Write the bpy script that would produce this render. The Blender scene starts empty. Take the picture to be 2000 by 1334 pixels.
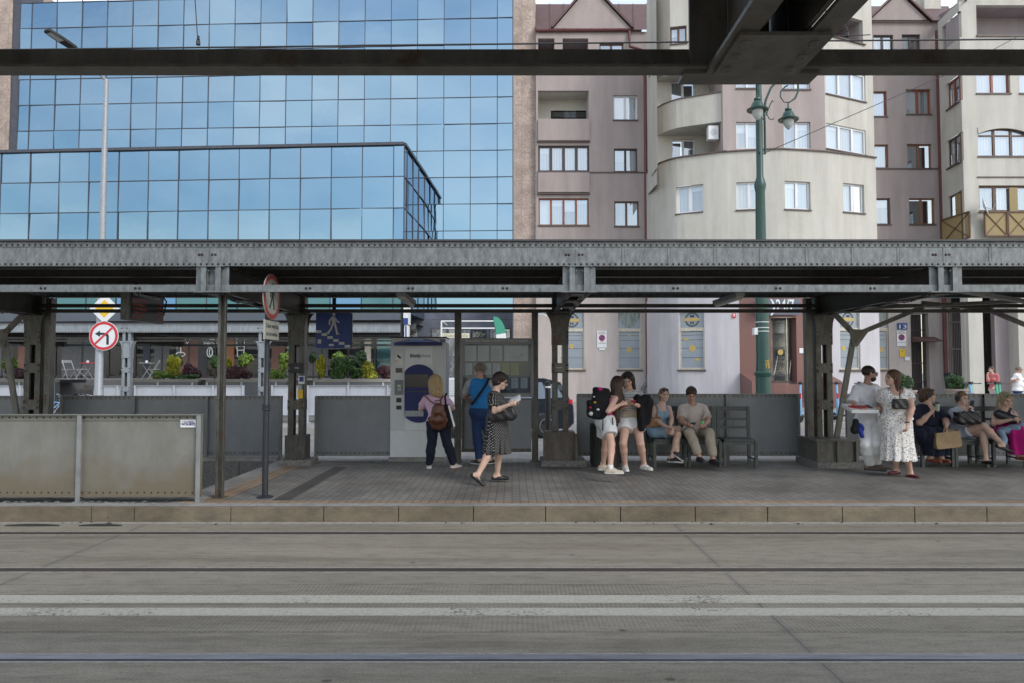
import bpy, bmesh, math, random
import numpy as np
from mathutils import Vector, Matrix

random.seed(7)
scene = bpy.context.scene
col = scene.collection
rad = math.radians

# ---------------------------------------------------------------- camera, world, sun, exposure
F, CAMZ, PITCH = 1400.0, 1.735, math.atan(60 / 1400)
cam_data = bpy.data.cameras.new("camera")
cam_data.lens = 25.2; cam_data.sensor_width = 36.0
cam_data.clip_start = 0.05; cam_data.clip_end = 2000
cam = bpy.data.objects.new("camera", cam_data)
cam.location = (0, 0, CAMZ); cam.rotation_euler = (rad(90) + PITCH, 0, 0)
col.objects.link(cam); scene.camera = cam

SUN_EL, SUN_AZ = rad(37), rad(136)      # azimuth of the sun, clockwise from +Y (behind the camera, to the right)
world = bpy.data.worlds.new("World"); scene.world = world; world.use_nodes = True
wn, wl = world.node_tree.nodes, world.node_tree.links
wn.clear()
w_out = wn.new("ShaderNodeOutputWorld"); w_bg = wn.new("ShaderNodeBackground")
sky = wn.new("ShaderNodeTexSky"); sky.sky_type = 'NISHITA'; sky.sun_disc = False
sky.sun_elevation = SUN_EL; sky.sun_rotation = SUN_AZ
sky.air_density = 1.3; sky.dust_density = .7; sky.ozone_density = 2.0
tc = wn.new("ShaderNodeTexCoord"); mp = wn.new("ShaderNodeMapping")
mp.inputs['Scale'].default_value = (1.6, 1.6, 4.0); mp.inputs['Location'].default_value = (3.1, 0.4, 0.2)
nz = wn.new("ShaderNodeTexNoise"); nz.inputs['Scale'].default_value = 1.3; nz.inputs['Detail'].default_value = 5; nz.inputs['Roughness'].default_value = .5
cr = wn.new("ShaderNodeValToRGB"); cr.color_ramp.elements[0].position = .36; cr.color_ramp.elements[1].position = .72
cr.color_ramp.elements[0].color = (0.12,)*3 + (1,); cr.color_ramp.elements[1].color = (.82,)*3 + (1,)
mx = wn.new("ShaderNodeMixRGB"); mx.inputs[2].default_value = (8.3, 8.1, 7.9, 1)
wl.new(tc.outputs['Generated'], mp.inputs[0]); wl.new(mp.outputs[0], nz.inputs[0]); wl.new(nz.outputs[0], cr.inputs[0])
wl.new(cr.outputs[0], mx.inputs[0]); wl.new(sky.outputs[0], mx.inputs[1]); wl.new(mx.outputs[0], w_bg.inputs[0])
w_bg.inputs[1].default_value = 0.13
wl.new(w_bg.outputs[0], w_out.inputs[0])

sd = bpy.data.lights.new("sun", 'SUN'); sd.energy = 1.0; sd.angle = rad(20); sd.color = (1, .96, .9)
sun = bpy.data.objects.new("sun", sd); col.objects.link(sun)
sdir = Vector((math.sin(SUN_AZ) * math.cos(SUN_EL), math.cos(SUN_AZ) * math.cos(SUN_EL), math.sin(SUN_EL)))
sun.rotation_euler = sdir.to_track_quat('Z', 'Y').to_euler(); sun.location = (0, 0, 60)

vs = scene.view_settings
vs.view_transform = 'Standard'; vs.look = 'None'; vs.gamma = 1; vs.exposure = 0.80; vs.use_curve_mapping = False
scene.cycles.max_bounces = 6; scene.cycles.diffuse_bounces = 3; scene.cycles.glossy_bounces = 3
scene.cycles.transparent_max_bounces = 12; scene.cycles.transmission_bounces = 3
scene.cycles.use_denoising = True; scene.cycles.sample_clamp_indirect = 4

# ---------------------------------------------------------------- measuring helpers
_fw = Vector((0, math.cos(PITCH), math.sin(PITCH))); _up = Vector((0, -math.sin(PITCH), math.cos(PITCH)))
def P(px, py, Y):
    """the point of the place seen at photo pixel (px, py) that is Y metres away"""
    d = _fw * F + Vector((1, 0, 0)) * (px - 1000) + _up * (667 - py)
    t = Y / d.y
    return Vector((d.x * t, Y, CAMZ + d.z * t))
def PX(px, Y): return P(px, 727, Y).x
def PZ(py, Y): return P(1000, py, Y).z
PLAT = 0.17

# ---------------------------------------------------------------- materials
def nodes_of(name):
    m = bpy.data.materials.new(name); m.use_nodes = True
    nt = m.node_tree; b = nt.nodes['Principled BSDF']
    return m, nt, b
def mat(name, c, rough=.6, metal=0., scale=6., amt=.25, bump=0., c2=None, stretch=(1, 1, 1), spec=.5, detail=6, bscale=None, coat=0.):
    m, nt, b = nodes_of(name); N, L = nt.nodes, nt.links
    b.inputs['Roughness'].default_value = rough; b.inputs['Metallic'].default_value = metal
    b.inputs['Specular IOR Level'].default_value = spec; b.inputs['Coat Weight'].default_value = coat
    t = N.new("ShaderNodeTexCoord"); mpn = N.new("ShaderNodeMapping"); mpn.inputs['Scale'].default_value = stretch
    L.new(t.outputs['Object'], mpn.inputs[0])
    n = N.new("ShaderNodeTexNoise"); n.inputs['Scale'].default_value = scale; n.inputs['Detail'].default_value = detail
    n.inputs['Roughness'].default_value = .65
    L.new(mpn.outputs[0], n.inputs[0])
    r = N.new("ShaderNodeValToRGB")
    if c2 is None: c2 = tuple(x * (1 - amt) for x in c); c1 = tuple(min(1, x * (1 + amt * .5)) for x in c)
    else: c1 = c
    r.color_ramp.elements[0].position = .3; r.color_ramp.elements[1].position = .7
    r.color_ramp.elements[0].color = (*c2, 1); r.color_ramp.elements[1].color = (*c1, 1)
    L.new(n.outputs[0], r.inputs[0]); L.new(r.outputs[0], b.inputs['Base Color'])
    if bump:
        n2 = N.new("ShaderNodeTexNoise"); n2.inputs['Scale'].default_value = bscale or scale * 6; n2.inputs['Detail'].default_value = 4
        L.new(mpn.outputs[0], n2.inputs[0])
        bp = N.new("ShaderNodeBump"); bp.inputs['Strength'].default_value = bump; bp.inputs['Distance'].default_value = .02
        L.new(n2.outputs[0], bp.inputs['Height']); L.new(bp.outputs[0], b.inputs['Normal'])
    return m

# ---------------------------------------------------------------- objects
WLOC = {}
def _props(o, label=None, cat=None, group=None, kind=None):
    if label: o['label'] = label
    if cat: o['category'] = cat
    if group: o['group'] = group
    if kind: o['kind'] = kind
    return o
def thing(name, label, cat, loc=(0, 0, 0), group=None):
    o = bpy.data.objects.new(name, None); o.empty_display_size = .1; col.objects.link(o)
    o.location = loc; WLOC[o.name] = Vector(loc)
    return _props(o, label, cat, group)
def link_mesh(me, name, parent=None, origin=None, label=None, cat=None, group=None, kind=None):
    """me holds world coordinates; they are made local to the thing it belongs to"""
    o = bpy.data.objects.new(name, me); col.objects.link(o)
    base = WLOC[parent.name] if parent else Vector(origin or (0, 0, 0))
    if base.length > 0: me.transform(Matrix.Translation(-base))
    if parent: o.parent = parent
    else: o.location = base
    WLOC[o.name] = base.copy()
    return _props(o, label, cat, group, kind)
def copy_tree(o, parent=None):
    c = o.copy(); col.objects.link(c); c.parent = parent; WLOC[c.name] = WLOC.get(o.name, Vector()).copy()
    for ch in list(o.children): copy_tree(ch, c)
    return c

class MB:
    """collects simple solids in world coordinates and links them as ONE mesh"""
    def __init__(s): s.v = []; s.f = []; s.m = []; s.mi = 0
    def add(s, vs, fs):
        n = len(s.v); s.v += [tuple(p) for p in vs]; s.f += [tuple(i + n for i in f) for f in fs]; s.m += [s.mi] * len(fs)
        return s
    def hexa(s, c):   # 8 corners: bottom 4 ccw, top 4 ccw
        return s.add(c, [(3, 2, 1, 0), (4, 5, 6, 7), (0, 1, 5, 4), (1, 2, 6, 5), (2, 3, 7, 6), (3, 0, 4, 7)])
    def box(s, x0, x1, y0, y1, z0, z1):
        if x0 > x1: x0, x1 = x1, x0
        if y0 > y1: y0, y1 = y1, y0
        if z0 > z1: z0, z1 = z1, z0
        return s.hexa([(x0, y0, z0), (x1, y0, z0), (x1, y1, z0), (x0, y1, z0), (x0, y0, z1), (x1, y0, z1), (x1, y1, z1), (x0, y1, z1)])
    def bbox(s, x0, x1, y0, y1, z0, z1, b=.004):
        """box with chamfered edges"""
        if x0 > x1: x0, x1 = x1, x0
        if y0 > y1: y0, y1 = y1, y0
        if z0 > z1: z0, z1 = z1, z0
        bm = bmesh.new(); bmesh.ops.create_cube(bm, size=1)
        for v in bm.verts: v.co = Vector(((x0 + x1) / 2 + v.co.x * (x1 - x0), (y0 + y1) / 2 + v.co.y * (y1 - y0), (z0 + z1) / 2 + v.co.z * (z1 - z0)))
        b = min(b, .45 * min(x1 - x0, y1 - y0, z1 - z0))
        bmesh.ops.bevel(bm, geom=bm.edges[:], offset=b, segments=2, affect='EDGES', profile=.6)
        s.bm(bm); return s
    def bm(s, bm):
        bm.verts.index_update()
        s.add([v.co[:] for v in bm.verts], [[v.index for v in f.verts] for f in bm.faces]); bm.free(); return s
    def quad(s, a, b, c, d): return s.add([a, b, c, d], [(0, 1, 2, 3)])
    def bar(s, a, b, w, h, up=(0, 0, 1)):
        """rectangular bar from a to b, w across, h along up"""
        a, b = Vector(a), Vector(b); d = (b - a).normalized(); u = Vector(up)
        side = d.cross(u)
        if side.length < 1e-4: u = Vector((0, 1, 0)); side = d.cross(u)
        side.normalize(); u = side.cross(d).normalized()
        S, U = side * w / 2, u * h / 2
        return s.hexa([a - S - U, a + S - U, b + S - U, b - S - U, a - S + U, a + S + U, b + S + U, b - S + U])
    def tube(s, pts, r, n=8, caps=True, flat=None):
        pts = [Vector(p) for p in pts]; k = len(pts)
        rs = r if isinstance(r, (list, tuple)) else [r] * k
        vs = []; prev = None
        for i, p in enumerate(pts):
            d = (pts[min(i + 1, k - 1)] - pts[max(i - 1, 0)]).normalized()
            if prev is None:
                u = d.orthogonal().normalized()
            else:
                u = (prev - d * prev.dot(d)).normalized()
            prev = u; w = d.cross(u)
            for j in range(n):
                a = 2 * math.pi * j / n
                vs.append(p + (u * math.cos(a) + w * math.sin(a)) * rs[i])
        fs = []
        for i in range(k - 1):
            for j in range(n):
                fs.append((i * n + j, i * n + (j + 1) % n, (i + 1) * n + (j + 1) % n, (i + 1) * n + j))
        if caps: fs.append(tuple(range(n - 1, -1, -1))); fs.append(tuple((k - 1) * n + j for j in range(n)))
        return s.add(vs, fs)
    def lathe(s, c, prof, n=16, axis='z', a0=0, a1=2 * math.pi):
        """prof: list of (r, h) along the axis"""
        c = Vector(c); vs = []; fs = []
        for r, h in prof:
            for j in range(n):
                a = 2 * math.pi * j / n; x, y = r * math.cos(a), r * math.sin(a)
                vs.append(c + (Vector((x, y, h)) if axis == 'z' else Vector((x, h, y)) if axis == 'y' else Vector((h, x, y))))
        for i in range(len(prof) - 1):
            for j in range(n):
                f = (i * n + j, i * n + (j + 1) % n, (i + 1) * n + (j + 1) % n, (i + 1) * n + j)
                fs.append(f if axis != 'y' else f[::-1])
        k = len(prof)
        f0, f1 = tuple(range(n - 1, -1, -1)), tuple((k - 1) * n + j for j in range(n))
        if prof[0][0] > 1e-5: fs.append(f0)
        if prof[-1][0] > 1e-5: fs.append(f1)
        return s.add(vs, fs)
    def prism(s, poly, f, d):
        """poly: 2-D outline; f maps (u, v) to a point; d: the extrusion vector"""
        d = Vector(d); n = len(poly)
        a = [Vector(f(*p)) for p in poly]; b = [p + d for p in a]
        return s.add(a + b, [tuple(range(n)), tuple(range(2 * n - 1, n - 1, -1))] + [(i, i + n, (i + 1) % n + n, (i + 1) % n) for i in range(n)])
    def dome(s, c, r, h, nrm=(0, -1, 0), n=7):
        c = Vector(c); w = Vector(nrm).normalized(); u = w.orthogonal().normalized(); v = w.cross(u)
        vs = []
        for rr, hh in ((r, 0), (r * .75, h * .7)):
            for j in range(n):
                a = 2 * math.pi * j / n; vs.append(c + (u * math.cos(a) + v * math.sin(a)) * rr + w * hh)
        vs.append(c + w * h)
        fs = [(j, (j + 1) % n, n + (j + 1) % n, n + j) for j in range(n)] + [(n + j, n + (j + 1) % n, 2 * n) for j in range(n)]
        return s.add(vs, fs)
    def ball(s, c, r, n=10, m=6):
        c = Vector(c); r = Vector(r) if isinstance(r, (tuple, list, Vector)) else Vector((r, r, r)); prof = []
        vs = [c + Vector((0, 0, -r.z))]
        for i in range(1, m):
            t = math.pi * i / m
            for j in range(n):
                a = 2 * math.pi * j / n; vs.append(c + Vector((r.x * math.sin(t) * math.cos(a), r.y * math.sin(t) * math.sin(a), -r.z * math.cos(t))))
        vs.append(c + Vector((0, 0, r.z))); fs = []
        for j in range(n): fs.append((0, 1 + (j + 1) % n, 1 + j)); fs.append((len(vs) - 1, 1 + (m - 2) * n + j, 1 + (m - 2) * n + (j + 1) % n))
        for i in range(m - 2):
            for j in range(n): fs.append((1 + i * n + j, 1 + i * n + (j + 1) % n, 1 + (i + 1) * n + (j + 1) % n, 1 + (i + 1) * n + j))
        return s.add(vs, fs)
    def build(s, name, m=None, parent=None, smooth=False, **kw):
        me = bpy.data.meshes.new(name); me.from_pydata(s.v, [], s.f)
        for mm in (m if isinstance(m, (list, tuple)) else [m]): me.materials.append(mm)
        if isinstance(m, (list, tuple)): me.polygons.foreach_set('material_index', s.m)
        if smooth:
            me.polygons.foreach_set('use_smooth', [True] * len(me.polygons))
            me.update()
            try: me.set_sharp_from_angle(angle=rad(40))
            except Exception: pass
        me.update()
        return link_mesh(me, name, parent, **kw)

def text_mesh(body, size, at, m, parent, name='lettering', nrm=(0, -1, 0), align='CENTER', ext=.002, width=None, bold=0., spacing=1.):
    cu = bpy.data.curves.new('lettering', 'FONT'); cu.body = body; cu.size = size; cu.align_x = align; cu.align_y = 'CENTER'
    cu.extrude = ext; cu.offset = bold; cu.space_character = spacing; cu.resolution_u = 3
    tmp = bpy.data.objects.new('tmp', cu); col.objects.link(tmp)
    bpy.context.view_layer.update()
    me = bpy.data.meshes.new_from_object(tmp.evaluated_get(bpy.context.evaluated_depsgraph_get()))
    bpy.data.objects.remove(tmp); bpy.data.curves.remove(cu)
    n = Vector(nrm).normalized(); up = Vector((0, 0, 1)); x = up.cross(n).normalized(); up = n.cross(x)
    if width:
        xs = [v.co.x for v in me.vertices]; w = max(xs) - min(xs)
        for v in me.vertices: v.co.x *= width / w
    M = Matrix((x, up, n)).transposed().to_4x4(); M.translation = Vector(at)
    me.transform(M); me.materials.clear(); me.materials.append(m)
    return link_mesh(me, name, parent)
# ================================================================ materials of the setting
def concrete_mat(name, comb=False, c1=(.29, .262, .205), c2=(.215, .196, .156)):
    m, nt, b = nodes_of(name); N, L = nt.nodes, nt.links
    t = N.new("ShaderNodeTexCoord")
    def noise(scale, detail=6, st=(1, 1, 1), rough=.6):
        mp_ = N.new("ShaderNodeMapping"); mp_.inputs['Scale'].default_value = st; L.new(t.outputs['Object'], mp_.inputs[0])
        n = N.new("ShaderNodeTexNoise"); n.inputs['Scale'].default_value = scale; n.inputs['Detail'].default_value = detail; n.inputs['Roughness'].default_value = rough
        L.new(mp_.outputs[0], n.inputs[0]); return n.outputs[0]
    def ramp(src, p0, p1, a, c):
        r = N.new("ShaderNodeValToRGB"); r.color_ramp.elements[0].position = p0; r.color_ramp.elements[1].position = p1
        r.color_ramp.elements[0].color = a; r.color_ramp.elements[1].color = c; L.new(src, r.inputs[0]); return r.outputs[0]
    def mul(a, b2, f=1.):
        x = N.new("ShaderNodeMixRGB"); x.blend_type = 'MULTIPLY'; x.inputs[0].default_value = f; L.new(a, x.inputs[1]); L.new(b2, x.inputs[2]); return x.outputs[0]
    W = (1, 1, 1, 1)
    base = ramp(noise(.8, 5, (.35, 1.2, 1)), .3, .7, (*c2, 1), (*c1, 1))
    base = mul(base, ramp(noise(60, 3), .3, .7, (.72, .72, .74, 1), (1.12, 1.12, 1.12, 1)))
    base = mul(base, ramp(noise(7, 8, (.5, 2, 1), .75), .36, .54, (.72, .71, .70, 1), W))
    base = mul(base, ramp(noise(1.6, 5, (.12, 2.2, 1)), .36, .5, (.76, .74, .72, 1), W))
    # tyre rubber and chewing-gum spots
    v = N.new("ShaderNodeTexVoronoi"); v.inputs['Scale'].default_value = 1.5
    mpv = N.new("ShaderNodeMapping"); mpv.inputs['Scale'].default_value = (1, 1.5, 1); L.new(t.outputs['Object'], mpv.inputs[0]); L.new(mpv.outputs[0], v.inputs[0])
    base = mul(base, ramp(v.outputs['Distance'], .035, .055, (.42, .41, .4, 1), W))
    # joints between slabs every 6.03 m
    sx = N.new("ShaderNodeSeparateXYZ"); L.new(t.outputs['Object'], sx.inputs[0])
    def mth(op, a, v2=None):
        x = N.new("ShaderNodeMath"); x.operation = op
        L.new(a, x.inputs[0]) if not isinstance(a, float) else None
        if v2 is not None:
            if isinstance(v2, float): x.inputs[1].default_value = v2
            else: L.new(v2, x.inputs[1])
        return x.outputs[0]
    j = mth('PINGPONG', mth('ADD', sx.outputs[0], 4.18 + 6.03 * 5), 3.015)
    base = mul(base, ramp(j, .0, .006, (.25, .25, .27, 1), W))
    base = mul(base, ramp(j, .02, .05, (.86, .87, .92, 1), W))
    L.new(base, b.inputs['Base Color']); b.inputs['Roughness'].default_value = .72
    bp = N.new("ShaderNodeBump"); bp.inputs['Strength'].default_value = .35; bp.inputs['Distance'].default_value = .01
    h = noise(90, 3)
    if comb:
        w = N.new("ShaderNodeTexWave"); w.bands_direction = 'X'; w.inputs['Scale'].default_value = 9; w.inputs['Distortion'].default_value = .6; w.inputs['Detail'].default_value = 1
        L.new(t.outputs['Object'], w.inputs[0])
        k = ramp(noise(.5, 2), .4, .55, (0, 0, 0, 1), W)
        g = N.new("ShaderNodeMixRGB"); g.inputs[1].default_value = W; L.new(k, g.inputs[0]); L.new(ramp(w.outputs[0], 0., .35, (.8, .8, .8, 1), W), g.inputs[2])
        L.new(mul(base, g.outputs[0]), b.inputs['Base Color'])
        a = N.new("ShaderNodeMath"); a.operation = 'ADD'; L.new(w.outputs[0], a.inputs[0]); L.new(h, a.inputs[1]); h = a.outputs[0]
    L.new(h, bp.inputs['Height']); L.new(bp.outputs[0], b.inputs['Normal'])
    return m
def paver_mat(name, c1, c2, mortar, w=.2, h=.1, rot=90, bump=.5):
    m, nt, b = nodes_of(name); N, L = nt.nodes, nt.links
    t = N.new("ShaderNodeTexCoord"); mp_ = N.new("ShaderNodeMapping"); mp_.inputs['Rotation'].default_value = (0, 0, rad(rot)); L.new(t.outputs['Object'], mp_.inputs[0])
    br = N.new("ShaderNodeTexBrick"); br.inputs['Scale'].default_value = 1; br.inputs['Brick Width'].default_value = w; br.inputs['Row Height'].default_value = h
    br.inputs['Mortar Size'].default_value = .006; br.inputs['Mortar Smooth'].default_value = .2; br.inputs['Bias'].default_value = 0
    br.inputs['Color1'].default_value = (*c1, 1); br.inputs['Color2'].default_value = (*c2, 1); br.inputs['Mortar'].default_value = (*mortar, 1)
    L.new(mp_.outputs[0], br.inputs[0])
    n = N.new("ShaderNodeTexNoise"); n.inputs['Scale'].default_value = 1.7; n.inputs['Detail'].default_value = 8; L.new(t.outputs['Object'], n.inputs[0])
    r = N.new("ShaderNodeValToRGB"); r.color_ramp.elements[0].position = .3; r.color_ramp.elements[1].position = .7
    r.color_ramp.elements[0].color = (.7, .69, .67, 1); r.color_ramp.elements[1].color = (1.1, 1.1, 1.1, 1); L.new(n.outputs[0], r.inputs[0])
    x = N.new("ShaderNodeMixRGB"); x.blend_type = 'MULTIPLY'; x.inputs[0].default_value = 1; L.new(br.outputs[0], x.inputs[1]); L.new(r.outputs[0], x.inputs[2])
    L.new(x.outputs[0], b.inputs['Base Color']); b.inputs['Roughness'].default_value = .7
    bp = N.new("ShaderNodeBump"); bp.inputs['Strength'].default_value = bump; bp.inputs['Distance'].default_value = .006; bp.invert = True
    L.new(br.outputs['Fac'], bp.inputs['Height']); L.new(bp.outputs[0], b.inputs['Normal'])
    return m
def slabs_mat(name, c, w, h, offset=0., gap=.006, dark=.35, veins=0., bump=.3, axis='XZ'):
    """cut stone cladding or panels: joints in the X-Z plane"""
    m = paver_mat(name, c, tuple(x * .88 for x in c), tuple(x * dark for x in c), w, h, 0, bump)
    nt = m.node_tree; N, L = nt.nodes, nt.links
    br = [n for n in N if n.type == 'TEX_BRICK'][0]; br.offset = offset; br.inputs['Mortar Size'].default_value = gap
    t = [n for n in N if n.type == 'TEX_COORD'][0]
    if axis == 'XZ':
        s_ = N.new("ShaderNodeSeparateXYZ"); c_ = N.new("ShaderNodeCombineXYZ"); L.new(t.outputs['Object'], s_.inputs[0])
        L.new(s_.outputs[0], c_.inputs[0]); L.new(s_.outputs[2], c_.inputs[1]); L.new(c_.outputs[0], br.inputs[0])
    if veins:
        wv = N.new("ShaderNodeTexNoise"); wv.inputs['Scale'].default_value = 5; wv.inputs['Detail'].default_value = 6; wv.inputs['Distortion'].default_value = 3.5
        mp_ = N.new("ShaderNodeMapping"); mp_.inputs['Rotation'].default_value = (0, rad(50), 0); mp_.inputs['Scale'].default_value = (.7, 1, 1.1)
        L.new(t.outputs['Object'], mp_.inputs[0]); L.new(mp_.outputs[0], wv.inputs[0])
        r = N.new("ShaderNodeValToRGB"); r.color_ramp.elements[0].position = .4; r.color_ramp.elements[1].position = .62
        r.color_ramp.elements[0].color = (1 - veins,) * 3 + (1,); r.color_ramp.elements[1].color = (1.25, 1.2, 1.15, 1); L.new(wv.outputs[0], r.inputs[0])
        b = N['Principled BSDF']; src = b.inputs['Base Color'].links[0].from_socket
        x = N.new("ShaderNodeMixRGB"); x.blend_type = 'MULTIPLY'; x.inputs[0].default_value = 1; L.new(src, x.inputs[1]); L.new(r.outputs[0], x.inputs[2]); L.new(x.outputs[0], b.inputs['Base Color'])
    return m

M = {}
M['slab'] = concrete_mat('concrete_slab'); M['comb'] = concrete_mat('combed_concrete', True)
M['asphalt'] = mat('asphalt', (.24, .235, .225), .85, scale=2, amt=.3, bump=.4, bscale=120)
M['grout'] = mat('grout', (.30, .285, .25), .85, scale=14, amt=.35, bump=.4)
M['dark_fill'] = mat('dark_fill', (.035, .033, .03), .8, scale=20)
M['rail'] = mat('rail_steel', (.46, .475, .53), .42, 1., scale=30, amt=.3, stretch=(.1, 1, 1))
M['rail_dull'] = mat('rail_dull_steel', (.085, .07, .062), .55, .5, scale=20, amt=.3, stretch=(.1, 1, 1))
M['paint'] = mat('road_paint', (.50, .48, .41), .6, scale=34, c2=(.32, .305, .26), detail=8, bump=.2)
M['paver'] = paver_mat('grey_paver', (.24, .228, .21), (.19, .182, .17), (.12, .115, .105))
M['paver_orange'] = paver_mat('orange_paver', (.33, .235, .15), (.27, .19, .125), (.13, .10, .08), .2, .1, 90)
M['strip'] = paver_mat('tactile_strip', (.10, .085, .08), (.085, .075, .07), (.05, .045, .04), .035, .035, 0)
M['granite'] = mat('granite', (.30, .29, .275), .75, scale=9, amt=.25, bump=.3, bscale=80)
M['kerb'] = mat('kerb_stone', (.225, .187, .128), .8, scale=4, c2=(.125, .105, .077), bump=.6, bscale=60, stretch=(1, 1, 2))
M['rough_stone'] = mat('rough_stone', (.30, .29, .27), .85, scale=26, c2=(.12, .115, .11), bump=.8)
M['pavement'] = paver_mat('far_pavement', (.36, .35, .33), (.31, .30, .285), (.2, .2, .19), .5, .5, 0)

# worn paint: flakes missing, ragged edges
_m = M['paint']; _N, _L = _m.node_tree.nodes, _m.node_tree.links; _t = _N.new("ShaderNodeTexCoord"); _n = _N.new("ShaderNodeTexNoise"); _n.inputs['Scale'].default_value = 26; _n.inputs['Detail'].default_value = 8; _n.inputs['Roughness'].default_value = .8
_n2 = _N.new("ShaderNodeTexNoise"); _n2.inputs['Scale'].default_value = 1.1; _a = _N.new("ShaderNodeMath"); _a.operation = 'MULTIPLY_ADD'; _a.inputs[1].default_value = .6
_L.new(_t.outputs['Object'], _n.inputs[0]); _L.new(_t.outputs['Object'], _n2.inputs[0]); _L.new(_n2.outputs[0], _a.inputs[0]); _L.new(_n.outputs[0], _a.inputs[2])
_r = _N.new("ShaderNodeValToRGB"); _r.color_ramp.elements[0].position = .62; _r.color_ramp.elements[1].position = .70; _L.new(_a.outputs[0], _r.inputs[0]); _L.new(_r.outputs[0], _N['Principled BSDF'].inputs['Alpha'])
# gum and stains on the pavers
for _k in ('paver', 'granite', 'kerb'):
    _N, _L = M[_k].node_tree.nodes, M[_k].node_tree.links; _b = _N['Principled BSDF']; _src = _b.inputs['Base Color'].links[0].from_socket; _t = _N.new("ShaderNodeTexCoord")
    for _sc, _p0, _p1, _c in ((2.6, .03, .05, .55), (5.5, .045, .07, 1.5)):
        _v = _N.new("ShaderNodeTexVoronoi"); _v.inputs['Scale'].default_value = _sc; _L.new(_t.outputs['Object'], _v.inputs[0]); _r = _N.new("ShaderNodeValToRGB"); _r.color_ramp.elements[0].position = _p0; _r.color_ramp.elements[1].position = _p1
        _r.color_ramp.elements[0].color = (_c, _c, _c, 1); _r.color_ramp.elements[1].color = (1, 1, 1, 1); _x = _N.new("ShaderNodeMixRGB"); _x.blend_type = 'MULTIPLY'; _x.inputs[0].default_value = 1; _L.new(_v.outputs['Distance'], _r.inputs[0]); _L.new(_src, _x.inputs[1]); _L.new(_r.outputs[0], _x.inputs[2]); _src = _x.outputs[0]
    _n = _N.new("ShaderNodeTexNoise"); _n.inputs['Scale'].default_value = .9; _n.inputs['Detail'].default_value = 7; _L.new(_t.outputs['Object'], _n.inputs[0]); _r = _N.new("ShaderNodeValToRGB"); _r.color_ramp.elements[0].position = .36; _r.color_ramp.elements[1].position = .55
    _r.color_ramp.elements[0].color = (.74, .72, .70, 1); _r.color_ramp.elements[1].color = (1, 1, 1, 1); _x = _N.new("ShaderNodeMixRGB"); _x.blend_type = 'MULTIPLY'; _x.inputs[0].default_value = 1; _L.new(_n.outputs[0], _r.inputs[0]); _L.new(_src, _x.inputs[1]); _L.new(_r.outputs[0], _x.inputs[2]); _L.new(_x.outputs[0], _b.inputs['Base Color'])
# ================================================================ ground
def sheet(name, rects, z, m, kind='structure', **kw):
    mb = MB()
    for x0, x1, y0, y1 in rects: mb.quad((x0, y0, z), (x1, y0, z), (x1, y1, z), (x0, y1, z))
    return mb.build(name, m, kind=kind, **kw)
HX0, HX1, HY0, HY1 = -12., -4.13, 9.0, 12.72       # the stair opening in the platform
sheet('road', [(-600, 600, 13.0, 900), (-600, HX0, 8.38, 13.0), (HX1, 600, 8.38, 13.0), (HX0, HX1, 8.38, HY0), (HX0, HX1, HY1, 13.0), (-600, 600, -300, -3)], -.004, M['asphalt'])
RY = [7.81, 6.375, 4.43, 2.99]
mb = MB(); XW = 60
strips = [(-3, RY[3] - .075, 0), (RY[3] + .075, RY[2] - .075, 0), (RY[2] + .075, 4.865, 0), (4.875, 5.945, 1), (5.955, RY[1] - .075, 0), (RY[1] + .075, RY[0] - .075, 0), (RY[0] + .075, 8.37, 0)]
for a, b, k in strips:
    mb.mi = k; mb.box(-XW, XW, a, b, -.06, 0)
mb.build('tram_track_paving', [M['slab'], M['comb']], kind='structure')
sheet('track_bed', [(-XW, XW, -3, 8.37)], -.055, M['dark_fill'])
mb = MB()
for y in RY:
    mb.box(-XW, XW, y - .075, y - .052, -.05, .003); mb.box(-XW, XW, y + .052, y + .075, -.05, .003)
mb.box(-XW, XW, 8.28, 8.37, 0, .006)
mb.build('grout_strips', M['grout'], kind='structure')
for i, y in enumerate(RY):
    mb = MB(); m = M['rail'] if i in (2, 3) else M['rail_dull']
    sgn = 1 if i in (0, 2) else -1
    # head, groove and lip of a grooved rail
    a, b = [(y - .065, y + .045), (y - .06, y + .045), (y - .02, y + .052), (y - .03, y + .05)][i]
    mb.box(-XW, XW, a, b, -.05, .004)
    mb.box(-XW, XW, *((y - .052, y - .044) if i > 1 else (y + .044, y + .052)), -.05, .002)
    lab = ['dull dark tram rail nearest the platform kerb', 'brown tram rail, second from the platform kerb', 'shiny blue grey tram rail in front of the white lines', 'steel tram rail closest to the camera, below the picture'][i]
    mb.build('tram_rail', m, label=lab, cat='rail', group='tram rails set in the paving')
mb = MB(); rr = random.Random(3)
for a, b in ((5.19, 5.35), (5.47, 5.65)): mb.box(-XW, XW, a, b, 0, .004)
mb.build('road_markings', M['paint'], kind='structure')
# kerb stones
mb = MB(); x = PX(185, 8.38) - 1.2 * 20
xs = [x + i * 1.2 for i in range(20)] + [PX(p, 8.38) for p in (185, 268, 455, 635, 780, 925, 1065, 1210, 1355, 1495, 1640, 1780, 1920)]
xs += [xs[-1] + .86 * i for i in range(1, 16)]
for a, b in zip(xs, xs[1:]): mb.bbox(a + .004, b - .004, 8.38, 8.60, -.05, PLAT + .004, .008)
mb.build('kerb', M['kerb'], kind='structure')
sheet('kerb_top', [(xs[0], xs[-1], 8.395, 8.60)], PLAT + .008, M['granite'])
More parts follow.
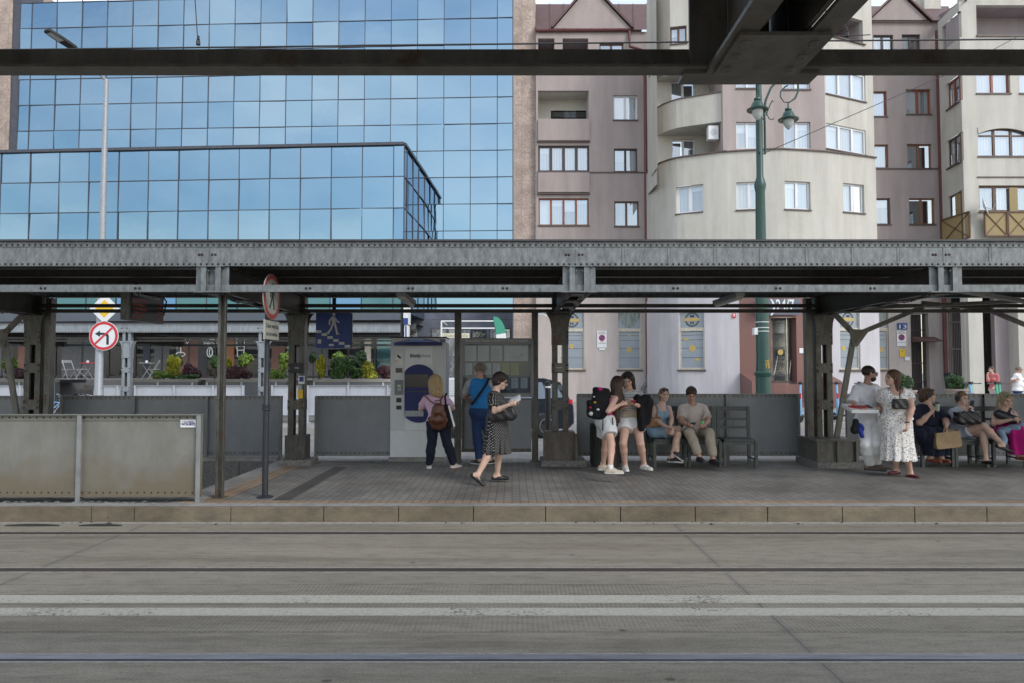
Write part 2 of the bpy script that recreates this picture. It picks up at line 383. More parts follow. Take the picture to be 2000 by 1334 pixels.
# platform
XR = 40.
mb = MB()
mb.box(-40, HX1, 8.6, HY0, -.02, PLAT - .03); mb.box(HX1, XR, 8.6, 13.05, -.02, PLAT); mb.box(-40, HX0, HY0, 13.05, -.02, PLAT)
mb.build('platform', M['paver'], kind='structure')
mb = MB(); mb.box(-40, HX1, 8.6, 8.98, 0, PLAT - .01); mb.build('rubble_strip', M['rough_stone'], kind='structure')
sheet('orange_paving_strip', [(PX(365, 8.8), XR, 8.605, 8.80), (-3.78, -3.52, 8.80, 12.3)], PLAT + .004, M['paver_orange'])
sheet('granite_border', [(HX1, -3.78, 8.80, 12.75)], PLAT + .005, M['granite'])
sheet('drain_strip', [(-2.93, -2.72, 8.85, 11.9)], PLAT + .006, M['strip'])
# stair opening
mb = MB()
mb.quad((HX0, HY1, -3), (HX1, HY1, -3), (HX1, HY1, PLAT), (HX0, HY1, PLAT)); mb.quad((HX1, HY0, -3), (HX1, HY1, -3), (HX1, HY1, PLAT), (HX1, HY0, PLAT))
mb.quad((HX0, HY0, -3), (HX1, HY0, -3), (HX1, HY0, PLAT), (HX0, HY0, PLAT)); mb.quad((HX0, HY0, -3), (HX0, HY1, -3), (HX0, HY1, PLAT), (HX0, HY0, PLAT))
mb.quad((HX0, HY0, -3), (HX1, HY0, -3), (HX1, HY1, -3), (HX0, HY1, -3))
for i in range(16):
    x1 = HX1 - .05 - i * .3
    mb.box(x1 - .3, x1, HY0 + .02, HY1 - .02, -2.99, -.1 - .165 * i)
mb.build('stairwell', M['granite'], kind='structure')
mb = MB(); x = HX0
while x < HX1 - .1:
    mb.bbox(x + .004, min(x + .8, HX1) - .004, HY1 - .03, HY1 + .33, -.32, PLAT + .0, .01); x += .8
mb.build('stairwell_coping', M['rough_stone'], kind='structure')
mb = MB(); mb.box(HX0, HX1, HY1 - .06, HY1 + .34, PLAT, PLAT + .07); mb.build('stairwell_sill', M['granite'], kind='structure')
# litter and repairs beside the kerb on the track side
mb = MB(); rr = random.Random(11)
for px0, px1 in ((28, 130), (170, 250)):
    a, b = PX(px0, 8.25), PX(px1, 8.25); n = 14
    for k in range(n):
        x = a + (b - a) * k / n; hgt = .012 * math.sin(math.pi * (k + .5) / n) + .004
        mb.box(x, x + (b - a) / n, 8.17 - hgt, 8.2 + hgt, 0, hgt + .003)
for k in range(60):
    x = rr.uniform(-8, 8); y = rr.uniform(8.24, 8.36); s_ = rr.uniform(.006, .02); mb.dome((x, y, .006), s_, s_ * .5, (0, 0, 1), 5)
mb.build('kerbside_dirt', M['dark_fill'], kind='stuff', label='dark crumbs and tar lying along the foot of the kerb')
mb = MB()
for k in range(90):
    x = rr.uniform(-9, -4.2); y = rr.uniform(8.66, 8.9); s_ = rr.uniform(.01, .045); mb.dome((x, y, PLAT - .01), s_, s_ * .5, (rr.uniform(-.3, .3), 0, 1), 6)
mb.build('rubble', M['rough_stone'], kind='stuff', label='small broken stones under the stained steel barrier')
# far side
mb = MB(); mb.box(-60, PX(800, 24), 20.6, 29, -.02, .15); mb.build('far_platform', M['pavement'], kind='structure')
mb = MB(); mb.box(PX(840, 31), 60, 22.4, 60, -.02, .15); mb.build('pavement', M['pavement'], kind='structure')
sheet('far_terrain', [(-900, 900, 60, 900)], .01, M['asphalt'])
# ================================================================ tram shelters of riveted steel
def galv_mat(name, c, c2, sc=9., streak=.35, metal=.35, rough=.45, rust=.0):
    m = mat(name, c, rough, metal, scale=sc, c2=c2, stretch=(1.2, 1, streak), detail=9, bump=.12)
    if rust:
        nt = m.node_tree; N, L = nt.nodes, nt.links; b = N['Principled BSDF']; src = b.inputs['Base Color'].links[0].from_socket
        t = N.new("ShaderNodeTexCoord"); n = N.new("ShaderNodeTexNoise"); n.inputs['Scale'].default_value = 4.5; n.inputs['Detail'].default_value = 10; n.inputs['Roughness'].default_value = .7
        L.new(t.outputs['Object'], n.inputs[0]); r = N.new("ShaderNodeValToRGB"); r.color_ramp.elements[0].position = .62 - rust; r.color_ramp.elements[1].position = .74 - rust * .6
        L.new(n.outputs[0], r.inputs[0]); x = N.new("ShaderNodeMixRGB"); x.inputs[2].default_value = (.11, .055, .03, 1)
        L.new(r.outputs[0], x.inputs[0]); L.new(src, x.inputs[1]); L.new(x.outputs[0], b.inputs['Base Color'])
    return m
M['galv'] = galv_mat('galvanised_steel', (.235, .25, .252), (.095, .105, .108), sc=16., streak=.5, metal=.2)
M['galv_light'] = galv_mat('pale_galvanised_steel', (.31, .335, .36), (.20, .22, .24), rough=.5, metal=.2)
M['steel_dark'] = galv_mat('weathered_steel', (.19, .182, .162), (.095, .09, .08), rust=.06)
M['steel_col'] = galv_mat('column_steel', (.15, .148, .132), (.06, .057, .048), sc=14., rust=.08)
M['under'] = galv_mat('shaded_steel', (.085, .08, .07), (.045, .042, .037), rust=.05)  # darker copy of the steel: the shade below the roofs is in its colour
M['rust'] = galv_mat('rusty_steel', (.16, .14, .12), (.085, .07, .06), rust=.08, metal=.1, rough=.7)
M['rivet'] = mat('rivet', (.06, .04, .034), .5, .6, scale=30)
M['roofsheet'] = mat('roof_sheet', (.03, .03, .028), .7, scale=5)
M['cap'] = mat('roof_cap', (.06, .06, .065), .5, .4)
M['stain'] = galv_mat('stained_panel', (.24, .24, .215), (.165, .163, .143), sc=3., streak=.6, metal=.1, rough=.5)
M['panel'] = galv_mat('barrier_panel', (.27, .285, .305), (.21, .222, .24), sc=2.5, streak=.7, metal=.1, rough=.45)
M['panel_frame'] = galv_mat('barrier_frame', (.26, .27, .275), (.17, .17, .165), metal=.2)
M['panel_white'] = mat('white_barrier_panel', (.44, .46, .50), .5, .1, scale=3, amt=.12)
# brownish dirt splashed up from the track on the front barrier
_nt = M['stain'].node_tree; _N, _L = _nt.nodes, _nt.links; _b = _N['Principled BSDF']; _src = _b.inputs['Base Color'].links[0].from_socket
_t = _N.new("ShaderNodeTexCoord"); _s = _N.new("ShaderNodeSeparateXYZ"); _L.new(_t.outputs['Object'], _s.inputs[0])
_n = _N.new("ShaderNodeTexNoise"); _n.inputs['Scale'].default_value = 3; _n.inputs['Detail'].default_value = 8; _L.new(_t.outputs['Object'], _n.inputs[0])
_a = _N.new("ShaderNodeMath"); _a.operation = 'MULTIPLY_ADD'; _a.inputs[1].default_value = .9; _L.new(_n.outputs[0], _a.inputs[0]); _L.new(_s.outputs[2], _a.inputs[2])
_r = _N.new("ShaderNodeValToRGB"); _r.color_ramp.elements[0].position = .5; _r.color_ramp.elements[1].position = 1.25; _r.color_ramp.elements[0].color = (1, 1, 1, 1); _r.color_ramp.elements[1].color = (0, 0, 0, 1)
_L.new(_a.outputs[0], _r.inputs[0]); _x = _N.new("ShaderNodeMixRGB"); _x.inputs[2].default_value = (.165, .14, .10, 1)
_r.color_ramp.elements[1].position = 1.0; _r.color_ramp.elements[0].position = .62
_L.new(_r.outputs[0], _x.inputs[0]); _L.new(_src, _x.inputs[1]); _L.new(_x.outputs[0], _b.inputs['Base Color'])

def shelter(label, YF, sg, cols, x0, x1, style='dark', full=True, rivets=True, roof_depth=3.6):
    """YF: depth of the fascia that faces the tracks; sg=+1 when the columns stand behind it (larger Y)"""
    YC = YF + sg * roof_depth
    root = thing('tram_shelter', label, 'shelter', ((x0 + x1) / 2, YC, PLAT), 'riveted steel tram shelters')
    G_ = M['galv'] if style == 'dark' else M['galv_light']
    for yy, front in ((YF, 1), (YC + sg * .17, -1)):
        s = -sg * front          # the outward side
        mb = MB(); web = yy; mb.box(x0, x1, web, web - s * .02, 3.03, 3.325)
        mb.box(x0, x1, web, web + s * .012, 3.03, 3.075); mb.box(x0, x1, web, web + s * .012, 3.265, 3.325)
        mb.box(x0, x1, web - s * .1, web - s * .021, 3.03, 3.042)
        x = PX(405, 8.7) - .56 * 40
        while x < x1:
            if x > x0: mb.box(x - .004, x + .004, web + s * .0, web + s * .006, 3.075, 3.265); mb.box(x + .03, x + .1, web, web + s * .003, 3.075, 3.265)
            x += .56
        mb.build('fascia_beam', G_, root)
        if rivets and (front == 1 or style != 'dark'):
            mb = MB(); x = x0 + .03
            while x < x1:
                mb.dome((x, web + s * .012, 3.052), .016, .009, (0, s, 0), 6)
                mb.dome((x + .01, web + s * .012, 3.285), .015, .009, (0, s, 0), 6); x += .0702 if style == 'dark' else .09
            for c in cols:
                for dx in (-.11, -.075, -.01 + .06, .09): mb.dome((c + dx - .05, web + s * .001, 3.17), .018, .012, (0, s, 0), 7)
            mb.build('rivet_rows', M['rivet'], root)
        mb = MB(); mb.box(x0, x1, web - s * .3, web + s * .05, 3.327, 3.35); mb.build('roof_edge', M['cap'], root)
    # roof sheet and purlins
    a, b = sorted((YF + sg * .02, YC + sg * .15))
    mb = MB(); mb.box(x0, x1, a, b, 3.24, 3.30); mb.build('roof', M['roofsheet'], root)
    for k in (.22, .45, .68, .9):
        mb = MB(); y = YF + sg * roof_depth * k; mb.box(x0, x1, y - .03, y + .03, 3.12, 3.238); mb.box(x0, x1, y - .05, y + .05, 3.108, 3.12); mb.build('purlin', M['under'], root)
    # light rail under the fascia
    mb = MB(); mb.box(x0, x1, YF, YF + sg * .008, 2.715, 2.80); mb.box(x0, x1, YF + sg * .008, YF + sg * .07, 2.715, 2.724)
    mb.mi = 1
    for i, c in enumerate(cols):
        for d in (1.15, 2.4, 3.55):
            for e in (0, .05): mb.dome((c + d + e, YF, 2.757), .019, .009, (0, -sg, 0), 7)
    mb.build('front_rail', [G_ if style != 'near' else M['steel_dark'], M['rivet']], root)
    for z in (2.865, 2.775):
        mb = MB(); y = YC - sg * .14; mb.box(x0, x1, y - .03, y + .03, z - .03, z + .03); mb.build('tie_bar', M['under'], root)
    for c in cols:
        # end bracket of the cantilever
        mb = MB(); y0, y1 = YF, YF + sg * .012
        for s in (-1, 1):
            mb.box(c + s * .075, c + s * .20, y0 + sg * .02, y1 + sg * .02, 2.72, 3.03)
            mb.box(c + s * .055, c + s * .068, y0 - sg * .03, y0 + sg * .2, 2.72, 3.03)
            mb.box(c + s * .055, c + s * .12, y0 - sg * .035, y0 - sg * .022, 2.72, 3.03)
            for k in (0, 1): mb.dome((c + s * (.105 + .035 * k), y0 + sg * .02, 2.745), .014, .012, (0, -sg, 0), 7)
            mb.dome((c + s * .04, y0 - sg * .01, 2.97), .013, .012, (0, -sg, 0), 7)
        mb.box(c - .05, c + .05, y0 + sg * .05, y1 + sg * .05, 2.72, 3.03)
        mb.box(c - .22, c + .22, y0 - sg * .05, y0 + sg * .04, 2.705, 2.718); mb.box(c - .16, c + .16, y0 - sg * .05, y0 + sg * .04, 3.018, 3.03)
        mb.build('arm_bracket', G_ if style != 'near' else M['steel_dark'], root)
        # the two channels of the cantilever with batten plates under them
        mb = MB(); ya, yb = YF + sg * .04, YC - sg * .1
        for s in (-1, 1):
            mb.box(c + s * .06, c + s * .075, ya, yb, 2.72, 3.02); mb.box(c + s * .076, c + s * .15, ya, yb, 2.705, 2.719); mb.box(c + s * .076, c + s * .15, ya, yb, 3.02, 3.03)
        for k in range(5):
            y = YF + sg * (.05 + .86 * k); mb.box(c - .13, c + .13, min(y, y + sg * .28), max(y, y + sg * .28), 2.693, 2.704)
            if k == 0 or style != 'near':
                for s in (-1, 1):
                    for e in (.05, .14, .23): mb.dome((c + s * .1, y + sg * e, 2.693), .017, .012, (0, 0, -1), 8)
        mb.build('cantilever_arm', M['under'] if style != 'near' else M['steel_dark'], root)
        # column: two built-up channels, batten plates, gusset and plinth
        mb = MB()
        for s in (-1, 1):
            xa, xb = c + s * .045, c + s * .135
            mb.box(xa, xb, YC - .13, YC - .12, PLAT + .4, 3.03); mb.box(xa, xb, YC + .04, YC + .05, PLAT + .4, 3.03); mb.box(xb - s * .012, xb, YC - .12, YC + .04, PLAT + .4, 3.03)
            mb.box(xa, xa + s * .008, YC - .12, YC - .09, PLAT + .4, 3.03); mb.box(xa, xa + s * .008, YC + .01, YC + .04, PLAT + .4, 3.03)
        cm = M['steel_col'] if style == 'dark' else (M['galv_light'] if style == 'pale' else M['steel_dark'])
        colm = mb.build('column', cm, root)
        for z in (1.72, 1.10):
            mb = MB(); mb.bbox(c - .14, c + .14, YC - .142, YC - .131, z, z + .17, .003); mb.mi = 1
            for s in (-1, 1):
                for e in (.035, .135): mb.dome((c + s * .115, YC - .142, z + e), .018, .012, (0, -1, 0), 7)
            mb.build('batten_plate', [cm, M['rivet']], colm); MB().bbox(c - .14, c + .14, YC + .051, YC + .062, z, z + .17, .003).build('batten_plate', cm, colm)
        mb = MB()   # gusset plate that flares into the arm
        pts = [(-.14, 2.20), (.14, 2.20), (.14, 2.45)] + [(.14 + .12 * (1 - math.cos(t)), 2.45 + .3 * math.sin(t)) for t in [.4, .8, 1.2, 1.57]] + [(-.26, 2.75)] + [(-.14 - .12 * (1 - math.cos(t)), 2.45 + .3 * math.sin(t)) for t in [1.2, .8, .4]] + [(-.14, 2.45)]
        mb.prism(pts, lambda u, v: (c + u, YC - .155, v), (0, .012, 0)); mb.mi = 1
        for s in (-1, 1):
            for k in range(8 if style == 'pale' else 3): mb.dome((c + s * .115, YC - .155, 2.24 + k * (.06 if style == 'pale' else .09)), .014, .01, (0, -1, 0), 6)
        mb.build('gusset_plate', [cm, M['rivet']], colm); mb = MB(); mb.prism(pts, lambda u, v: (c + u, YC + .065, v), (0, .012, 0)); mb.build('gusset_plate', cm, colm)
        mb = MB(); pm = cm
        k = cols.index(c)
        if full and k == 2: mb.bbox(c - .27, c + .24, YC - .26, YC + .22, PLAT + .08, PLAT + .56, .01); [mb.bbox(c + s, c + s + .045, YC - .31, YC - .26, PLAT + .08, PLAT + .54, .006) for s in (-.30, .23)]; pm = M['rust']
        elif full and k == 3: mb.bbox(c - .30, c + .33, YC - .5, YC + .2, PLAT + .08, PLAT + .46, .01); mb.bbox(c - .34, c + .37, YC - .54, YC + .2, PLAT + .43, PLAT + .47, .004); [mb.bbox(c + s, c + s + .05, YC - .55, YC - .5, PLAT + .07, PLAT + .43, .006) for s in (-.32, .0, .31)]; pm = M['steel_dark']
        else:
            mb.bbox(c - .17, c + .17, YC - .17, YC + .17, PLAT + .1, PLAT + .5, .008)
            for s in (-1, 1):
                for e in range(4): mb.dome((c + s * .12, YC - .17, PLAT + .17 + e * .085), .018, .016, (0, -1, 0), 8)
        mb.build('plinth', pm, colm)
        mb = MB(); w = .3 if k == 1 else .42
        mb.bbox(c - w * .8, c + w, YC - w * (1.4 if k == 3 and full else .8), YC + w * .8, PLAT - .02, PLAT + .1, .02); mb.build('concrete_foot', M['rough_stone'], colm)
    return root

SP = 4.48; C1 = -3.66
cols_a = [C1 - SP, C1, C1 + SP, C1 + 2 * SP, C1 + 3 * SP]
far = shelter('long dark riveted steel tram shelter over the waiting passengers', 8.7, 1, cols_a, -14, 18)
near = shelter('dark steel shelter edge with one heavy bracket crossing the top of the view', 2.33, -1, [-8.2, -3.7, .78, 5.26], -10, 10, style='near', full=False, rivets=False)
pale = shelter('pale galvanised steel tram shelter across the road before the cafe', 27.1, -1, [PX(-15, 23.5), PX(250, 23.5), PX(515, 23.5)], -26, PX(785, 23.5), style='pale', full=False, roof_depth=-.0 + 3.6)
# bracing of the dark shelter beside its end columns
YC = 12.3
def brace(c, s):
    xn, zn = c + s * .57, 2.37
    mb = MB()
    mb.bar((c + s * .18, YC - .05, 2.78), (xn, YC - .05, zn), .05, .085, (0, 0, 1)); mb.bar((c + s * .22, YC - .05, PLAT + .45), (xn - s * .02, YC - .05, zn), .05, .085, (1, 0, 0))
    mb.bar((xn, YC - .05, zn), (c + s * 1.75, YC - .05, 2.86), .05, .075, (0, 0, 1))
    mb.prism([(-.13, .13), (-.02, .1), (.18, .09), (.2, .04), (.02, -.2), (-.06, -.2)], lambda u, v: (xn + s * u, YC - .09, zn + v), (0, .012, 0))
    for u, v in ((-.08, .09), (-.04, .06), (.08, .05), (.12, .06), (0, -.08), (0, -.13)): mb.dome((xn + s * u, YC - .09, zn + v), .014, .01, (0, -1, 0), 6)
    mb.bbox(c - s * .3, c - s * .18, YC - .1, YC + .0, PLAT + .45, 3.0, .004); mb.box(c - s * .302, c - s * .29, YC - .14, YC - .1, PLAT + .45, 3.0)
    for k in range(24): mb.dome((c - s * .215, YC - .1, 1.2 + k * .075), .012, .01, (0, -1, 0), 6)
    mb.build('knee_brace', M['steel_dark'], far)
brace(cols_a[3], 1); brace(cols_a[0], -1)
mb = MB(); c = cols_a[4]; mb.bar((c - .18, YC - .05, 2.78), (c - .57, YC - .05, 2.37), .05, .085); mb.bar((c - .57, YC - .05, 2.37), (c - 1.75, YC - .05, 2.86), .05, .075)
mb.bar((c - .22, YC - .05, PLAT + .45), (c - .57, YC - .05, 2.37), .05, .085, (1, 0, 0)); mb.build('knee_brace', M['steel_dark'], far)
mb = MB(); mb.bar((cols_a[3] + .1, 8.8, 2.76), (cols_a[4] - .2, YC - .2, 2.78), .09, .05); mb.bar((cols_a[3] + 1.7, YC - .1, 2.93), (cols_a[4] - 1.7, YC - .1, 2.80), .06, .05); mb.build('wind_brace', M['steel_dark'], far)
mb = MB(); mb.bar((cols_a[4] - .1, 8.8, 2.76), (cols_a[3] + .2, YC - .2, 2.80), .09, .05); mb.build('wind_brace', M['steel_dark'], far)
# front post under the second cantilever
mb = MB(); p = P(430, 970, 9.0); x = p.x
mb.box(x - .045, x - .012, 8.95, 9.05, PLAT, 2.70); mb.box(x - .012, x + .045, 9.0, 9.012, PLAT, 2.70); mb.box(x + .033, x + .045, 8.96, 9.0, PLAT, 2.70)
mb.box(x - .075, x + .075, 8.92, 9.08, PLAT, PLAT + .012)
for z in (.42, .47, .52, .87, .92, .97, 1.28, 1.33, 1.38, 1.9, 1.95, 2.45, 2.55):
    mb.dome((x + .012, 9.0, z), .011, .009, (0, -1, 0), 6); mb.dome((x - .03, 8.95, z + .02), .011, .009, (0, -1, 0), 6)
mb.build('front_post', M['steel_col'], far)
# roof lamps: fluorescent tubes hung from the purlins
def tube_lamp(px, py, lab):
    p = P(px, py, 11.2)
    t = thing('shelter_lamp', lab, 'lamp', (p.x, 11.2, 3.1), 'tube lamps under the shelter roof')
    mb = MB(); mb.bar((p.x, 10.3, 2.86), (p.x, 11.5, 2.86), .13, .05); mb.bar((p.x, 10.5, 2.99), (p.x, 10.5, 2.88), .02, .02, (0, 1, 0)); mb.bar((p.x, 11.3, 2.99), (p.x, 11.3, 2.88), .02, .02, (0, 1, 0)); mb.build('housing', M['panel_frame'], t)
    mb = MB(); mb.tube([(p.x, 10.32, 2.83), (p.x, 11.48, 2.83)], .05, 10); mb.build('diffuser', mat('lamp_diffuser', (.32, .31, .26), .3), t)
tube_lamp(800, 570, 'grey tube lamp under the shelter roof above the ticket machine')
tube_lamp(1410, 570, 'grey tube lamp under the shelter roof above the seated man')

# ================================================================ steel barriers
def barrier(label, px0, px1, Y, ztop, zbot, posts, m=None, group='steel barrier panels', frame=None, bolts=True, back=False, name='barrier'):
    m = m or M['panel']; frame = frame or M['panel_frame']
    x0, x1 = PX(px0, Y), PX(px1, Y)
    t = thing(name, label, 'barrier', ((x0 + x1) / 2, Y, PLAT), group)
    mb = MB(); mb.box(x0, x1, Y, Y + .012, zbot, ztop - .01); mb.build('panel', m, t)
    mb = MB()
    mb.box(x0, x1, Y - .012, Y - .002, ztop - .075, ztop - .012); mb.box(x0, x1, Y - .012, Y - .002, zbot, zbot + .07)
    mb.box(x0, x1, Y - .06, Y + .04, ztop - .01, ztop); mb.box(x0, x1, Y - .05, Y - .013, zbot - .008, zbot)
    mb.build('rail', m if m is M['stain'] else frame, t)
    if bolts:
        mb = MB(); x = x0 + .04
        while x < x1: mb.dome((x, Y - .012, ztop - .04), .012, .008, (0, -1, 0), 6); mb.dome((x, Y - .012, zbot + .038), .012, .008, (0, -1, 0), 6); x += .083
        mb.build('bolt_rows', M['rivet'], t)
    for pxp in posts:
        xp = PX(pxp, Y); mb = MB(); mb.box(xp - .026, xp + .026, Y - .062, Y - .05, PLAT, ztop - .012); mb.box(xp - .006, xp + .006, Y - .05, Y + .05, PLAT, ztop - .012); mb.box(xp - .06, xp + .06, Y - .08, Y + .06, PLAT - .02, PLAT + .006)
        mb.build('post', frame, t)
    return t
zt = PZ(809, 8.75)
fl = barrier('brown stained steel barrier with a small sticker beside the tracks', -250, 398, 8.75, zt, PZ(968, 8.75), [-170, 163, 394], M['stain'], frame=mat('pale_frame', (.27, .28, .28), .5, .2, scale=4))
zb, ztp = PZ(889, 12.8), PZ(773, 12.8)
barrier('grey steel barrier behind the left end brace of the shelter', -200, 45, 12.8, ztp, zb, [-100, 44])
barrier('grey steel barrier behind the round no walking sign', 122, 553, 12.8, ztp, zb, [125, 265, 407, 550])
barrier('single grey steel barrier panel between the plinth and the ticket machine', 618, 763, 12.8, ztp, zb, [620])
ztr = PZ(769, 12.8)
barrier('long grey steel barrier behind the bin and the young seated pair', 1127, 1560, 12.8, ztr, zb, [1128, 1270, 1418, 1556])
barrier('grey steel barrier behind the couple and the three seated women', 1650, 2300, 12.8, ztr, zb, [1652, 1775, 1920, 2065, 2210])
for i, (a, b, ps) in enumerate(((-260, 45, [-110, 42]), (262, 478, [266, 342, 418, 476]), (530, 800, [533, 603, 681, 758, 798]))):
    barrier(['white steel barrier at the far left beyond the road', 'white steel barrier below the planter beyond the road, left of the striped pole', 'white steel barrier beyond the road, just left of the ticket machine'][i], a, b, 22.5, 1.32, .4, ps, M['panel_white'], 'white barriers across the road', frame=M['panel_white'], bolts=False)
barrier('short white steel barrier panel right of the pale sign pole', 203, 236, 22.5, 1.32, .4, [232], M['panel_white'], 'white barriers across the road', frame=M['panel_white'], bolts=False)
# sticker on the front barrier
a, b = P(352, 820, 8.73), P(382, 835, 8.73)
st = thing('sticker', 'small white sticker with blue writing on the stained barrier', 'sticker', ((a.x + b.x) / 2, 8.735, b.z))
MB().box(a.x, b.x, 8.7375, 8.7385, b.z, a.z).build('sheet', mat('sticker_white', (.75, .75, .78), .5, scale=40, amt=.05), st)
navy = mat('navy_ink', (.03, .03, .16), .6)
text_mesh('I CLOSED', .033, ((a.x + b.x) / 2, 8.737, a.z - .025), navy, st, ext=.0004, bold=.0012)
text_mesh("WOLSKI'S", .038, ((a.x + b.x) / 2, 8.737, a.z - .055), navy, st, ext=.0004, bold=.002)
# ================================================================ buildings
def pu(px, py):
    """the column, at eye level, of the vertical line that passes through photo pixel (px, py)"""
    k = (_fw * F + _up * (667 - 727)).y / (_fw * F + _up * (667 - py)).y
    return 1000 + (px - 1000) * k
def lerp_table(tab):
    xs = [a for a, b in tab]; ys = [b for a, b in tab]
    return lambda u: float(np.interp(u, xs, ys))
def smooth_table(tab):
    f = lerp_table(tab)
    return lambda u: (f(u - 14) + f(u - 7) + 2 * f(u) + f(u + 7) + f(u + 14)) / 6
class Face:
    """a facade: u runs along it (eye-level columns), Yf gives the distance, d goes into the building"""
    def __init__(s, Yf): s.Yf = Yf if callable(Yf) else (lambda u, y=Yf: y)
    def p(s, u, z, d=0.):
        y = s.Yf(u); e = .5; a = Vector((PX(u - e, s.Yf(u - e)), s.Yf(u - e))); b = Vector((PX(u + e, s.Yf(u + e)), s.Yf(u + e)))
        t = (b - a).normalized(); n = Vector((-t.y, t.x))
        return Vector((PX(u, y) + n.x * d, y + n.y * d, z))
    def z(s, u, py): return PZ(py, s.Yf(u))
    def rect(s, x0, x1, y0, y1):
        """photo rectangle -> (u0, u1, z0, z1)"""
        ym = (y0 + y1) / 2; a, b = pu(x0, ym), pu(x1, ym); um = (a + b) / 2
        return a, b, s.z(um, y1), s.z(um, y0)
def wall(face, u0, u1, z0, z1, holes, m, parent, name='wall', reveal=.22, step=1e9, mats=None, build=True, back=.5):
    us = {u0, u1}; zs = {z0, z1}
    for a, b, c, d in holes: us |= {a, b}; zs |= {c, d}
    if step < 1e8:
        k = int((u1 - u0) / step); us |= {u0 + (u1 - u0) * i / k for i in range(k + 1)}
    us = sorted(u for u in us if u0 - 1e-6 <= u <= u1 + 1e-6); zs = sorted(z for z in zs if z0 - 1e-6 <= z <= z1 + 1e-6)
    us = [u for i, u in enumerate(us) if i == 0 or u - us[i - 1] > 1e-4]; zs = [z for i, z in enumerate(zs) if i == 0 or z - zs[i - 1] > 1e-4]
    mb = MB()
    def inhole(u, z): return any(a < u < b and c < z < d for a, b, c, d in holes)
    for i in range(len(us) - 1):
        for j in range(len(zs) - 1):
            a, b, c, d = us[i], us[i + 1], zs[j], zs[j + 1]
            if not inhole((a + b) / 2, (c + d) / 2): mb.quad(face.p(a, c), face.p(b, c), face.p(b, d), face.p(a, d))
    for a, b, c, d in holes:
        R = reveal; pts = [(a, c), (b, c), (b, d), (a, d)]
        for k in range(4):
            (ua, za), (ub, zb_) = pts[k], pts[(k + 1) % 4]
            mb.quad(face.p(ub, zb_), face.p(ua, za), face.p(ua, za, R), face.p(ub, zb_, R))
    # returns at both ends and on top
    for u in (u0, u1): mb.quad(face.p(u, z0), face.p(u, z1), face.p(u, z1, back), face.p(u, z0, back))
    for i in range(len(us) - 1): mb.quad(face.p(us[i], z1), face.p(us[i + 1], z1), face.p(us[i + 1], z1, back), face.p(us[i], z1, back))
    return mb.build(name, m, parent)
def glass_mat(name, c, rough=.06, spec=.8):
    m, nt, b = nodes_of(name); b.inputs['Base Color'].default_value = (*c, 1); b.inputs['Roughness'].default_value = rough
    b.inputs['Specular IOR Level'].default_value = spec; b.inputs['Coat Weight'].default_value = .5; b.inputs['Coat Roughness'].default_value = .02
    t = nt.nodes.new("ShaderNodeTexCoord"); n = nt.nodes.new("ShaderNodeTexNoise"); n.inputs['Scale'].default_value = 1.2; nt.links.new(t.outputs['Object'], n.inputs[0])
    bp = nt.nodes.new("ShaderNodeBump"); bp.inputs['Strength'].default_value = .05; bp.inputs['Distance'].default_value = .05
    nt.links.new(n.outputs[0], bp.inputs['Height']); nt.links.new(bp.outputs[0], b.inputs['Normal'])
    return m
def curtain_mat(name, c, folds=30, dark=.55):  # folds are only darker colour bands, their shading painted on a flat sheet
    m, nt, b = nodes_of(name); N, L = nt.nodes, nt.links
    t = N.new("ShaderNodeTexCoord"); w = N.new("ShaderNodeTexWave"); w.bands_direction = 'X'; w.inputs['Scale'].default_value = folds / 10; w.inputs['Distortion'].default_value = 1.5; w.inputs['Detail'].default_value = 2
    L.new(t.outputs['Object'], w.inputs[0]); r = N.new("ShaderNodeValToRGB"); r.color_ramp.elements[0].color = (*[x * dark for x in c], 1); r.color_ramp.elements[1].color = (*c, 1)
    L.new(w.outputs[0], r.inputs[0]); L.new(r.outputs[0], b.inputs['Base Color']); b.inputs['Roughness'].default_value = .6
    return m
def pane_mat(name, tint=(.85, .9, .95), refl=.35):
    m = bpy.data.materials.new(name); m.use_nodes = True; N, L = m.node_tree.nodes, m.node_tree.links; N.clear()
    o = N.new("ShaderNodeOutputMaterial"); g = N.new("ShaderNodeBsdfGlossy"); g.inputs['Roughness'].default_value = .02; g.inputs['Color'].default_value = (*tint, 1)
    tr = N.new("ShaderNodeBsdfTransparent"); tr.inputs[0].default_value = (.82, .86, .88, 1); mx_ = N.new("ShaderNodeMixShader"); mx_.inputs[0].default_value = refl
    t = N.new("ShaderNodeTexCoord"); n = N.new("ShaderNodeTexNoise"); n.inputs['Scale'].default_value = .8; L.new(t.outputs['Object'], n.inputs[0])
    bp = N.new("ShaderNodeBump"); bp.inputs['Strength'].default_value = .15; bp.inputs['Distance'].default_value = .03; L.new(n.outputs[0], bp.inputs['Height']); L.new(bp.outputs[0], g.inputs['Normal'])
    L.new(tr.outputs[0], mx_.inputs[1]); L.new(g.outputs[0], mx_.inputs[2]); L.new(mx_.outputs[0], o.inputs[0])
    return m
M['pane'] = pane_mat('window_glass')
M['curtain'] = curtain_mat('white_curtain', (.60, .60, .60), 22, .78); M['curtain2'] = curtain_mat('grey_curtain', (.30, .31, .34), 9, .75); M['blind'] = mat('roller_blind', (.72, .73, .75), .6, scale=3, amt=.06)
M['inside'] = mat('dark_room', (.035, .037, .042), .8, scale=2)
M['upvc'] = mat('white_plastic_frame', (.72, .73, .74), .4, scale=3, amt=.05); M['wood'] = mat('brown_wood_frame', (.12, .065, .045), .5, scale=20, stretch=(1, 1, .1)); M['redwood'] = mat('red_wood_frame', (.27, .075, .04), .45, scale=20, stretch=(1, 1, .1))
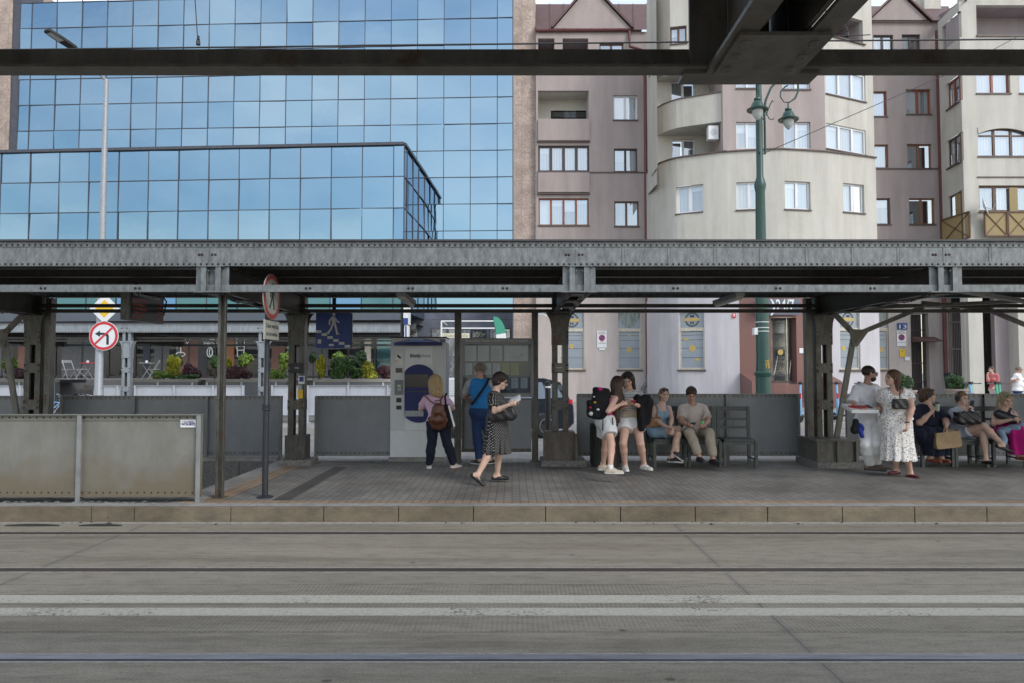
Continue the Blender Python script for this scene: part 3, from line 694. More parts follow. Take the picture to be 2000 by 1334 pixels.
M['orangewood'] = mat('orange_wood_frame', (.26, .11, .05), .45, scale=20); M['darkframe'] = mat('dark_frame', (.06, .045, .045), .5)
M['sill'] = mat('brown_sill', (.10, .07, .065), .5)
STY = {'w': 'upvc', 'b': 'wood', 'r': 'redwood', 'o': 'orangewood', 'd': 'darkframe'}
wrnd = random.Random(21)
def window(parent, face, r, sty='w', n=2, fill=('curtain', 'curtain'), rec=.16, sill=True, fw=.07, transom=None, nm='window'):
    u0, u1, z0, z1 = r; A, B = face.p(u0, z0, rec), face.p(u1, z0, rec)
    X = (B - A); W = X.length; X.normalize(); Nn = (face.p(u0, z0, 0) - A).normalized(); H = z1 - z0
    def bx(mb, a, b, c, d, o0, o1):
        q = lambda s, t, o: A + X * s + Nn * o + Vector((0, 0, t))
        mb.hexa([q(a, c, o0), q(b, c, o0), q(b, c, o1), q(a, c, o1), q(a, d, o0), q(b, d, o0), q(b, d, o1), q(a, d, o1)])
    f = MB(); wts = [W * k / n for k in range(n + 1)]
    bx(f, 0, W, 0, fw, -.03, .04); bx(f, 0, W, H - fw, H, -.03, .04); bx(f, 0, fw, fw, H - fw, -.03, .04); bx(f, W - fw, W, fw, H - fw, -.03, .04)
    for w in wts[1:-1]: bx(f, w - fw * .8, w + fw * .8, fw, H - fw, -.03, .045)
    if transom: bx(f, fw, W - fw, H * transom - fw * .5, H * transom + fw * .5, -.03, .038)
    fr = f.build(nm, M[STY[sty]], parent)
    g = MB(); g.quad(A + X * fw + Vector((0, 0, fw)), A + X * (W - fw) + Vector((0, 0, fw)), A + X * (W - fw) + Vector((0, 0, H - fw)), A + X * fw + Vector((0, 0, H - fw))); g.build('pane', M['pane'], fr)
    for k in range(n):
        c = fill[k % len(fill)]
        if c is None: c = 'inside'
        dd = .08 if c != 'inside' else .5
        b = MB(); P0 = A - Nn * dd; a_, b_ = wts[k], wts[k + 1]
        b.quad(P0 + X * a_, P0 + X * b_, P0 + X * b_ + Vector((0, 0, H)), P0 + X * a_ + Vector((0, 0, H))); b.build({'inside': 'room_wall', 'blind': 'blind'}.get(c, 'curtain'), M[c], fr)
        if c != 'inside' and wrnd.random() < .35:
            P0 = A - Nn * .05; h0 = H * wrnd.uniform(.45, .8); b = MB(); b.quad(P0 + X * a_ + Vector((0, 0, h0)), P0 + X * b_ + Vector((0, 0, h0)), P0 + X * b_ + Vector((0, 0, H)), P0 + X * a_ + Vector((0, 0, H))); b.build('blind', M['blind'], fr)
    if sill:
        s_ = MB(); bx(s_, -.04, W + .04, -.06, 0, -.03, rec + .06); s_.build('sill', M['sill'], fr)
    return fr
def relief(parent, face, r, m, name='parapet', out=.12, th=.1, step=1e9):
    """a slab standing proud of the facade"""
    u0, u1, z0, z1 = r; k = max(1, int((u1 - u0) / step)); mb = MB()
    for i in range(k):
        a, b = u0 + (u1 - u0) * i / k, u0 + (u1 - u0) * (i + 1) / k
        mb.hexa([face.p(a, z0, -out), face.p(b, z0, -out), face.p(b, z0, -out + th), face.p(a, z0, -out + th), face.p(a, z1, -out), face.p(b, z1, -out), face.p(b, z1, -out + th), face.p(a, z1, -out + th)])
    return mb.build(name, m, parent)
def loggia(parent, face, r, m, depth=1.3, name='loggia'):
    """inside of a recessed balcony: floor, ceiling, cheeks and back wall"""
    u0, u1, z0, z1 = r; mb = MB(); q = lambda u, z, d: face.p(u, z, d)
    a = .222
    mb.quad(q(u0, z0, depth), q(u1, z0, depth), q(u1, z1, depth), q(u0, z1, depth)); mb.quad(q(u0, z1, a), q(u1, z1, a), q(u1, z1, depth), q(u0, z1, depth)); mb.quad(q(u0, z0, a), q(u1, z0, a), q(u1, z0, depth), q(u0, z0, depth))
    mb.quad(q(u0, z0, a), q(u0, z1, a), q(u0, z1, depth), q(u0, z0, depth)); mb.quad(q(u1, z0, a), q(u1, z1, a), q(u1, z1, depth), q(u1, z0, depth))
    return mb.build(name, m, parent)
def render_mat(name, c, amt=.1):
    m = mat(name, c, .9, scale=1.3, amt=amt * 1.7, bump=.15, bscale=90, stretch=(1, 1, .16), detail=9)
    N, L = m.node_tree.nodes, m.node_tree.links; b = N['Principled BSDF']; src = b.inputs['Base Color'].links[0].from_socket; t = N.new("ShaderNodeTexCoord")
    for sc, st, p0, p1, dk in ((2.2, (1, 1, .05), .34, .5, .93), (.55, (1, 1, 1), .38, .5, .95)):
        mp_ = N.new("ShaderNodeMapping"); mp_.inputs['Scale'].default_value = st; n = N.new("ShaderNodeTexNoise"); n.inputs['Scale'].default_value = sc; n.inputs['Detail'].default_value = 8; n.inputs['Roughness'].default_value = .7; L.new(t.outputs['Object'], mp_.inputs[0]); L.new(mp_.outputs[0], n.inputs[0])
        r = N.new("ShaderNodeValToRGB"); r.color_ramp.elements[0].position = p0; r.color_ramp.elements[1].position = p1; r.color_ramp.elements[0].color = (dk, dk, dk * .98, 1); r.color_ramp.elements[1].color = (1, 1, 1, 1); x = N.new("ShaderNodeMixRGB"); x.blend_type = 'MULTIPLY'; x.inputs[0].default_value = 1
        L.new(n.outputs[0], r.inputs[0]); L.new(src, x.inputs[1]); L.new(r.outputs[0], x.inputs[2]); src = x.outputs[0]
    L.new(src, b.inputs['Base Color'])
    return m
M['pink'] = render_mat('pink_render', (.385, .325, .312)); M['beige'] = render_mat('beige_render', (.53, .508, .46)); M['lilac'] = render_mat('lilac_render', (.52, .50, .53))
M['pink_low'] = render_mat('pale_pink_render', (.47, .415, .395)); M['mauve'] = render_mat('mauve_render', (.34, .295, .305))
M['rooftin'] = mat('red_tin_roof', (.115, .06, .055), .55, .1, scale=2, amt=.25); M['gutter'] = mat('red_gutter', (.15, .05, .05), .5, .2)
M['redgranite'] = mat('red_granite', (.22, .11, .09), .5, scale=60, c2=(.15, .075, .065), detail=8)

# ---------------------------------------------------------------- pink block of flats
b1 = thing('apartment_building', 'dusty pink block of flats with a pointed gable beside the stone strip', 'building', (PX(1150, 40), 40, 0))
f1 = Face(38.0)
holes = [f1.rect(1051, 1150, 177, 232), f1.rect(1198, 1245, 186, 234), f1.rect(1051, 1151, 284, 335), f1.rect(1199, 1245, 290, 335), f1.rect(1052, 1150, 387, 440), f1.rect(1200, 1248, 393, 442),
         f1.rect(1051, 1083, 75, 128), f1.rect(1099, 1149, 75, 128), f1.rect(1171, 1218, 84, 130)]
low = [f1.rect(1093, 1141, 608, 722), f1.rect(1207, 1252, 608, 722)]
U0, U1 = pu(1047, 400), pu(1270, 400); zsp = PZ(560, 38)
wall(f1, U0, U1, zsp, f1.z(1100, 62), holes, M['pink'], b1)
wall(f1, U0, U1, 0, zsp, low, M['pink_low'], b1, name='wall')
loggia(b1, f1, holes[0], M['beige'])
for h in holes[6:8]: loggia(b1, f1, h, M['mauve'])
window(b1, Face(39.3), Face(39.3).rect(1076, 1150, 216, 232), 'b', 3, ('inside', 'curtain2'), rec=.0, sill=False)
window(b1, f1, holes[1], 'w', 2, ('blind',)); window(b1, f1, holes[2], 'd', 4, ('curtain',), sill=True, fw=.1); window(b1, f1, holes[3], 'd', 2, ('curtain',))
window(b1, f1, holes[4], 'r', 4, ('blind', 'curtain', 'curtain2', 'curtain')); window(b1, f1, holes[5], 'b', 2, ('curtain2', 'curtain')); window(b1, f1, holes[8], 'b', 2, ('curtain',))
relief(b1, f1, f1.rect(1051, 1151, 234, 275), M['pink']); relief(b1, f1, f1.rect(1051, 1151, 338, 376), M['pink'])
for y in (276, 378): relief(b1, f1, f1.rect(1049, 1152, y, y + 2), M['sill'], 'drip_edge', .15, .2)
relief(b1, f1, f1.rect(1153, 1258, 336, 338), M['sill'], 'string_course', .05, .06)
# gable, roof, gutter
mb = MB(); zb0 = f1.z(1100, 62)
q = lambda x, y: (PX(pu(x, y), 37.9), 37.9, f1.z(1100, y))
ap = (1153, -26); pts = [q(1081, 57), q(1232, 57), q(*ap)]
mb.prism([0, 1, 2], lambda *a: pts[0], (0, 0, 0)) if False else mb.add([*pts, *[(p[0], 38.4, p[2]) for p in pts]], [(0, 1, 2), (5, 4, 3), (0, 3, 4, 1), (1, 4, 5, 2), (2, 5, 3, 0)]); mb.build('gable', M['pink'], b1)
mb = MB(); tip = Vector(pts[2]); g1 = Vector(pts[0]); g2 = Vector(pts[1])
for g in (g1, g2):
    back = Vector((tip.x, 42.5, tip.z)); gb = Vector((g.x, 39.2, g.z)); s = -1 if g is g1 else 1
    mb.add([g + Vector((s * .15, -.1, .0)), tip + Vector((0, -.1, .18)), back, gb], [(0, 1, 2, 3)])
    mb.bar(g + Vector((s * .08, -.12, .03)), tip + Vector((0, -.12, .12)), .08, .1)
zr = PZ(8, 41.5); a, b = PX(U0, 38), PX(pu(1264, 50), 38)
mb.quad((a, 37.8, zb0 + .02), (b, 37.8, zb0 + .02), (b * 1.09, 41.5, zr), (a * 1.09, 41.5, zr))
for k in range(9):
    x = a + (b - a) * k / 8; mb.bar((x, 37.8, zb0 + .05), (x * 1.09, 41.5, zr + .03), .03, .05)
mb.quad((a * 1.09, 41.5, zr), (b * 1.09, 41.5, zr), (b * 1.09, 50, zr - 4), (a * 1.09, 50, zr - 4))
mb.build('roof', M['rooftin'], b1)
mb = MB(); mb.tube([q(1047, 61), q(1230, 60)], .09, 8); mb.tube([q(1229, 62), (q(1229, 62)[0], 37.8, zb0 - .9), (q(1262, 62)[0], 37.75, zb0 - 1.2)], .07, 8); mb.build('gutter', M['gutter'], b1)
mb = MB(); x = PX(pu(1262, 400), 37.7); mb.tube([(x, 37.7, f1.z(1262, 140)), (x, 37.7, 1.6)], .09, 8); mb.build('downpipe', M['gutter'], b1)
mb = MB(); mb.tube([(x, 37.7, 1.6), (x, 37.6, 1.2), (x - .25, 37.6, .9), (x - .25, 37.6, .15)], .13, 8); mb.build('downpipe_foot', mat('grey_pipe', (.14, .14, .15)), b1)

# advertising windows of the ground floor
M['adfilm'] = mat('frosted_film', (.25, .29, .33), .25, scale=2, amt=.1); M['adframe'] = mat('cream_frame', (.52, .47, .38), .45)
M['yellow'] = mat('yellow_disc', (.46, .33, .11), .5, scale=3, amt=.05); M['ink'] = mat('dark_ink', (.02, .025, .035), .5)
M['plant_print'] = mat('tropical_print', (.30, .33, .30), .4, scale=7, c2=(.06, .09, .10), stretch=(1, 1, .3))
def ad_window(parent, face, r, logo=1, discs=(), rec=.12):
    u0, u1, z0, z1 = r; um = (u0 + u1) / 2
    A, B = face.p(u0, z0, rec), face.p(u1, z0, rec); X = B - A; W = X.length; X.normalize(); Nn = (face.p(u0, z0, 0) - A).normalized(); H = z1 - z0
    q = lambda s, t, o: A + X * s + Nn * o + Vector((0, 0, t))
    def bx(mb, a, b, c, d, o0, o1): mb.hexa([q(a, c, o0), q(b, c, o0), q(b, c, o1), q(a, c, o1), q(a, d, o0), q(b, d, o0), q(b, d, o1), q(a, d, o1)])
    zt = H * .68; f = MB()
    bx(f, 0, W, 0, .09, -.03, .05); bx(f, 0, W, zt - .08, zt + .08, -.03, .05); bx(f, 0, .07, .09, zt - .08, -.03, .04); bx(f, W - .07, W, .09, zt - .08, -.03, .04); bx(f, 0, .03, zt, H, -.03, .04); bx(f, W - .03, W, zt, H, -.03, .04); bx(f, 0, W, H - .03, H, -.03, .04)
    fr = f.build('shop_window', M['adframe'], parent)
    g = MB(); bx(g, .07, W - .07, .09, zt - .08, -.02, 0); bx(g, .03, W - .03, zt + .08, H - .03, -.02, 0); g.build('pane', M['adfilm'], fr)
    g = MB()
    for t in (.20, .36, .50, .58, .64): bx(g, .07, W - .07, H * t, H * t + .018, .0, .004)
    g.build('stripe', M['ink'], fr)
    g = MB()
    for dx, t, rr_, half in discs:
        k = 24; c = q(W / 2 + dx, H * t, .005)
        a0, a1 = (0, 2 * math.pi) if half == 0 else ((0, math.pi) if half > 0 else (math.pi, 2 * math.pi))
        for ring, oo in ((rr_, .004),):
            vs = [c + X * (ring * math.cos(a0 + (a1 - a0) * j / k)) + Vector((0, 0, ring * math.sin(a0 + (a1 - a0) * j / k))) for j in range(k + 1)]
            g.add(vs + [v + Nn * .004 for v in vs], [tuple(range(k + 1)), tuple(range(2 * k + 1, k, -1))])
    if discs: g.build('disc', M['yellow'], fr)
    cz = zt + (H - zt) * .52
    if logo == 1:
        g = MB(); R = W * .29; k = 28
        for R0, R1 in ((R, R * .86), (R * .8, R * .76)):
            for j in range(k):
                t0, t1 = 2 * math.pi * j / k, 2 * math.pi * (j + 1) / k
                pt = lambda r_, t_, o: q(W / 2 + r_ * math.cos(t_), cz + r_ * math.sin(t_), o)
                g.quad(pt(R0, t0, .006), pt(R0, t1, .006), pt(R1, t1, .006), pt(R1, t0, .006))
        bx(g, W / 2 - .008, W / 2 + .008, cz - R * 1.35, cz - R, .002, .006)
        for s in (-.25, .05): bx(g, W / 2 + R * s, W / 2 + R * (s + .2), cz - R * .62, cz - R * .3, .002, .006)
        bx(g, W / 2 - R * .3, W / 2 + R * .3, cz + R * .32, cz + R * .6, .002, .006)
        g.build('logo', M['ink'], fr)
        g = MB(); bx(g, W / 2 - R * 1.05, W / 2 + R * 1.05, cz - R * .2, cz + R * .22, .007, .012); g.build('logo_band', M['yellow'], fr)
        text_mesh('SOUTH BUS'[:9] if False else 'COFFEE BREAK', R * .3, q(W / 2, cz, .014), M['ink'], fr, nrm=Nn, ext=.0005, width=R * 1.8) if False else None
    else:
        g = MB(); R = W * .36; k = 20
        vs = [q(W / 2 + R * math.cos(math.pi * (1 + j / k)), cz + R * .1 + R * math.sin(math.pi * (1 + j / k)), .005) for j in range(k + 1)]
        g.add(vs, [tuple(range(k + 1))]); bx(g, .04, W - .04, cz + R * .1, H - .05, .002, .006); g.build('print', M['plant_print'], fr)
    s_ = MB(); bx(s_, -.08, W + .08, -.08, 0, -.03, rec + .08); s_.build('sill', M['sill'], fr)
    return fr
ad_window(b1, f1, low[0], 1, [(0, .40, .13, 0)]); ad_window(b1, f1, low[1], 2, [(0, .34, .15, 0), (0, .57, .1, 1)])

# ---------------------------------------------------------------- beige rounded block
b2 = thing('apartment_building', 'cream block of flats with a rounded front behind the green lamp post', 'building', (PX(1490, 37), 37, 0))
YB = smooth_table([(1240, 38.4), (1262, 37.6), (1272, 36.4), (1290, 35.3), (1325, 34.4), (1415, 33.5), (1530, 33.0), (1620, 33.4), (1712, 34.3), (1740, 34.7)])
fb = Face(YB)
Ztop = fb.z(1530, 292); zs2 = PZ(572, 33.0); UR = pu(1712, 400)
hb = [fb.rect(1320, 1374, 362, 415), fb.rect(1438, 1489, 355, 409), fb.rect(1533, 1583, 354, 409), fb.rect(1647, 1688, 359, 415)]
wall(fb, pu(1263, 400), UR, zs2, Ztop, hb, M['beige'], b2, step=12, back=.3)
for i, h in enumerate(hb): window(b2, fb, h, 'w', 2, (('curtain', 'curtain2'), ('curtain',), ('curtain', 'curtain2'), ('curtain', 'inside'))[i], fw=.08)
relief(b2, fb, (pu(1263, 400), UR + .5, Ztop, Ztop + .06), M['sill'], 'coping', .08, .5, step=14)
hl = [fb.rect(1326, 1376, 606, 722), fb.rect(1641, 1680, 606, 722)]
dr = (pu(1444, 650), pu(1576, 650))
wall(fb, pu(1263, 600), dr[0], 0, zs2, hl[:1], M['lilac'], b2, step=12); wall(fb, dr[1], UR, 0, zs2, hl[1:], M['lilac'], b2, step=12)
ad_window(b2, fb, hl[0], 1, [(0, .36, .16, 0), (-.28, .50, .12, 1), (.25, .19, .13, -1)]); ad_window(b2, fb, hl[1], 1, [(-.3, .36, .12, 0)])
# red granite portal with the glazed door
dd = fb.rect(1506, 1556, 620, 748)
wall(fb, dr[0], dr[1], 0, zs2, [dd], M['redgranite'], b2, name='portal', reveal=.5, step=20)
fd = Face(lambda u: YB(u) + .45)
r = fd.rect(1508, 1548, 628, 748); fr = window(b2, fd, (dd[0], dd[0] + (dd[1] - dd[0]) * .62, dd[2], dd[3]), 'w', 1, ('inside',), rec=0, sill=False, fw=.1, nm='door'); fr.data.materials[0] = M['adframe']
fr2 = window(b2, fd, (dd[0] + (dd[1] - dd[0]) * .63, dd[1], dd[2], dd[3]), 'w', 1, ('inside',), rec=0, sill=False, fw=.09, nm='side_light'); fr2.data.materials[0] = M['adframe']
p = fd.p(pu(1524, 688), PZ(688, 33.4), -.02); mb = MB(); mb.lathe(p, [(.0, -.01), (.13, -.01), (.13, 0), (0, 0)], 20, axis='y'); mb.build('disc', M['yellow'], fr)

mb = MB(); a, b = dr[0] - 3, dr[1] + 3
for k in range(4): A = fb.p(pu(1492, 700), 0, -.28 * (4 - k) - .02); B = fb.p(pu(1575, 700), 0, -.28 * (4 - k) - .02); mb.hexa([(A.x, A.y, 0), (B.x, B.y, 0), (B.x, 33.6, 0), (A.x, 33.6, 0), (A.x, A.y, .17 * (k + 1)), (B.x, B.y, .17 * (k + 1)), (B.x, 33.6, .17 * (k + 1)), (A.x, 33.6, .17 * (k + 1))])
mb.build('entrance_steps', M['redgranite'], b2)
for x0, x1 in ((1446, 1466), (1592, 1612)):
    mb = MB()
    A, B = fb.p(x0, 0, 0), fb.p(x1, 0, 0); z1, z2 = PZ(728, 33), PZ(745, 32)
    mb.hexa([(A.x, A.y - 1.6, 0), (B.x, A.y - 1.6, 0), (B.x, A.y, 0), (A.x, A.y, 0), (A.x, A.y - 1.6, z2), (B.x, A.y - 1.6, z2), (B.x, A.y, z1), (A.x, A.y, z1)])
    mb.build('stair_cheek', M['redgranite'], b2)
# upper storeys
fu = Face(33.35); zt2 = PZ(-60, 33.3)
hu = [fu.rect(1438, 1482, 238, 290), fu.rect(1531, 1583, 238, 290), fu.rect(1438, 1482, 118, 172), fu.rect(1528, 1582, 118, 174), fu.rect(1438, 1482, 0, 52), fu.rect(1528, 1580, 0, 52)]
a1, a2 = pu(1412, 250), pu(1611, 200)
wall(fu, a1, a2, Ztop + .06, zt2, hu, M['pink'], b2, back=2.2)
for h in hu: window(b2, fu, h, 'w', 2, ('curtain2', 'curtain'), sill=h[2] > Ztop + .3)
yr = lerp_table([(1590, 33.2), (1612, 33.25), (1720, 34.8)]); fr_ = Face(yr); hr = [(pu(1614, 270), pu(1691, 270), PZ(288, 33.3), PZ(238, 33.3)), (pu(1613, 160), pu(1690, 160), PZ(180, 33.3), PZ(126, 33.3)), (pu(1612, 50), pu(1685, 50), PZ(64, 33.3), PZ(16, 33.3))]
wall(fr_, a2, pu(1706, 200), Ztop + .06, zt2, hr, M['beige'], b2, back=3)
for h in hr[:2]: window(b2, fr_, h, 'w', 3, ('blind', 'curtain'), rec=.1, fw=.08)
loggia(b2, fr_, hr[2], M['mauve'], 1.6); relief(b2, fr_, (hr[2][0], hr[2][1] + 3, hr[2][2] - .05, hr[2][2]), M['sill'], 'drip_edge', .1, .15)
# left balconies
fl2 = Face(35.6); a0 = pu(1282, 200); zc = Ztop + .0
hw = [fl2.rect(1312, 1358, 272, 310), fl2.rect(1310, 1358, 158, 205)]
hw = [(h[0], h[1], h[2] - .3, h[3]) for h in hw]
wall(fl2, a0 - 8, a1 + 8, Ztop - 1, PZ(95, 35.6), hw, M['beige'], b2)
window(b2, fl2, hw[0], 'w', 2, ('inside', 'curtain2')); window(b2, fl2, hw[1], 'w', 2, ('curtain2', 'inside'))
fT = Face(lerp_table([(1240, 37.6), (1262, 37.0), (1282, 34.3), (1420, 33.6)])); ht = [(pu(1309, 65), pu(1341, 65), PZ(84, 34), PZ(50, 34))]
wall(fT, pu(1264, 60), a1, PZ(118, 34), zt2, ht, M['beige'], b2, back=1.5); window(b2, fT, ht[0], 'b', 2, ('curtain2',))
mb = MB(); A, B = fT.p(a0, 0), fl2.p(a0, 0); mb.quad(Vector((A.x, 34.1, Ztop - .5)), Vector((A.x, 35.8, Ztop - .5)), Vector((A.x, 35.8, zt2)), Vector((A.x, 34.1, zt2)))
fs = Face(lerp_table([(1240, 38.2), (1262, 37.6), (1282, 34.6)])); mb.build('balcony_cheek', M['beige'], b2)
wall(fs, pu(1264, 200), pu(1282, 200), Ztop - 1.2, zt2, [], M['beige'], b2, back=.3)
for yt, yb in ((180, 232), (66, 120)):
    zt_, zb_ = PZ(yt, 33.5), PZ(yb, 33.5)
    ff = Face(lambda u: YB(u) + .05); relief(b2, ff, (a0, a1, zb_, zt_), M['beige'], 'balcony_parapet', .0, .12, step=12); relief(b2, ff, (a0 - .5, a1, zt_, zt_ + .05), M['sill'], 'balcony_coping', .04, .2, step=12)
    mb = MB(); k = 10
    top = [ff.p(a0 + (a1 - a0) * i / k, zb_ - .001, .0) for i in range(k + 1)]
    for i in range(k): a_, b_ = top[i], top[i + 1]; mb.hexa([a_ - Vector((0, 0, .1)), b_ - Vector((0, 0, .1)), (b_.x, 35.6, zb_ - .1), (a_.x, 35.6, zb_ - .1), a_, b_, (b_.x, 35.6, zb_), (a_.x, 35.6, zb_)])
    mb.build('balcony_slab', M['beige'], b2)

# ---------------------------------------------------------------- mauve block between
b3 = thing('apartment_building', 'mauve pink block of flats squeezed between the rounded cream block and the downpipe', 'building', (PX(1770, 40), 40, 0))
f3 = Face(38.2); U0, U1 = pu(1695, 300), pu(1842, 300)
h3 = [f3.rect(1704, 1732, 178, 227), f3.rect(1770, 1818, 174, 223), f3.rect(1704, 1735, 282, 328), f3.rect(1772, 1820, 281, 329), f3.rect(1708, 1739, 387, 438), f3.rect(1776, 1826, 387, 438), f3.rect(1706, 1745, 68, 118), f3.rect(1762, 1798, 67, 118)]
zt3 = PZ(43, 38.2)
wall(f3, U0, U1, PZ(560, 38.2), zt3, h3, M['pink'], b3)
for h, s, fl in zip(h3, 'rroobodd', (('curtain',), ('blind', 'curtain'), ('curtain',), ('curtain2', 'inside'), ('curtain2',), ('inside', 'inside'), ('curtain',), ('curtain', 'inside'))): window(b3, f3, h, s, 1 if h[1] - h[0] < 33 and s in 'rob' and h[0] < pu(1745, 300) else 2, fl)
relief(b3, f3, f3.rect(1712, 1836, 328.5, 331), M['sill'], 'string_course', .05, .06)
lg = [f3.rect(1716, 1736, 606, 722), f3.rect(1780, 1815, 612, 775)]
wall(f3, U0, pu(1858, 600), 0, PZ(560, 38.2), lg, M['pink_low'], b3, reveal=.6)
ad_window(b3, f3, lg[0], 2, [(-.1, .34, .15, 0)])
mb = MB(); u0, u1, z0, z1 = lg[1]; A, B = f3.p(u0, 0, .3), f3.p(u1, 0, .3)
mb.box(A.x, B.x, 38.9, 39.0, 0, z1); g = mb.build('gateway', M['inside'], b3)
mb = MB(); n = 12
for k in range(n + 1): x = A.x + (B.x - A.x) * k / n; mb.box(x - .015, x + .015, 38.5, 38.53, .1, z1)
for z in (.15, 1.2, 2.2, z1 - .9): mb.box(A.x, B.x, 38.49, 38.54, z, z + .05)
mb.build('grille', M['darkframe'], g)
mb = MB(); zz = PZ(668, 38); mb.prism([(38.1, zz), (37.2, zz), (38.1, zz + .28)], lambda u, v: (A.x, u, v), (B.x - A.x + .25, 0, 0)); mb.build('gate_canopy', M['rooftin'], g)
apx = (1756, -14)
q = lambda x, y, Y=38.1: (PX(pu(x, y), Y), Y, PZ(y, Y))
pts = [q(1695, 43), q(1816, 43), q(*apx)]
mb = MB(); mb.add([*pts, *[(p[0], 38.6, p[2]) for p in pts]], [(0, 1, 2), (5, 4, 3), (0, 3, 4, 1), (1, 4, 5, 2), (2, 5, 3, 0)]); mb.build('gable', M['pink'], b3)
mb = MB(); tip = Vector(pts[2]); g1, g2 = Vector(pts[0]), Vector(pts[1])
for g, s in ((g1, -1), (g2, 1)):
    mb.add([g + Vector((s * .15, -.1, 0)), tip + Vector((0, -.1, .2)), Vector((tip.x, 43, tip.z + .2)), Vector((g.x, 39.5, g.z))], [(0, 1, 2, 3)]); mb.bar(g + Vector((s * .1, -.12, .04)), tip + Vector((0, -.12, .14)), .08, .1)
A = q(1690, 43); B = q(1860, 43); zr = PZ(12, 43)
mb.quad((A[0], 38.0, zt3), (B[0], 38.0, zt3), (B[0] * 1.12, 43, zr), (A[0] * 1.12, 43, zr)); mb.quad((A[0] * 1.12, 43, zr), (B[0] * 1.12, 43, zr), (B[0] * 1.12, 52, zr - 4), (A[0] * 1.12, 52, zr - 4)); rf = mb.build('roof', M['rooftin'], b3)
mb = MB(); c = P(1812, 10, 42.5); mb.box(c.x - .5, c.x + .5, 42, 43, zr - 1, c.z + .9); mb.box(c.x - .58, c.x + .58, 41.9, 43.1, c.z + .9, c.z + 1.0); mb.build('chimney', M['beige'], rf)
mb = MB(); x = PX(pu(1836, 300), 37.6); mb.tube([(x, 37.6, PZ(60, 37.6)), (x, 37.6, 1.7)], .1, 8); mb.build('downpipe', M['gutter'], b3)
mb = MB(); mb.tube([(x + .05, 37.6, 1.7), (x + .15, 37.6, .9), (x + .35, 37.5, .4), (x + .2, 37.5, .1)], .16, 8); mb.build('downpipe_foot', M['ink'], b3)

# ---------------------------------------------------------------- right cream block
b4 = thing('apartment_building', 'cream block of flats at the right edge with brown trellis balconies', 'building', (PX(1960, 38), 38, 0))
f4 = Face(lerp_table([(1820, 38.6), (1836, 38.0), (1890, 35.2)])); f5 = Face(35.2)
uc = pu(1890, 300); ul = pu(1838, 300); zt4 = PZ(20, 35.2)
y4 = lambda u: f4.Yf(u)
def r4(x0, x1, yt0, yb0): u0, u1 = pu(x0, (yt0 + yb0) / 2), pu(x1, (yt0 + yb0) / 2); return (u0, u1, PZ(yb0, y4(u1)), PZ(yt0, y4(u1)))
h4 = [r4(1848, 1880, 143, 195), r4(1849, 1882, 257, 313), r4(1852, 1884, 370, 468), r4(1840, 1878, 22, 72)]
wall(f4, ul, uc, PZ(560, 35.2), PZ(3, 35.2), h4, M['beige'], b4)
window(b4, f4, h4[0], 'r', 2, ('curtain', 'curtain2')); window(b4, f4, h4[1], 'b', 2, ('curtain2', 'curtain')); window(b4, f4, h4[2], 'b', 2, ('inside', 'curtain')); loggia(b4, f4, h4[3], M['mauve'])
h5 = [f5.rect(1907, 1973, 137, 182), f5.rect(1991, 2060, 137, 182), f5.rect(1910, 2012, 250, 305), f5.rect(1912, 2080, 362, 413), f5.rect(1907, 2100, 10, 68)]
wall(f5, uc, 2300, PZ(560, 35.2), PZ(-60, 35.2), h5, M['beige'], b4)
window(b4, f5, h5[0], 'r', 2, ('curtain',)); window(b4, f5, h5[1], 'r', 2, ('curtain',)); window(b4, f5, h5[2], 'b', 3, ('curtain',), transom=.75); window(b4, f5, h5[3], 'b', 5, ('curtain2', 'curtain'), fw=.1); loggia(b4, f5, h5[4], M['mauve'])
mb = MB(); u0, u1, z0, z1 = h5[2]; A, B = f5.p(u0, z1), f5.p(u1, z1); k = 14   # shallow arch over the window
for i in range(k):
    t0, t1 = i / k, (i + 1) / k; e = lambda t: .28 * (1 - (2 * t - 1) ** 2)
    a_, b_ = A.lerp(B, t0), A.lerp(B, t1); mb.hexa([a_ + Vector((0, -.04, e(t0) - .3)), b_ + Vector((0, -.04, e(t1) - .3)), b_ + Vector((0, .05, e(t1) - .3)), a_ + Vector((0, .05, e(t0) - .3)), a_ + Vector((0, -.04, .03)), b_ + Vector((0, -.04, .03)), b_ + Vector((0, .05, .03)), a_ + Vector((0, .05, .03))])
mb.build('window_arch', M['beige'], b4)
M['yellowboard'] = mat('yellow_boards', (.33, .25, .11), .6, scale=10, c2=(.25, .18, .08), stretch=(12, 12, .3))
relief(b4, f5, f5.rect(1973, 1989, 366, 412), M['yellowboard'], 'board_panel', -.04, .04); relief(b4, f4, (pu(1866, 410), pu(1876, 410), h4[2][2] + 1.2, h4[2][3] - .1), M['yellowboard'], 'board_panel', .0, .1)
def trellis(face, x0, x1, z0, z1):
    bal = relief(b4, face, (x0, x1, z0, z1), M['yellowboard'], 'balcony', .32, .05)
    mb = MB(); k = max(1, round((x1 - x0) / 48))
    for i in range(k):
        a, b = x0 + (x1 - x0) * i / k, x0 + (x1 - x0) * (i + 1) / k; c = [face.p(a + .8, z0, -.34), face.p(b - .8, z0, -.34), face.p(b - .8, z1, -.34), face.p(a + .8, z1, -.34)]
        for j in range(4): mb.bar(c[j], c[(j + 1) % 4], .06, .07, (0, -1, 0))
        mb.bar(c[0], c[2], .03, .035, (0, -1, 0)); mb.bar(c[1], c[3], .03, .035, (0, -1, 0))
    mb.build('balcony_frame', M['wood'], bal)
trellis(f5, pu(1914, 435), pu(2092, 435), PZ(461, 34.9), PZ(414, 34.9)); trellis(f4, pu(1850, 435), pu(1886, 435), PZ(468, 35.4), PZ(418, 35.4))
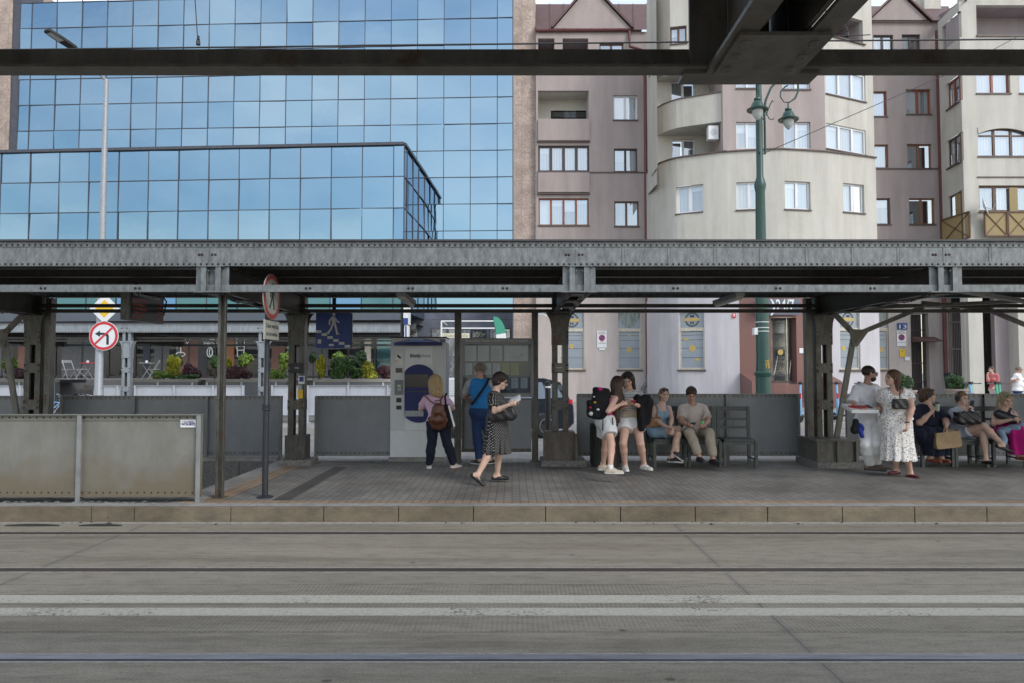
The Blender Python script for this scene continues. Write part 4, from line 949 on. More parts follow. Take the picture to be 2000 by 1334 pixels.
for yy in (345,): relief(b4, f5, f5.rect(1908, 2100, yy, yy + 2), M['sill'], 'string_course', .05, .06)
relief(b4, f5, (pu(1907, 70), 2300, PZ(72, 35.2), PZ(68, 35.2)), M['sill'], 'drip_edge', .06, .1)
# roof of the right block: sloping tin edge
mb = MB(); A = Vector(P(1832, 58, 38.2)); B = Vector(P(1890, -5, 34.9)); C_ = B + Vector((6, 0, 0))
mb.add([A, B, B + Vector((1.5, 5, 1.6)), A + Vector((1.5, 4, 1.6)), A - Vector((0, 0, .12)), B - Vector((0, 0, .12))], [(0, 1, 2, 3), (4, 5, 1, 0)]); mb.build('roof', M['rooftin'], b4)
# colonnade on the ground floor
hg = [(pu(1858, 650), pu(1884, 650), 0, PZ(590, 36)), ]
mb = MB()
def pier(x0, x1, Y, m, dpt=.8):
    mb = MB(); mb.box(PX(pu(x0, 680), Y), PX(pu(x1, 680), Y), Y, Y + dpt, 0, PZ(560, 35.2) + .1); return mb.build('pier', m, b4)
pier(1893, 1921, 35.2, M['beige'], .55); pier(1885, 1893, 35.4, M['beige'], .3); pier(1990, 2300, 35.2, M['beige'])
pier(1944, 1990, 35.9, M['mauve'], .3)
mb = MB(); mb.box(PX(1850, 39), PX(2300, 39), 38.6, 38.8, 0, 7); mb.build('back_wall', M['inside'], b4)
mb = MB(); mb.box(PX(1850, 37), PX(2300, 35.2), 35.3, 38.8, PZ(560, 35.2), PZ(560, 35.2) + .1); mb.build('soffit', M['mauve'], b4)
mb = MB(); xa, xb = PX(pu(1855, 680), 37), PX(pu(1945, 680), 37)
for k in range(28): x = xa + (xb - xa) * k / 27; mb.box(x - .015, x + .015, 37.0, 37.03, .1, 5.0)
for z in (.2, 1.4, 2.9, 4.3): mb.box(xa, xb, 36.99, 37.04, z, z + .06)
mb.build('grille', M['darkframe'], b4)

# ---------------------------------------------------------------- glass office building and its stone strip
def mirror_mat(name, c, rough=.03, wob=.08):
    m, nt, b = nodes_of(name); N, L = nt.nodes, nt.links
    b.inputs['Metallic'].default_value = 1.; b.inputs['Roughness'].default_value = rough; b.inputs['Base Color'].default_value = (*c, 1)
    t = N.new("ShaderNodeTexCoord"); n = N.new("ShaderNodeTexNoise"); n.inputs['Scale'].default_value = .9; n.inputs['Detail'].default_value = 2; L.new(t.outputs['Object'], n.inputs[0])
    bp = N.new("ShaderNodeBump"); bp.inputs['Strength'].default_value = wob; bp.inputs['Distance'].default_value = .05; L.new(n.outputs[0], bp.inputs['Height']); L.new(bp.outputs[0], b.inputs['Normal'])
    r = N.new("ShaderNodeValToRGB"); r.color_ramp.elements[0].color = (*[x * .88 for x in c], 1); r.color_ramp.elements[1].color = (*c, 1)
    n2 = N.new("ShaderNodeTexNoise"); n2.inputs['Scale'].default_value = .25; L.new(t.outputs['Object'], n2.inputs[0]); L.new(n2.outputs[0], r.inputs[0]); L.new(r.outputs[0], b.inputs['Base Color'])
    return m
M['mirror'] = [mirror_mat('blue_mirror_glass', (.265, .385, .475)), mirror_mat('blue_mirror_glass_paler', (.285, .40, .485)), mirror_mat('blue_mirror_glass_deeper', (.245, .37, .465))]
M['mirror_dark'] = mirror_mat('dark_blue_glass', (.13, .25, .40), .05); M['teal'] = mirror_mat('teal_glass', (.09, .19, .22), .12)
M['mullion'] = mat('mullion', (.09, .09, .105), .4, .5); M['stonestrip'] = slabs_mat('rose_stone_cladding', (.42, .34, .30), 1.28, 1.51, veins=.2)
M['greypanel'] = slabs_mat('blue_grey_panels', (.14, .155, .20), 3.1, .95, gap=.01)
g1 = thing('office_building', 'tall mirror glass office block reflecting the sky', 'building', (PX(600, 43), 43, 0))
YM = lerp_table([(-600, 43.04), (0, 42.2), (1000, 40.8), (1400, 40.2)]); fm = Face(YM)
rr = random.Random(5)
ua, ub = pu(58.3, 180), pu(971.2, 180)
Xa, Xb = Vector(fm.p(ua, 0)), Vector(fm.p(ub, 0)); stp = (Xb - Xa) / 18; dirm = stp.normalized(); nrm_m = Vector((dirm.y, -dirm.x, 0))
ML = Vector(fm.p(pu(36, 180), 0)); MR = Vector(fm.p(pu(1001.5, 300), 0))
cols_m = [ML] + [Xa + stp * k for k in range(19)] + [MR]
zrow = (PZ(34, 40.8) - PZ(450, 40.8)) / 8; zbase = PZ(450, 40.8); rows_m = [zbase + zrow * k for k in range(-2, 11)]
def glazing(parent, cols, rows, nrm, limit=100, mats=None, visible=lambda i, j: True, jit=.009):
    mats = mats or M['mirror']; rest = MB(); cnt = 0
    for i in range(len(cols) - 1):
        for j in range(len(rows) - 1):
            if not visible(i, j): continue
            a, b = cols[i], cols[i + 1]; z0, z1 = rows[j], rows[j + 1]
            t = [rr.gauss(0, jit) for _ in range(2)]
            o = lambda s, k: nrm * (t[0] * s + t[1] * k)
            pts = [Vector((a.x, a.y, z0)) + o(-1, -1), Vector((b.x, b.y, z0)) + o(1, -1), Vector((b.x, b.y, z1)) + o(1, 1), Vector((a.x, a.y, z1)) + o(-1, 1)]
            cnt += 1
            if cnt <= limit: MB().add(pts, [(0, 1, 2, 3)]).build('glass_pane', rr.choice(mats), parent)
            else: rest.add(pts, [(0, 1, 2, 3)])
    if rest.v: o = rest.build('glass_pane', mats[0], parent); o['kind'] = 'stuff'
def mullions(parent, cols, rows, nrm, w=.038, dpt=.045):
    mb = MB(); z0, z1 = rows[0], rows[-1]
    for c in cols: mb.bar(Vector((c.x, c.y, z0)) + nrm * dpt * .2, Vector((c.x, c.y, z1)) + nrm * dpt * .2, w, dpt, nrm)
    for z in rows: a, b = Vector((cols[0].x, cols[0].y, z)), Vector((cols[-1].x, cols[-1].y, z)); mb.bar(a + nrm * dpt * .24, b + nrm * dpt * .24, dpt, w, (0, 0, 1))
    return mb.build('mullion_grid', M['mullion'], parent)
glazing(g1, cols_m, rows_m, nrm_m, visible=lambda i, j: j >= (5 if i < 15 else 0) and j < 11)
mullions(g1, cols_m, rows_m, nrm_m)
mb = MB(); a, b = Vector(fm.p(-900, 0)), ML
mb.hexa([(a.x, a.y, 0), (b.x - .5, b.y, 0), (b.x - .5, b.y + 4, 0), (a.x, a.y + 4, 0), (a.x, a.y, 26), (b.x - .5, b.y, 26), (b.x - .5, b.y + 4, 26), (a.x, a.y + 4, 26)]); mb.build('stone_cladding', M['stonestrip'], g1)
mb = MB(); mb.box(b.x - .5, b.x, b.y + .05, b.y + 2, 0, 26); mb.build('recess', M['mullion'], g1)
mb = MB(); A = Vector(fm.p(pu(1003, 400), 0)); x1 = PX(pu(1047, 400), 40.7)
k_ = 38.3 / 40.7; mb.box(A.x * k_, x1 * k_ - .02, 38.3, 46, 0, 24); mb.build('stone_strip', M['stonestrip'], g1)
mb = MB(); mb.box(MR.x - .0, A.x, 40.7, 41, 0, 24); mb.build('edge_trim', M['panel_white'], g1)
# base of the main block
zb1 = rows_m[0]
mb = MB(); a, b = Vector(fm.p(pu(740, 640), 0)), MR; mb.hexa([(a.x, a.y, 0), (b.x, b.y, 0), (b.x, b.y + 1, 0), (a.x, a.y + 1, 0), (a.x, a.y, PZ(608, 41)), (b.x, b.y, PZ(608, 41)), (b.x, b.y + 1, PZ(608, 41)), (a.x, a.y + 1, PZ(608, 41))]); mb.build('base_panels', M['greypanel'], g1)
mb = MB(); mb.quad((a.x - 5, a.y + .2, PZ(608, 41)), (b.x, b.y + .02, PZ(608, 41)), (b.x, b.y + .02, zb1), (a.x - 5, a.y + .2, zb1)); mb.build('base_glazing', M['mirror'][2], g1)
fq = Face(lambda u: YM(u) - .02)
for i, (x0, x1, y0, y1) in enumerate(((841, 872, 641, 700), (874, 918, 641, 745), (920, 950, 644, 745), (955, 998, 641, 745))):
    u0, u1, z0, z1 = fq.rect(x0, x1, y0, y1); fr = window(g1, fq, (u0, u1, max(z0, .15), z1), 'd', 1 if i in (0, 2) else 2, ('curtain2',) if i != 2 else ('inside',), rec=.0, sill=False, fw=.07)

# ---------------------------------------------------------------- lower wing
g2 = thing('office_building', 'low mirror glass wing with a cafe on its ground floor', 'building', (PX(300, 39), 39, 0))
YW = lerp_table([(-600, 37.95), (0, 36.93), (800, 35.58)]); fw_ = Face(YW)
ua, ub = pu(56, 440), pu(768, 440); Xa, Xb = Vector(fw_.p(ua, 0)), Vector(fw_.p(ub, 0)); stp = (Xb - Xa) / 12; dirw = stp.normalized(); nrm_w = Vector((dirw.y, -dirw.x, 0))
CR = Vector(fw_.p(pu(788.5, 440), 0)); cols_w = [Xa - stp * k for k in range(6, 0, -1)] + [Xa + stp * k for k in range(13)] + [CR]
zt_ = PZ(283, 35.6); zr_ = (PZ(283, 35.6) - PZ(405.8, 35.6)) / 2; rows_w = [zt_ - zr_ * k for k in range(5, -1, -1)]
zlow = PZ(609, 36); rows_w[0] = zlow
glazing(g2, cols_w, rows_w, nrm_w, visible=lambda i, j: j >= 2 or i < 40 and j > 1); glazing(g2, cols_w, rows_w[:3], nrm_w, mats=[M['teal'], M['mirror_dark'], M['teal']])
mullions(g2, cols_w, rows_w, nrm_w, .038, .045)
EB = Vector(fm.p(pu(829, 400), 0)); sdv = (EB - CR); ns = sdv.normalized(); nrm_s = Vector((ns.y, -ns.x, 0))
cols_s = [CR, CR + sdv * .12, CR + sdv * .40, CR + sdv * .68, EB]
glazing(g2, cols_s, rows_w, nrm_s, mats=[M['mirror_dark']]); mullions(g2, cols_s, rows_w, nrm_s, .05, .05)
mb = MB(); L0 = cols_w[0]
mb.add([(L0.x, L0.y, zt_ + .02), (CR.x, CR.y, zt_ + .02), (EB.x, EB.y, zt_ + .02), (L0.x, 43, zt_ + .02)], [(0, 1, 2, 3)])
mb.bar(Vector((L0.x, L0.y, zt_ + .05)) + nrm_w * .06, Vector((CR.x, CR.y, zt_ + .05)) + nrm_w * .06, .2, .14); mb.bar(Vector((CR.x, CR.y, zt_ + .05)), Vector((EB.x, EB.y, zt_ + .05)), .2, .14); mb.build('roof_edge', M['mullion'], g2)
M['fascia'] = mat('pale_blue_fascia', (.10, .115, .14), .4, .3, scale=2, amt=.1)
mb = MB(); zf = PZ(626, 36); A, B = Vector((L0.x, L0.y, 0)), Vector((CR.x, CR.y, 0))
mb.hexa([(A.x, A.y - .1, zf), (B.x, B.y - .1, zf), (B.x, B.y + .1, zf), (A.x, A.y + .1, zf), (A.x, A.y - .1, zlow), (B.x, B.y - .1, zlow), (B.x, B.y + .1, zlow), (A.x, A.y + .1, zlow)]); mb.build('fascia', M['fascia'], g2)
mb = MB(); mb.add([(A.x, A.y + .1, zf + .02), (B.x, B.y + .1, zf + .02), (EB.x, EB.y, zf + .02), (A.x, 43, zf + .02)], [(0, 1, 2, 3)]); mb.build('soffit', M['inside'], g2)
# cafe front, set back under the wing
TZ = 1.42
M['brown'] = mat('brown_cladding', (.16, .075, .055), .6, scale=8); M['shopdark'] = mat('shop_dark', (.032, .03, .034), .35, scale=3, amt=.4); M['shopgrey'] = mat('shop_grey', (.085, .085, .09), .6)
M['cafe_glass'] = pane_mat('cafe_glass', refl=.04)
yc = 38.3
mb = MB(); mb.box(PX(-400, yc), PX(800, yc), yc + 2.5, yc + 2.7, TZ, zf); mb.build('cafe_back_wall', M['shopdark'], g2)
segs = [(-400, 20, 'shopgrey'), (34, 52, 'brown'), (120, 196, 'shopgrey'), (278, 292, 'ink'), (300, 330, 'shopgrey'), (346, 386, 'brown'), (386, 404, 'shopdark'), (440, 456, 'orange'), (530, 556, 'brown'), (574, 640, 'shopgrey'), (712, 724, 'adframe'), (770, 812, 'shopgrey')]
M['orange'] = mat('orange_panel', (.30, .12, .05), .6)
for a, b, k in segs:
    mb = MB(); mb.box(PX(a, yc), PX(b, yc), yc, yc + .15, TZ, zf); mb.build('cafe_panel', M[k], g2)
mb = MB(); mb.quad((PX(-400, yc), yc + .02, TZ), (PX(800, yc), yc + .02, TZ), (PX(800, yc), yc + .02, zf), (PX(-400, yc), yc + .02, zf)); gl = mb.build('cafe_glazing', M['cafe_glass'], g2)
mb = MB()
for px in list(range(-100, 800, 52)): mb.box(PX(px, yc) - .03, PX(px, yc) + .03, yc - .04, yc + .04, TZ, zf)
mb.box(PX(-400, yc), PX(800, yc), yc - .04, yc + .04, TZ, TZ + .12); mb.build('cafe_frame', M['shopdark'], g2)
for a, b, k in ((340, 346, 'teal'), (556, 563, 'teal'), (735, 790, 'teal')):
    mb = MB(); mb.box(PX(a, yc), PX(b, yc), yc + .2, yc + .3, TZ, zf); mb.build('cafe_poster', M[k], g2)
# chalk-white drawings on the cafe glass
M['chalk'] = mat('white_print', (.78, .78, .78), .6, scale=30, amt=.05)
def drawing(paths, px, py, sc, nm, w=.03):
    mb = MB(); yq = yc - .03
    o = P(px, py, yq)
    for pth in paths:
        mb.tube([(o.x + u * sc, yq, o.z + v * sc) for u, v in pth], w, 6)
    return mb.build(nm, M['chalk'], g2)
ell = lambda cx, cy, a, b, n=18, t0=0, t1=2 * math.pi: [(cx + a * math.cos(t0 + (t1 - t0) * i / n), cy + b * math.sin(t0 + (t1 - t0) * i / n)) for i in range(n + 1)]
drawing([ell(0, -.35, .22, .1), [(0, -.3), (0, .25)], [(-.2, .5), (0, .25), (.2, .5), (-.2, .5)]], 353, 678, 1.1, 'cocktail_drawing')
drawing([[(-.12, .25), (0, 0), (.14, .25)]], 366, 672, 1., 'cocktail_drawing')
drawing([ell(0, .42, .2, .07), [(-.2, .42), (-.14, -.42), (.14, -.42), (.2, .42)], [(-.18, .1), (.18, .1)], [(-.17, -.1), (.16, -.1)]], 470, 680, 1.1, 'cup_drawing')
drawing([ell(0, 0, .15, .26), ell(.05, 0, .08, .2)], 410, 688, 1., 'bean_drawing')
text_mesh('COFFEE', .34, P(412, 664, yc - .03), M['chalk'], g2, width=.9, bold=.006); text_mesh('SPECIAL', .2, P(412, 672, yc - .03), M['chalk'], g2, width=.8, bold=.004)
for px, s in ((82, 'KAWA'), (96, 'LODY')):
    o = text_mesh(s, .42, (0, 0, 0), M['chalk'], g2, width=1.25, bold=.01); pp = P(px, 700, yc - .03) - WLOC[g2.name]
    o.data.transform(Matrix.Translation(WLOC[g2.name])); o.data.transform(Matrix.Rotation(-math.pi / 2, 4, 'Y')); o.data.transform(Matrix.Translation(pp))
# terrace with its retaining wall and steps
mb = MB(); x0, xs0, xs1, x1 = PX(-600, 27), PX(112, 28), PX(262, 28), PX(815, 27)
mb.box(x0, xs0, 27.3, 43, 0, TZ); mb.box(xs1, x1, 27.3, 43, 0, TZ); mb.box(xs0, xs1, 30.5, 43, 0, TZ)
for k in range(8): mb.box(xs0, xs1, 27.7 + .35 * k, 30.5, 0 if k == 0 else TZ * k / 8.2, TZ * (k + 1) / 8.2)
M['terrace'] = mat('terrace_stone', (.16, .155, .15), .8, scale=3, amt=.3); mb.build('terrace', M['terrace'], kind='structure')
# ================================================================ signs, machines and furniture on the platform
C_ = lambda n, c, r=.5, me=0., **k: mat(n, c, r, me, scale=k.pop('scale', 12), amt=k.pop('amt', .12), **k)
M['navy'] = C_('navy_enamel', (.014, .022, .13), .6); M['signblue'] = C_('sign_blue', (.018, .045, .20), .4); M['white'] = C_('sign_white', (.72, .73, .74), .45, amt=.06)
M['red'] = C_('sign_red', (.55, .03, .04), .45); M['black'] = C_('black_plastic', (.018, .018, .02), .45); M['pole_black'] = mat('chipped_black_paint', (.028, .031, .04), .5, scale=26, c2=(.014, .016, .022), detail=9)
M['creamface'] = C_('dull_cream', (.36, .36, .32), .5); M['fadedred'] = C_('faded_red', (.33, .06, .06), .5)
M['signyellow'] = C_('sign_yellow', (.75, .48, .02), .45); M['pole_grey'] = mat('galvanised_pole', (.33, .345, .37), .45, .3, scale=20, amt=.2); M['machine'] = C_('machine_grey', (.60, .62, .63), .45, amt=.06); M['machine2'] = C_('machine_light', (.70, .725, .74), .4, amt=.06)
M['machine_side'] = C_('machine_side', (.17, .18, .20), .45); M['screen'] = C_('dark_screen', (.012, .012, .014), .15); M['green_pole'] = C_('green_enamel', (.022, .068, .056), .35, amt=.2)
M['paper'] = mat('printed_sheet', (.70, .71, .74), .6, scale=55, c2=(.52, .53, .56), detail=3); M['paper_y'] = mat('yellow_sheet', (.48, .47, .20), .6, scale=50, c2=(.38, .37, .15), detail=3)
def disc(mb, c, r, nrm, th, n=28):
    c = Vector(c); w = Vector(nrm).normalized(); mb.tube([c, c + w * th], r, n)
# round sign on the chipped pole
Yp = 9.03; xp = PX(521, Yp); nr = Vector((math.sin(rad(88)), -math.cos(rad(88)), 0)); sd_ = Vector((-nr.y, nr.x, 0))
t = thing('no_walking_sign', 'round red rimmed sign with a wording plate on a chipped black pole', 'sign', (xp, Yp, PLAT))
mb = MB(); mb.lathe((xp, Yp, 0), [(.038, PLAT), (.037, 1.22), (.037, 1.25), (.05, 1.26), (.046, 1.31), (.05, 1.32), (.034, 1.34), (.031, 1.85), (.032, 2.95), (0, 2.96)], 14); mb.lathe((xp, Yp, 0), [(.1, PLAT), (.1, PLAT + .015), (.05, PLAT + .03)], 14); mb.build('pole', M['pole_black'], t, smooth=True)
cs = P(533, 580, Yp) + nr * .05; cs = Vector((xp, Yp, cs.z)) + nr * .055
mb = MB(); disc(mb, cs - nr * .012, .29, nr, .012); s1 = mb.build('round_sign', M['creamface'], t)
mb = MB(); k = 36; u = Vector((0, 0, 1))
for j in range(k):
    a, b = 2 * math.pi * j / k, 2 * math.pi * (j + 1) / k; pt = lambda r_, a_: cs + sd_ * r_ * math.cos(a_) + u * r_ * math.sin(a_) + nr * .002
    mb.quad(pt(.285, a), pt(.285, b), pt(.225, b), pt(.225, a))
mb.build('rim', M['fadedred'], s1)
def walker(o, ex, sc, nrm, th=.003):
    """the walking man pictogram"""
    mb = MB(); o = Vector(o); ex = Vector(ex); ez = Vector((0, 0, 1)); q = lambda x, y: o + ex * x * sc + ez * y * sc
    k = 14; c = q(.02, .86); mb.prism([(.02 + .085 * math.cos(2 * math.pi * j / k), .87 + .085 * math.sin(2 * math.pi * j / k)) for j in range(k)], lambda a, b: q(a, b), Vector(nrm) * th)
    for pl in ([(-.1, .75), (.08, .77), (.12, .4), (-.06, .38)], [(-.1, .75), (-.04, .68), (-.16, .5), (-.15, .33), (-.22, .33), (-.24, .53)], [(.08, .76), (.05, .66), (.16, .5), (.28, .42), (.31, .48), (.2, .56)],
               [(-.06, .4), (.04, .4), (-.08, .1), (-.22, -.08), (-.3, -.04), (-.17, .12)], [(.02, .42), (.12, .42), (.2, .1), (.24, -.1), (.15, -.12), (.11, .08)], [(-.31, -.03), (-.2, -.09), (-.16, -.13), (-.34, -.1)], [(.15, -.1), (.25, -.09), (.34, -.13), (.15, -.16)]):
        mb.prism(pl, lambda a, b: q(a, b), Vector(nrm) * th)
    return mb
walker(cs + nr * .002 - u * .11, sd_, .30, nr).build('pictogram', M['ink'], s1)
zc = P(530, 645, Yp).z; cp = Vector((xp, Yp, zc)) + nr * .05
mb = MB(); a = cp - sd_ * .24; b = cp + sd_ * .24; mb.bar(a, b, .02, .25, (0, 0, 1)); s2 = mb.build('plate', M['creamface'], t)
text_mesh('Zakaz wejścia', .075, cp + nr * .011 + u * .05, M['ink'], s2, nrm=nr, ext=.0008, width=.42, bold=.001); text_mesh('na torowisko', .075, cp + nr * .011 - u * .05, M['ink'], s2, nrm=nr, ext=.0008, width=.38, bold=.001)
mb = MB()
for e in (-1, 1): mb.bar(cp - u * .125 * e + sd_ * -.24 + nr * .011, cp - u * .125 * e + sd_ * .24 + nr * .011, .004, .012)
mb.build('border', M['ink'], s2)
# blue stairs sign
Ys = 12.12; a, b = P(617, 611, Ys), P(685, 680, Ys)
t = thing('underpass_sign', 'square blue sign with a walking figure above steps, hanging left of the ticket machine', 'sign', ((a.x + b.x) / 2, Ys, b.z))
mb = MB(); mb.bbox(a.x, b.x, Ys, Ys + .03, b.z, a.z, .008); pl = mb.build('panel', M['signblue'], t)
mb = MB(); mb.box(a.x, b.x, Ys + .031, Ys + .06, b.z + .01, a.z - .01); mb.box(b.x - .0, b.x + .018, Ys + .0, Ys + .06, b.z + .01, a.z - .01); mb.box((a.x + b.x) / 2 - .03, (a.x + b.x) / 2 + .03, Ys + .03, Ys + .06, a.z, 3.0); mb.build('backing', M['black'], t)
M['dullwhite'] = C_('dull_white_film', (.50, .51, .50), .5)
W = b.x - a.x; H = a.z - b.z
walker(((a.x + W * .50), Ys - .001, b.z + H * .47), (1, 0, 0), H * .56, (0, -1, 0)).build('pictogram', M['dullwhite'], pl)
mb = MB()
for k in range(6): x0 = a.x + W * (.0 + .165 * k); z0 = b.z + H * (.5 - .083 * k) - H * .07; mb.box(x0 + .003, x0 + W * .16, Ys - .004, Ys - .001, z0, z0 + H * .075)
mb.build('steps', M['dullwhite'], pl)
mb = MB(); mb.box(a.x + W * .06, a.x + W * .16, Ys - .004, Ys - .001, b.z + H * .13, b.z + H * .25); mb.box(a.x + W * .38, a.x + W * .52, Ys - .004, Ys - .001, b.z + H * .06, b.z + H * .12); mb.build('stuck_paper', M['dullwhite'], pl)
# departure display
X0, X1 = PX(232, 10.5), PX(250, 10.5); zb_, zt_ = P(250, 624, 10.5).z, P(250, 568, 10.5).z
t = thing('departure_display', 'dark departure board with orange lettering hanging from the shelter', 'display', (X1, 11, zb_))
mb = MB(); mb.bbox(X0, X1 - .005, 10.5, 11.55, zb_, zt_ + .05, .01); bd = mb.build('casing', M['steel_col'], t)
mb = MB(); mb.box(X1 - .005, X1, 10.56, 11.50, zb_ + .05, zt_ + .02); mb.build('screen', M['screen'], t)
m_, nt_, b_ = nodes_of('led_orange'); b_.inputs['Base Color'].default_value = (.3, .05, .01, 1); b_.inputs['Emission Color'].default_value = (1, .16, .03, 1); b_.inputs['Emission Strength'].default_value = .03; M['led'] = m_
m_, nt_, b_ = nodes_of('display_white'); b_.inputs['Base Color'].default_value = (.2, .2, .2, 1); b_.inputs['Emission Color'].default_value = (.8, .8, .8, 1); b_.inputs['Emission Strength'].default_value = .03; M['ledw'] = m_
text_mesh('Plac Bohaterów Getta', .075, (X1 + .001, 11.0, zt_ - .03), M['ledw'], t, nrm=(1, 0, 0), ext=.0005, width=.8)
for k, (s1_, s2_) in enumerate((('3  Nowy Bieżanów', '1 min'), ('24 Kurdwanów', '4 min'), ('9  Nowy Bieżanów', '7 min'), ('13 Bronowice', '10 min'), ('69 Kampus', '12 min'))):
    z = zt_ - .12 - .062 * k
    text_mesh(s1_, .05, (X1 + .001, 10.62, z), M['led'], t, nrm=(1, 0, 0), align='LEFT', ext=.0005); text_mesh(s2_, .05, (X1 + .001, 11.46, z), M['led'], t, nrm=(1, 0, 0), align='RIGHT', ext=.0005)
mb = MB(); mb.tube([(X1 - .03, 11.5, zt_ + .05), (X1 + .01, 11.6, zt_ - .05), (X1 - .02, 11.58, zb_ + .15), (X1 - .04, 11.54, zb_ + .1)], .012, 6); mb.bar((X0 + .06, 10.8, zt_ + .04), (X0 + .06, 10.8, 3.1), .04, .04, (0, 1, 0)); mb.bar((X0 + .06, 11.3, zt_ + .04), (X0 + .06, 11.3, 3.1), .04, .04, (0, 1, 0)); mb.build('hanger', M['black'], t)
# things fixed to the columns
Yc = 12.3 - .16
def plate(name, lab, cat, px0, px1, py0, py1, Y, m, th=.03, extra=None):
    a, b = P(px0, py0, Y), P(px1, py1, Y); t = thing(name, lab, cat, ((a.x + b.x) / 2, Y, b.z)); MB().bbox(a.x, b.x, Y - th, Y, b.z, a.z, .006).build('box' if th > .012 else 'sheet', m, t)
    if extra: extra(t, a, b, Y - th)
    return t
plate('sticker', 'small blue and white sticker above the yellow box on the column', 'sticker', 583, 595, 734, 750, Yc, M['white'], .006, lambda t, a, b, y: MB().box(a.x + .015, b.x - .015, y - .002, y, b.z + .04, a.z - .015).build('blue_square', M['signblue'], t))
plate('validator_box', 'small yellow box hanging on the steel column with a blue sticker', 'box', 583, 592, 761, 778, Yc, M['signyellow'], .07, lambda t, a, b, y: MB().box(a.x + .01, b.x - .01, y + .0, y + .05, a.z, a.z + .08).build('bracket', M['pole_grey'], t))
plate('column_box', 'dark junction box on the column left of the blue sign', 'box', 569, 595, 710, 728, Yc, M['black'], .06, lambda t, a, b, y: text_mesh('MKK', .035, ((a.x + b.x) / 2, y - .002, (a.z + b.z) / 2), M['white'], t))
def octa(t, a, b, y):
    text_mesh('MK.020', .03, ((a.x + b.x) / 2, y - .002, (a.z + b.z) / 2), M['white'], t)
plate('column_box', 'dark plate with a number on the column right of the notice board', 'box', 1082, 1102, 709, 727, Yc, M['steel_dark'], .03, octa)
# ---- ticket machine
Ym = 12.7; q = lambda px, py, Y=Ym: P(px, py, Y)
a, b = q(763, 660), q(870, 896); X0, X1, Z0, Z1 = a.x, b.x, b.z + .02, a.z
t = thing('ticket_machine', 'tall grey ticket machine with a navy blue screen panel', 'ticket machine', ((X0 + X1) / 2, Ym, PLAT))
MB().bbox(X0, X1, Ym, Ym + .62, Z0, Z1, .012).build('cabinet', M['machine'], t)
MB().bbox(X0 - .02, X1 + .0, Ym - .05, Ym + .66, PLAT - .01, Z0, .01).build('plinth', M['granite'], t)
MB().box(X0 - .01, X1 + .01, Ym - .012, Ym + .63, Z1, Z1 + .02).build('top_cap', M['black'], t)
zl = q(800, 841).z
mb = MB(); mb.bbox(X0 + .006, X1 - .006, Ym - .014, Ym - .001, Z0 + .01, zl - .006, .004)
for k in range(7): x = q(794 + k * 7.5, 800).x; mb.box(x, x + .03, Ym - .024, Ym - .013, Z0 + .02, zl - .02)
mb.build('lower_door', M['machine2'], t)
xa, xb = q(792, 700).x, q(845, 700).x
MB().bbox(xa, xb, Ym - .012, Ym - .001, zl + .01, q(800, 676).z, .004).build('centre_panel', M['machine2'], t)
def arc_panel(x0, x1, z0, z1, y, th, top, bot, n=12):
    pts = [(x0 + (x1 - x0) * i / n, z0 - bot * math.sin(math.pi * i / n) ** .7) for i in range(n + 1)] + [(x1 - (x1 - x0) * i / n, z1 + top * math.sin(math.pi * i / n) ** .7) for i in range(n + 1)]
    mb = MB(); mb.prism(pts, lambda u_, v_: (u_, y, v_), (0, th, 0)); return mb
xa, xb = q(791, 750).x, q(846, 750).x
pn = arc_panel(xa, xb, q(800, 812).z, q(800, 726).z, Ym - .045, .034, .13, .12).build('screen_panel', M['navy'], t)
MB().bbox(q(797, 0).x, q(841, 0).x, Ym - .052, Ym - .044, q(800, 757).z, q(800, 731).z, .003).build('screen', M['screen'], pn)
mb = MB(); mb.box(q(795, 0).x, q(843, 0).x, Ym - .05, Ym - .044, q(800, 766).z, q(800, 763.5).z); mb.build('ledge', M['screen'], pn)
mb = MB(); mb.bbox(q(797, 0).x, q(832, 0).x, Ym - .075, Ym - .044, q(800, 813).z, q(800, 808).z, .004); mb.bbox(q(797, 0).x, q(832, 0).x, Ym - .05, Ym - .044, q(800, 808).z, q(800, 802).z, .003); mb.build('ticket_slot', M['pole_grey'], pn)
mb = MB(); n = 16; L, R = q(770, 672).x, q(864, 672).x; z0 = q(800, 675).z
for i in range(n):
    s = lambda k: math.sin(math.pi * k / n); x0, x1 = L + (R - L) * i / n, L + (R - L) * (i + 1) / n
    mb.hexa([(x0, Ym - .03 - .2 * s(i), z0), (x1, Ym - .03 - .2 * s(i + 1), z0), (x1, Ym, z0), (x0, Ym, z0), (x0, Ym - .03 - .2 * s(i), z0 + .05 + .01 * s(i)), (x1, Ym - .03 - .2 * s(i + 1), z0 + .05 + .01 * s(i + 1)), (x1, Ym, z0 + .05 + .07 * s(i + 1)), (x0, Ym, z0 + .05 + .07 * s(i))])
hd = mb.build('hood', M['navy'], t)
mb = MB(); mb.prism([(q(802, 0).x, z0 + .075), (q(834, 0).x, z0 + .075), (q(828, 0).x, z0 + .115), (q(808, 0).x, z0 + .115)], lambda u_, v_: (u_, Ym - .10 - .0 * v_, v_), (0, .09, 0)); mb.build('light_strip', C_('pale_blue', (.25, .42, .65), .3), hd)
text_mesh('Bilety', .085, q(811, 695, Ym - .014), M['ink'], t, bold=.002, ext=.001); text_mesh('Tickets', .085, q(827.5, 695, Ym - .014), M['machine_side'], t, ext=.001)
mb = MB(); c = q(864, 665.5, Ym - .004); mb.bbox(c.x - .045, c.x + .045, Ym - .006, Ym - .001, c.z - .028, c.z + .028, .002); pq = mb.build('number_plate', M['navy'], t); text_mesh('375', .05, (c.x, Ym - .0075, c.z), M['white'], pq, ext=.0008, bold=.001)
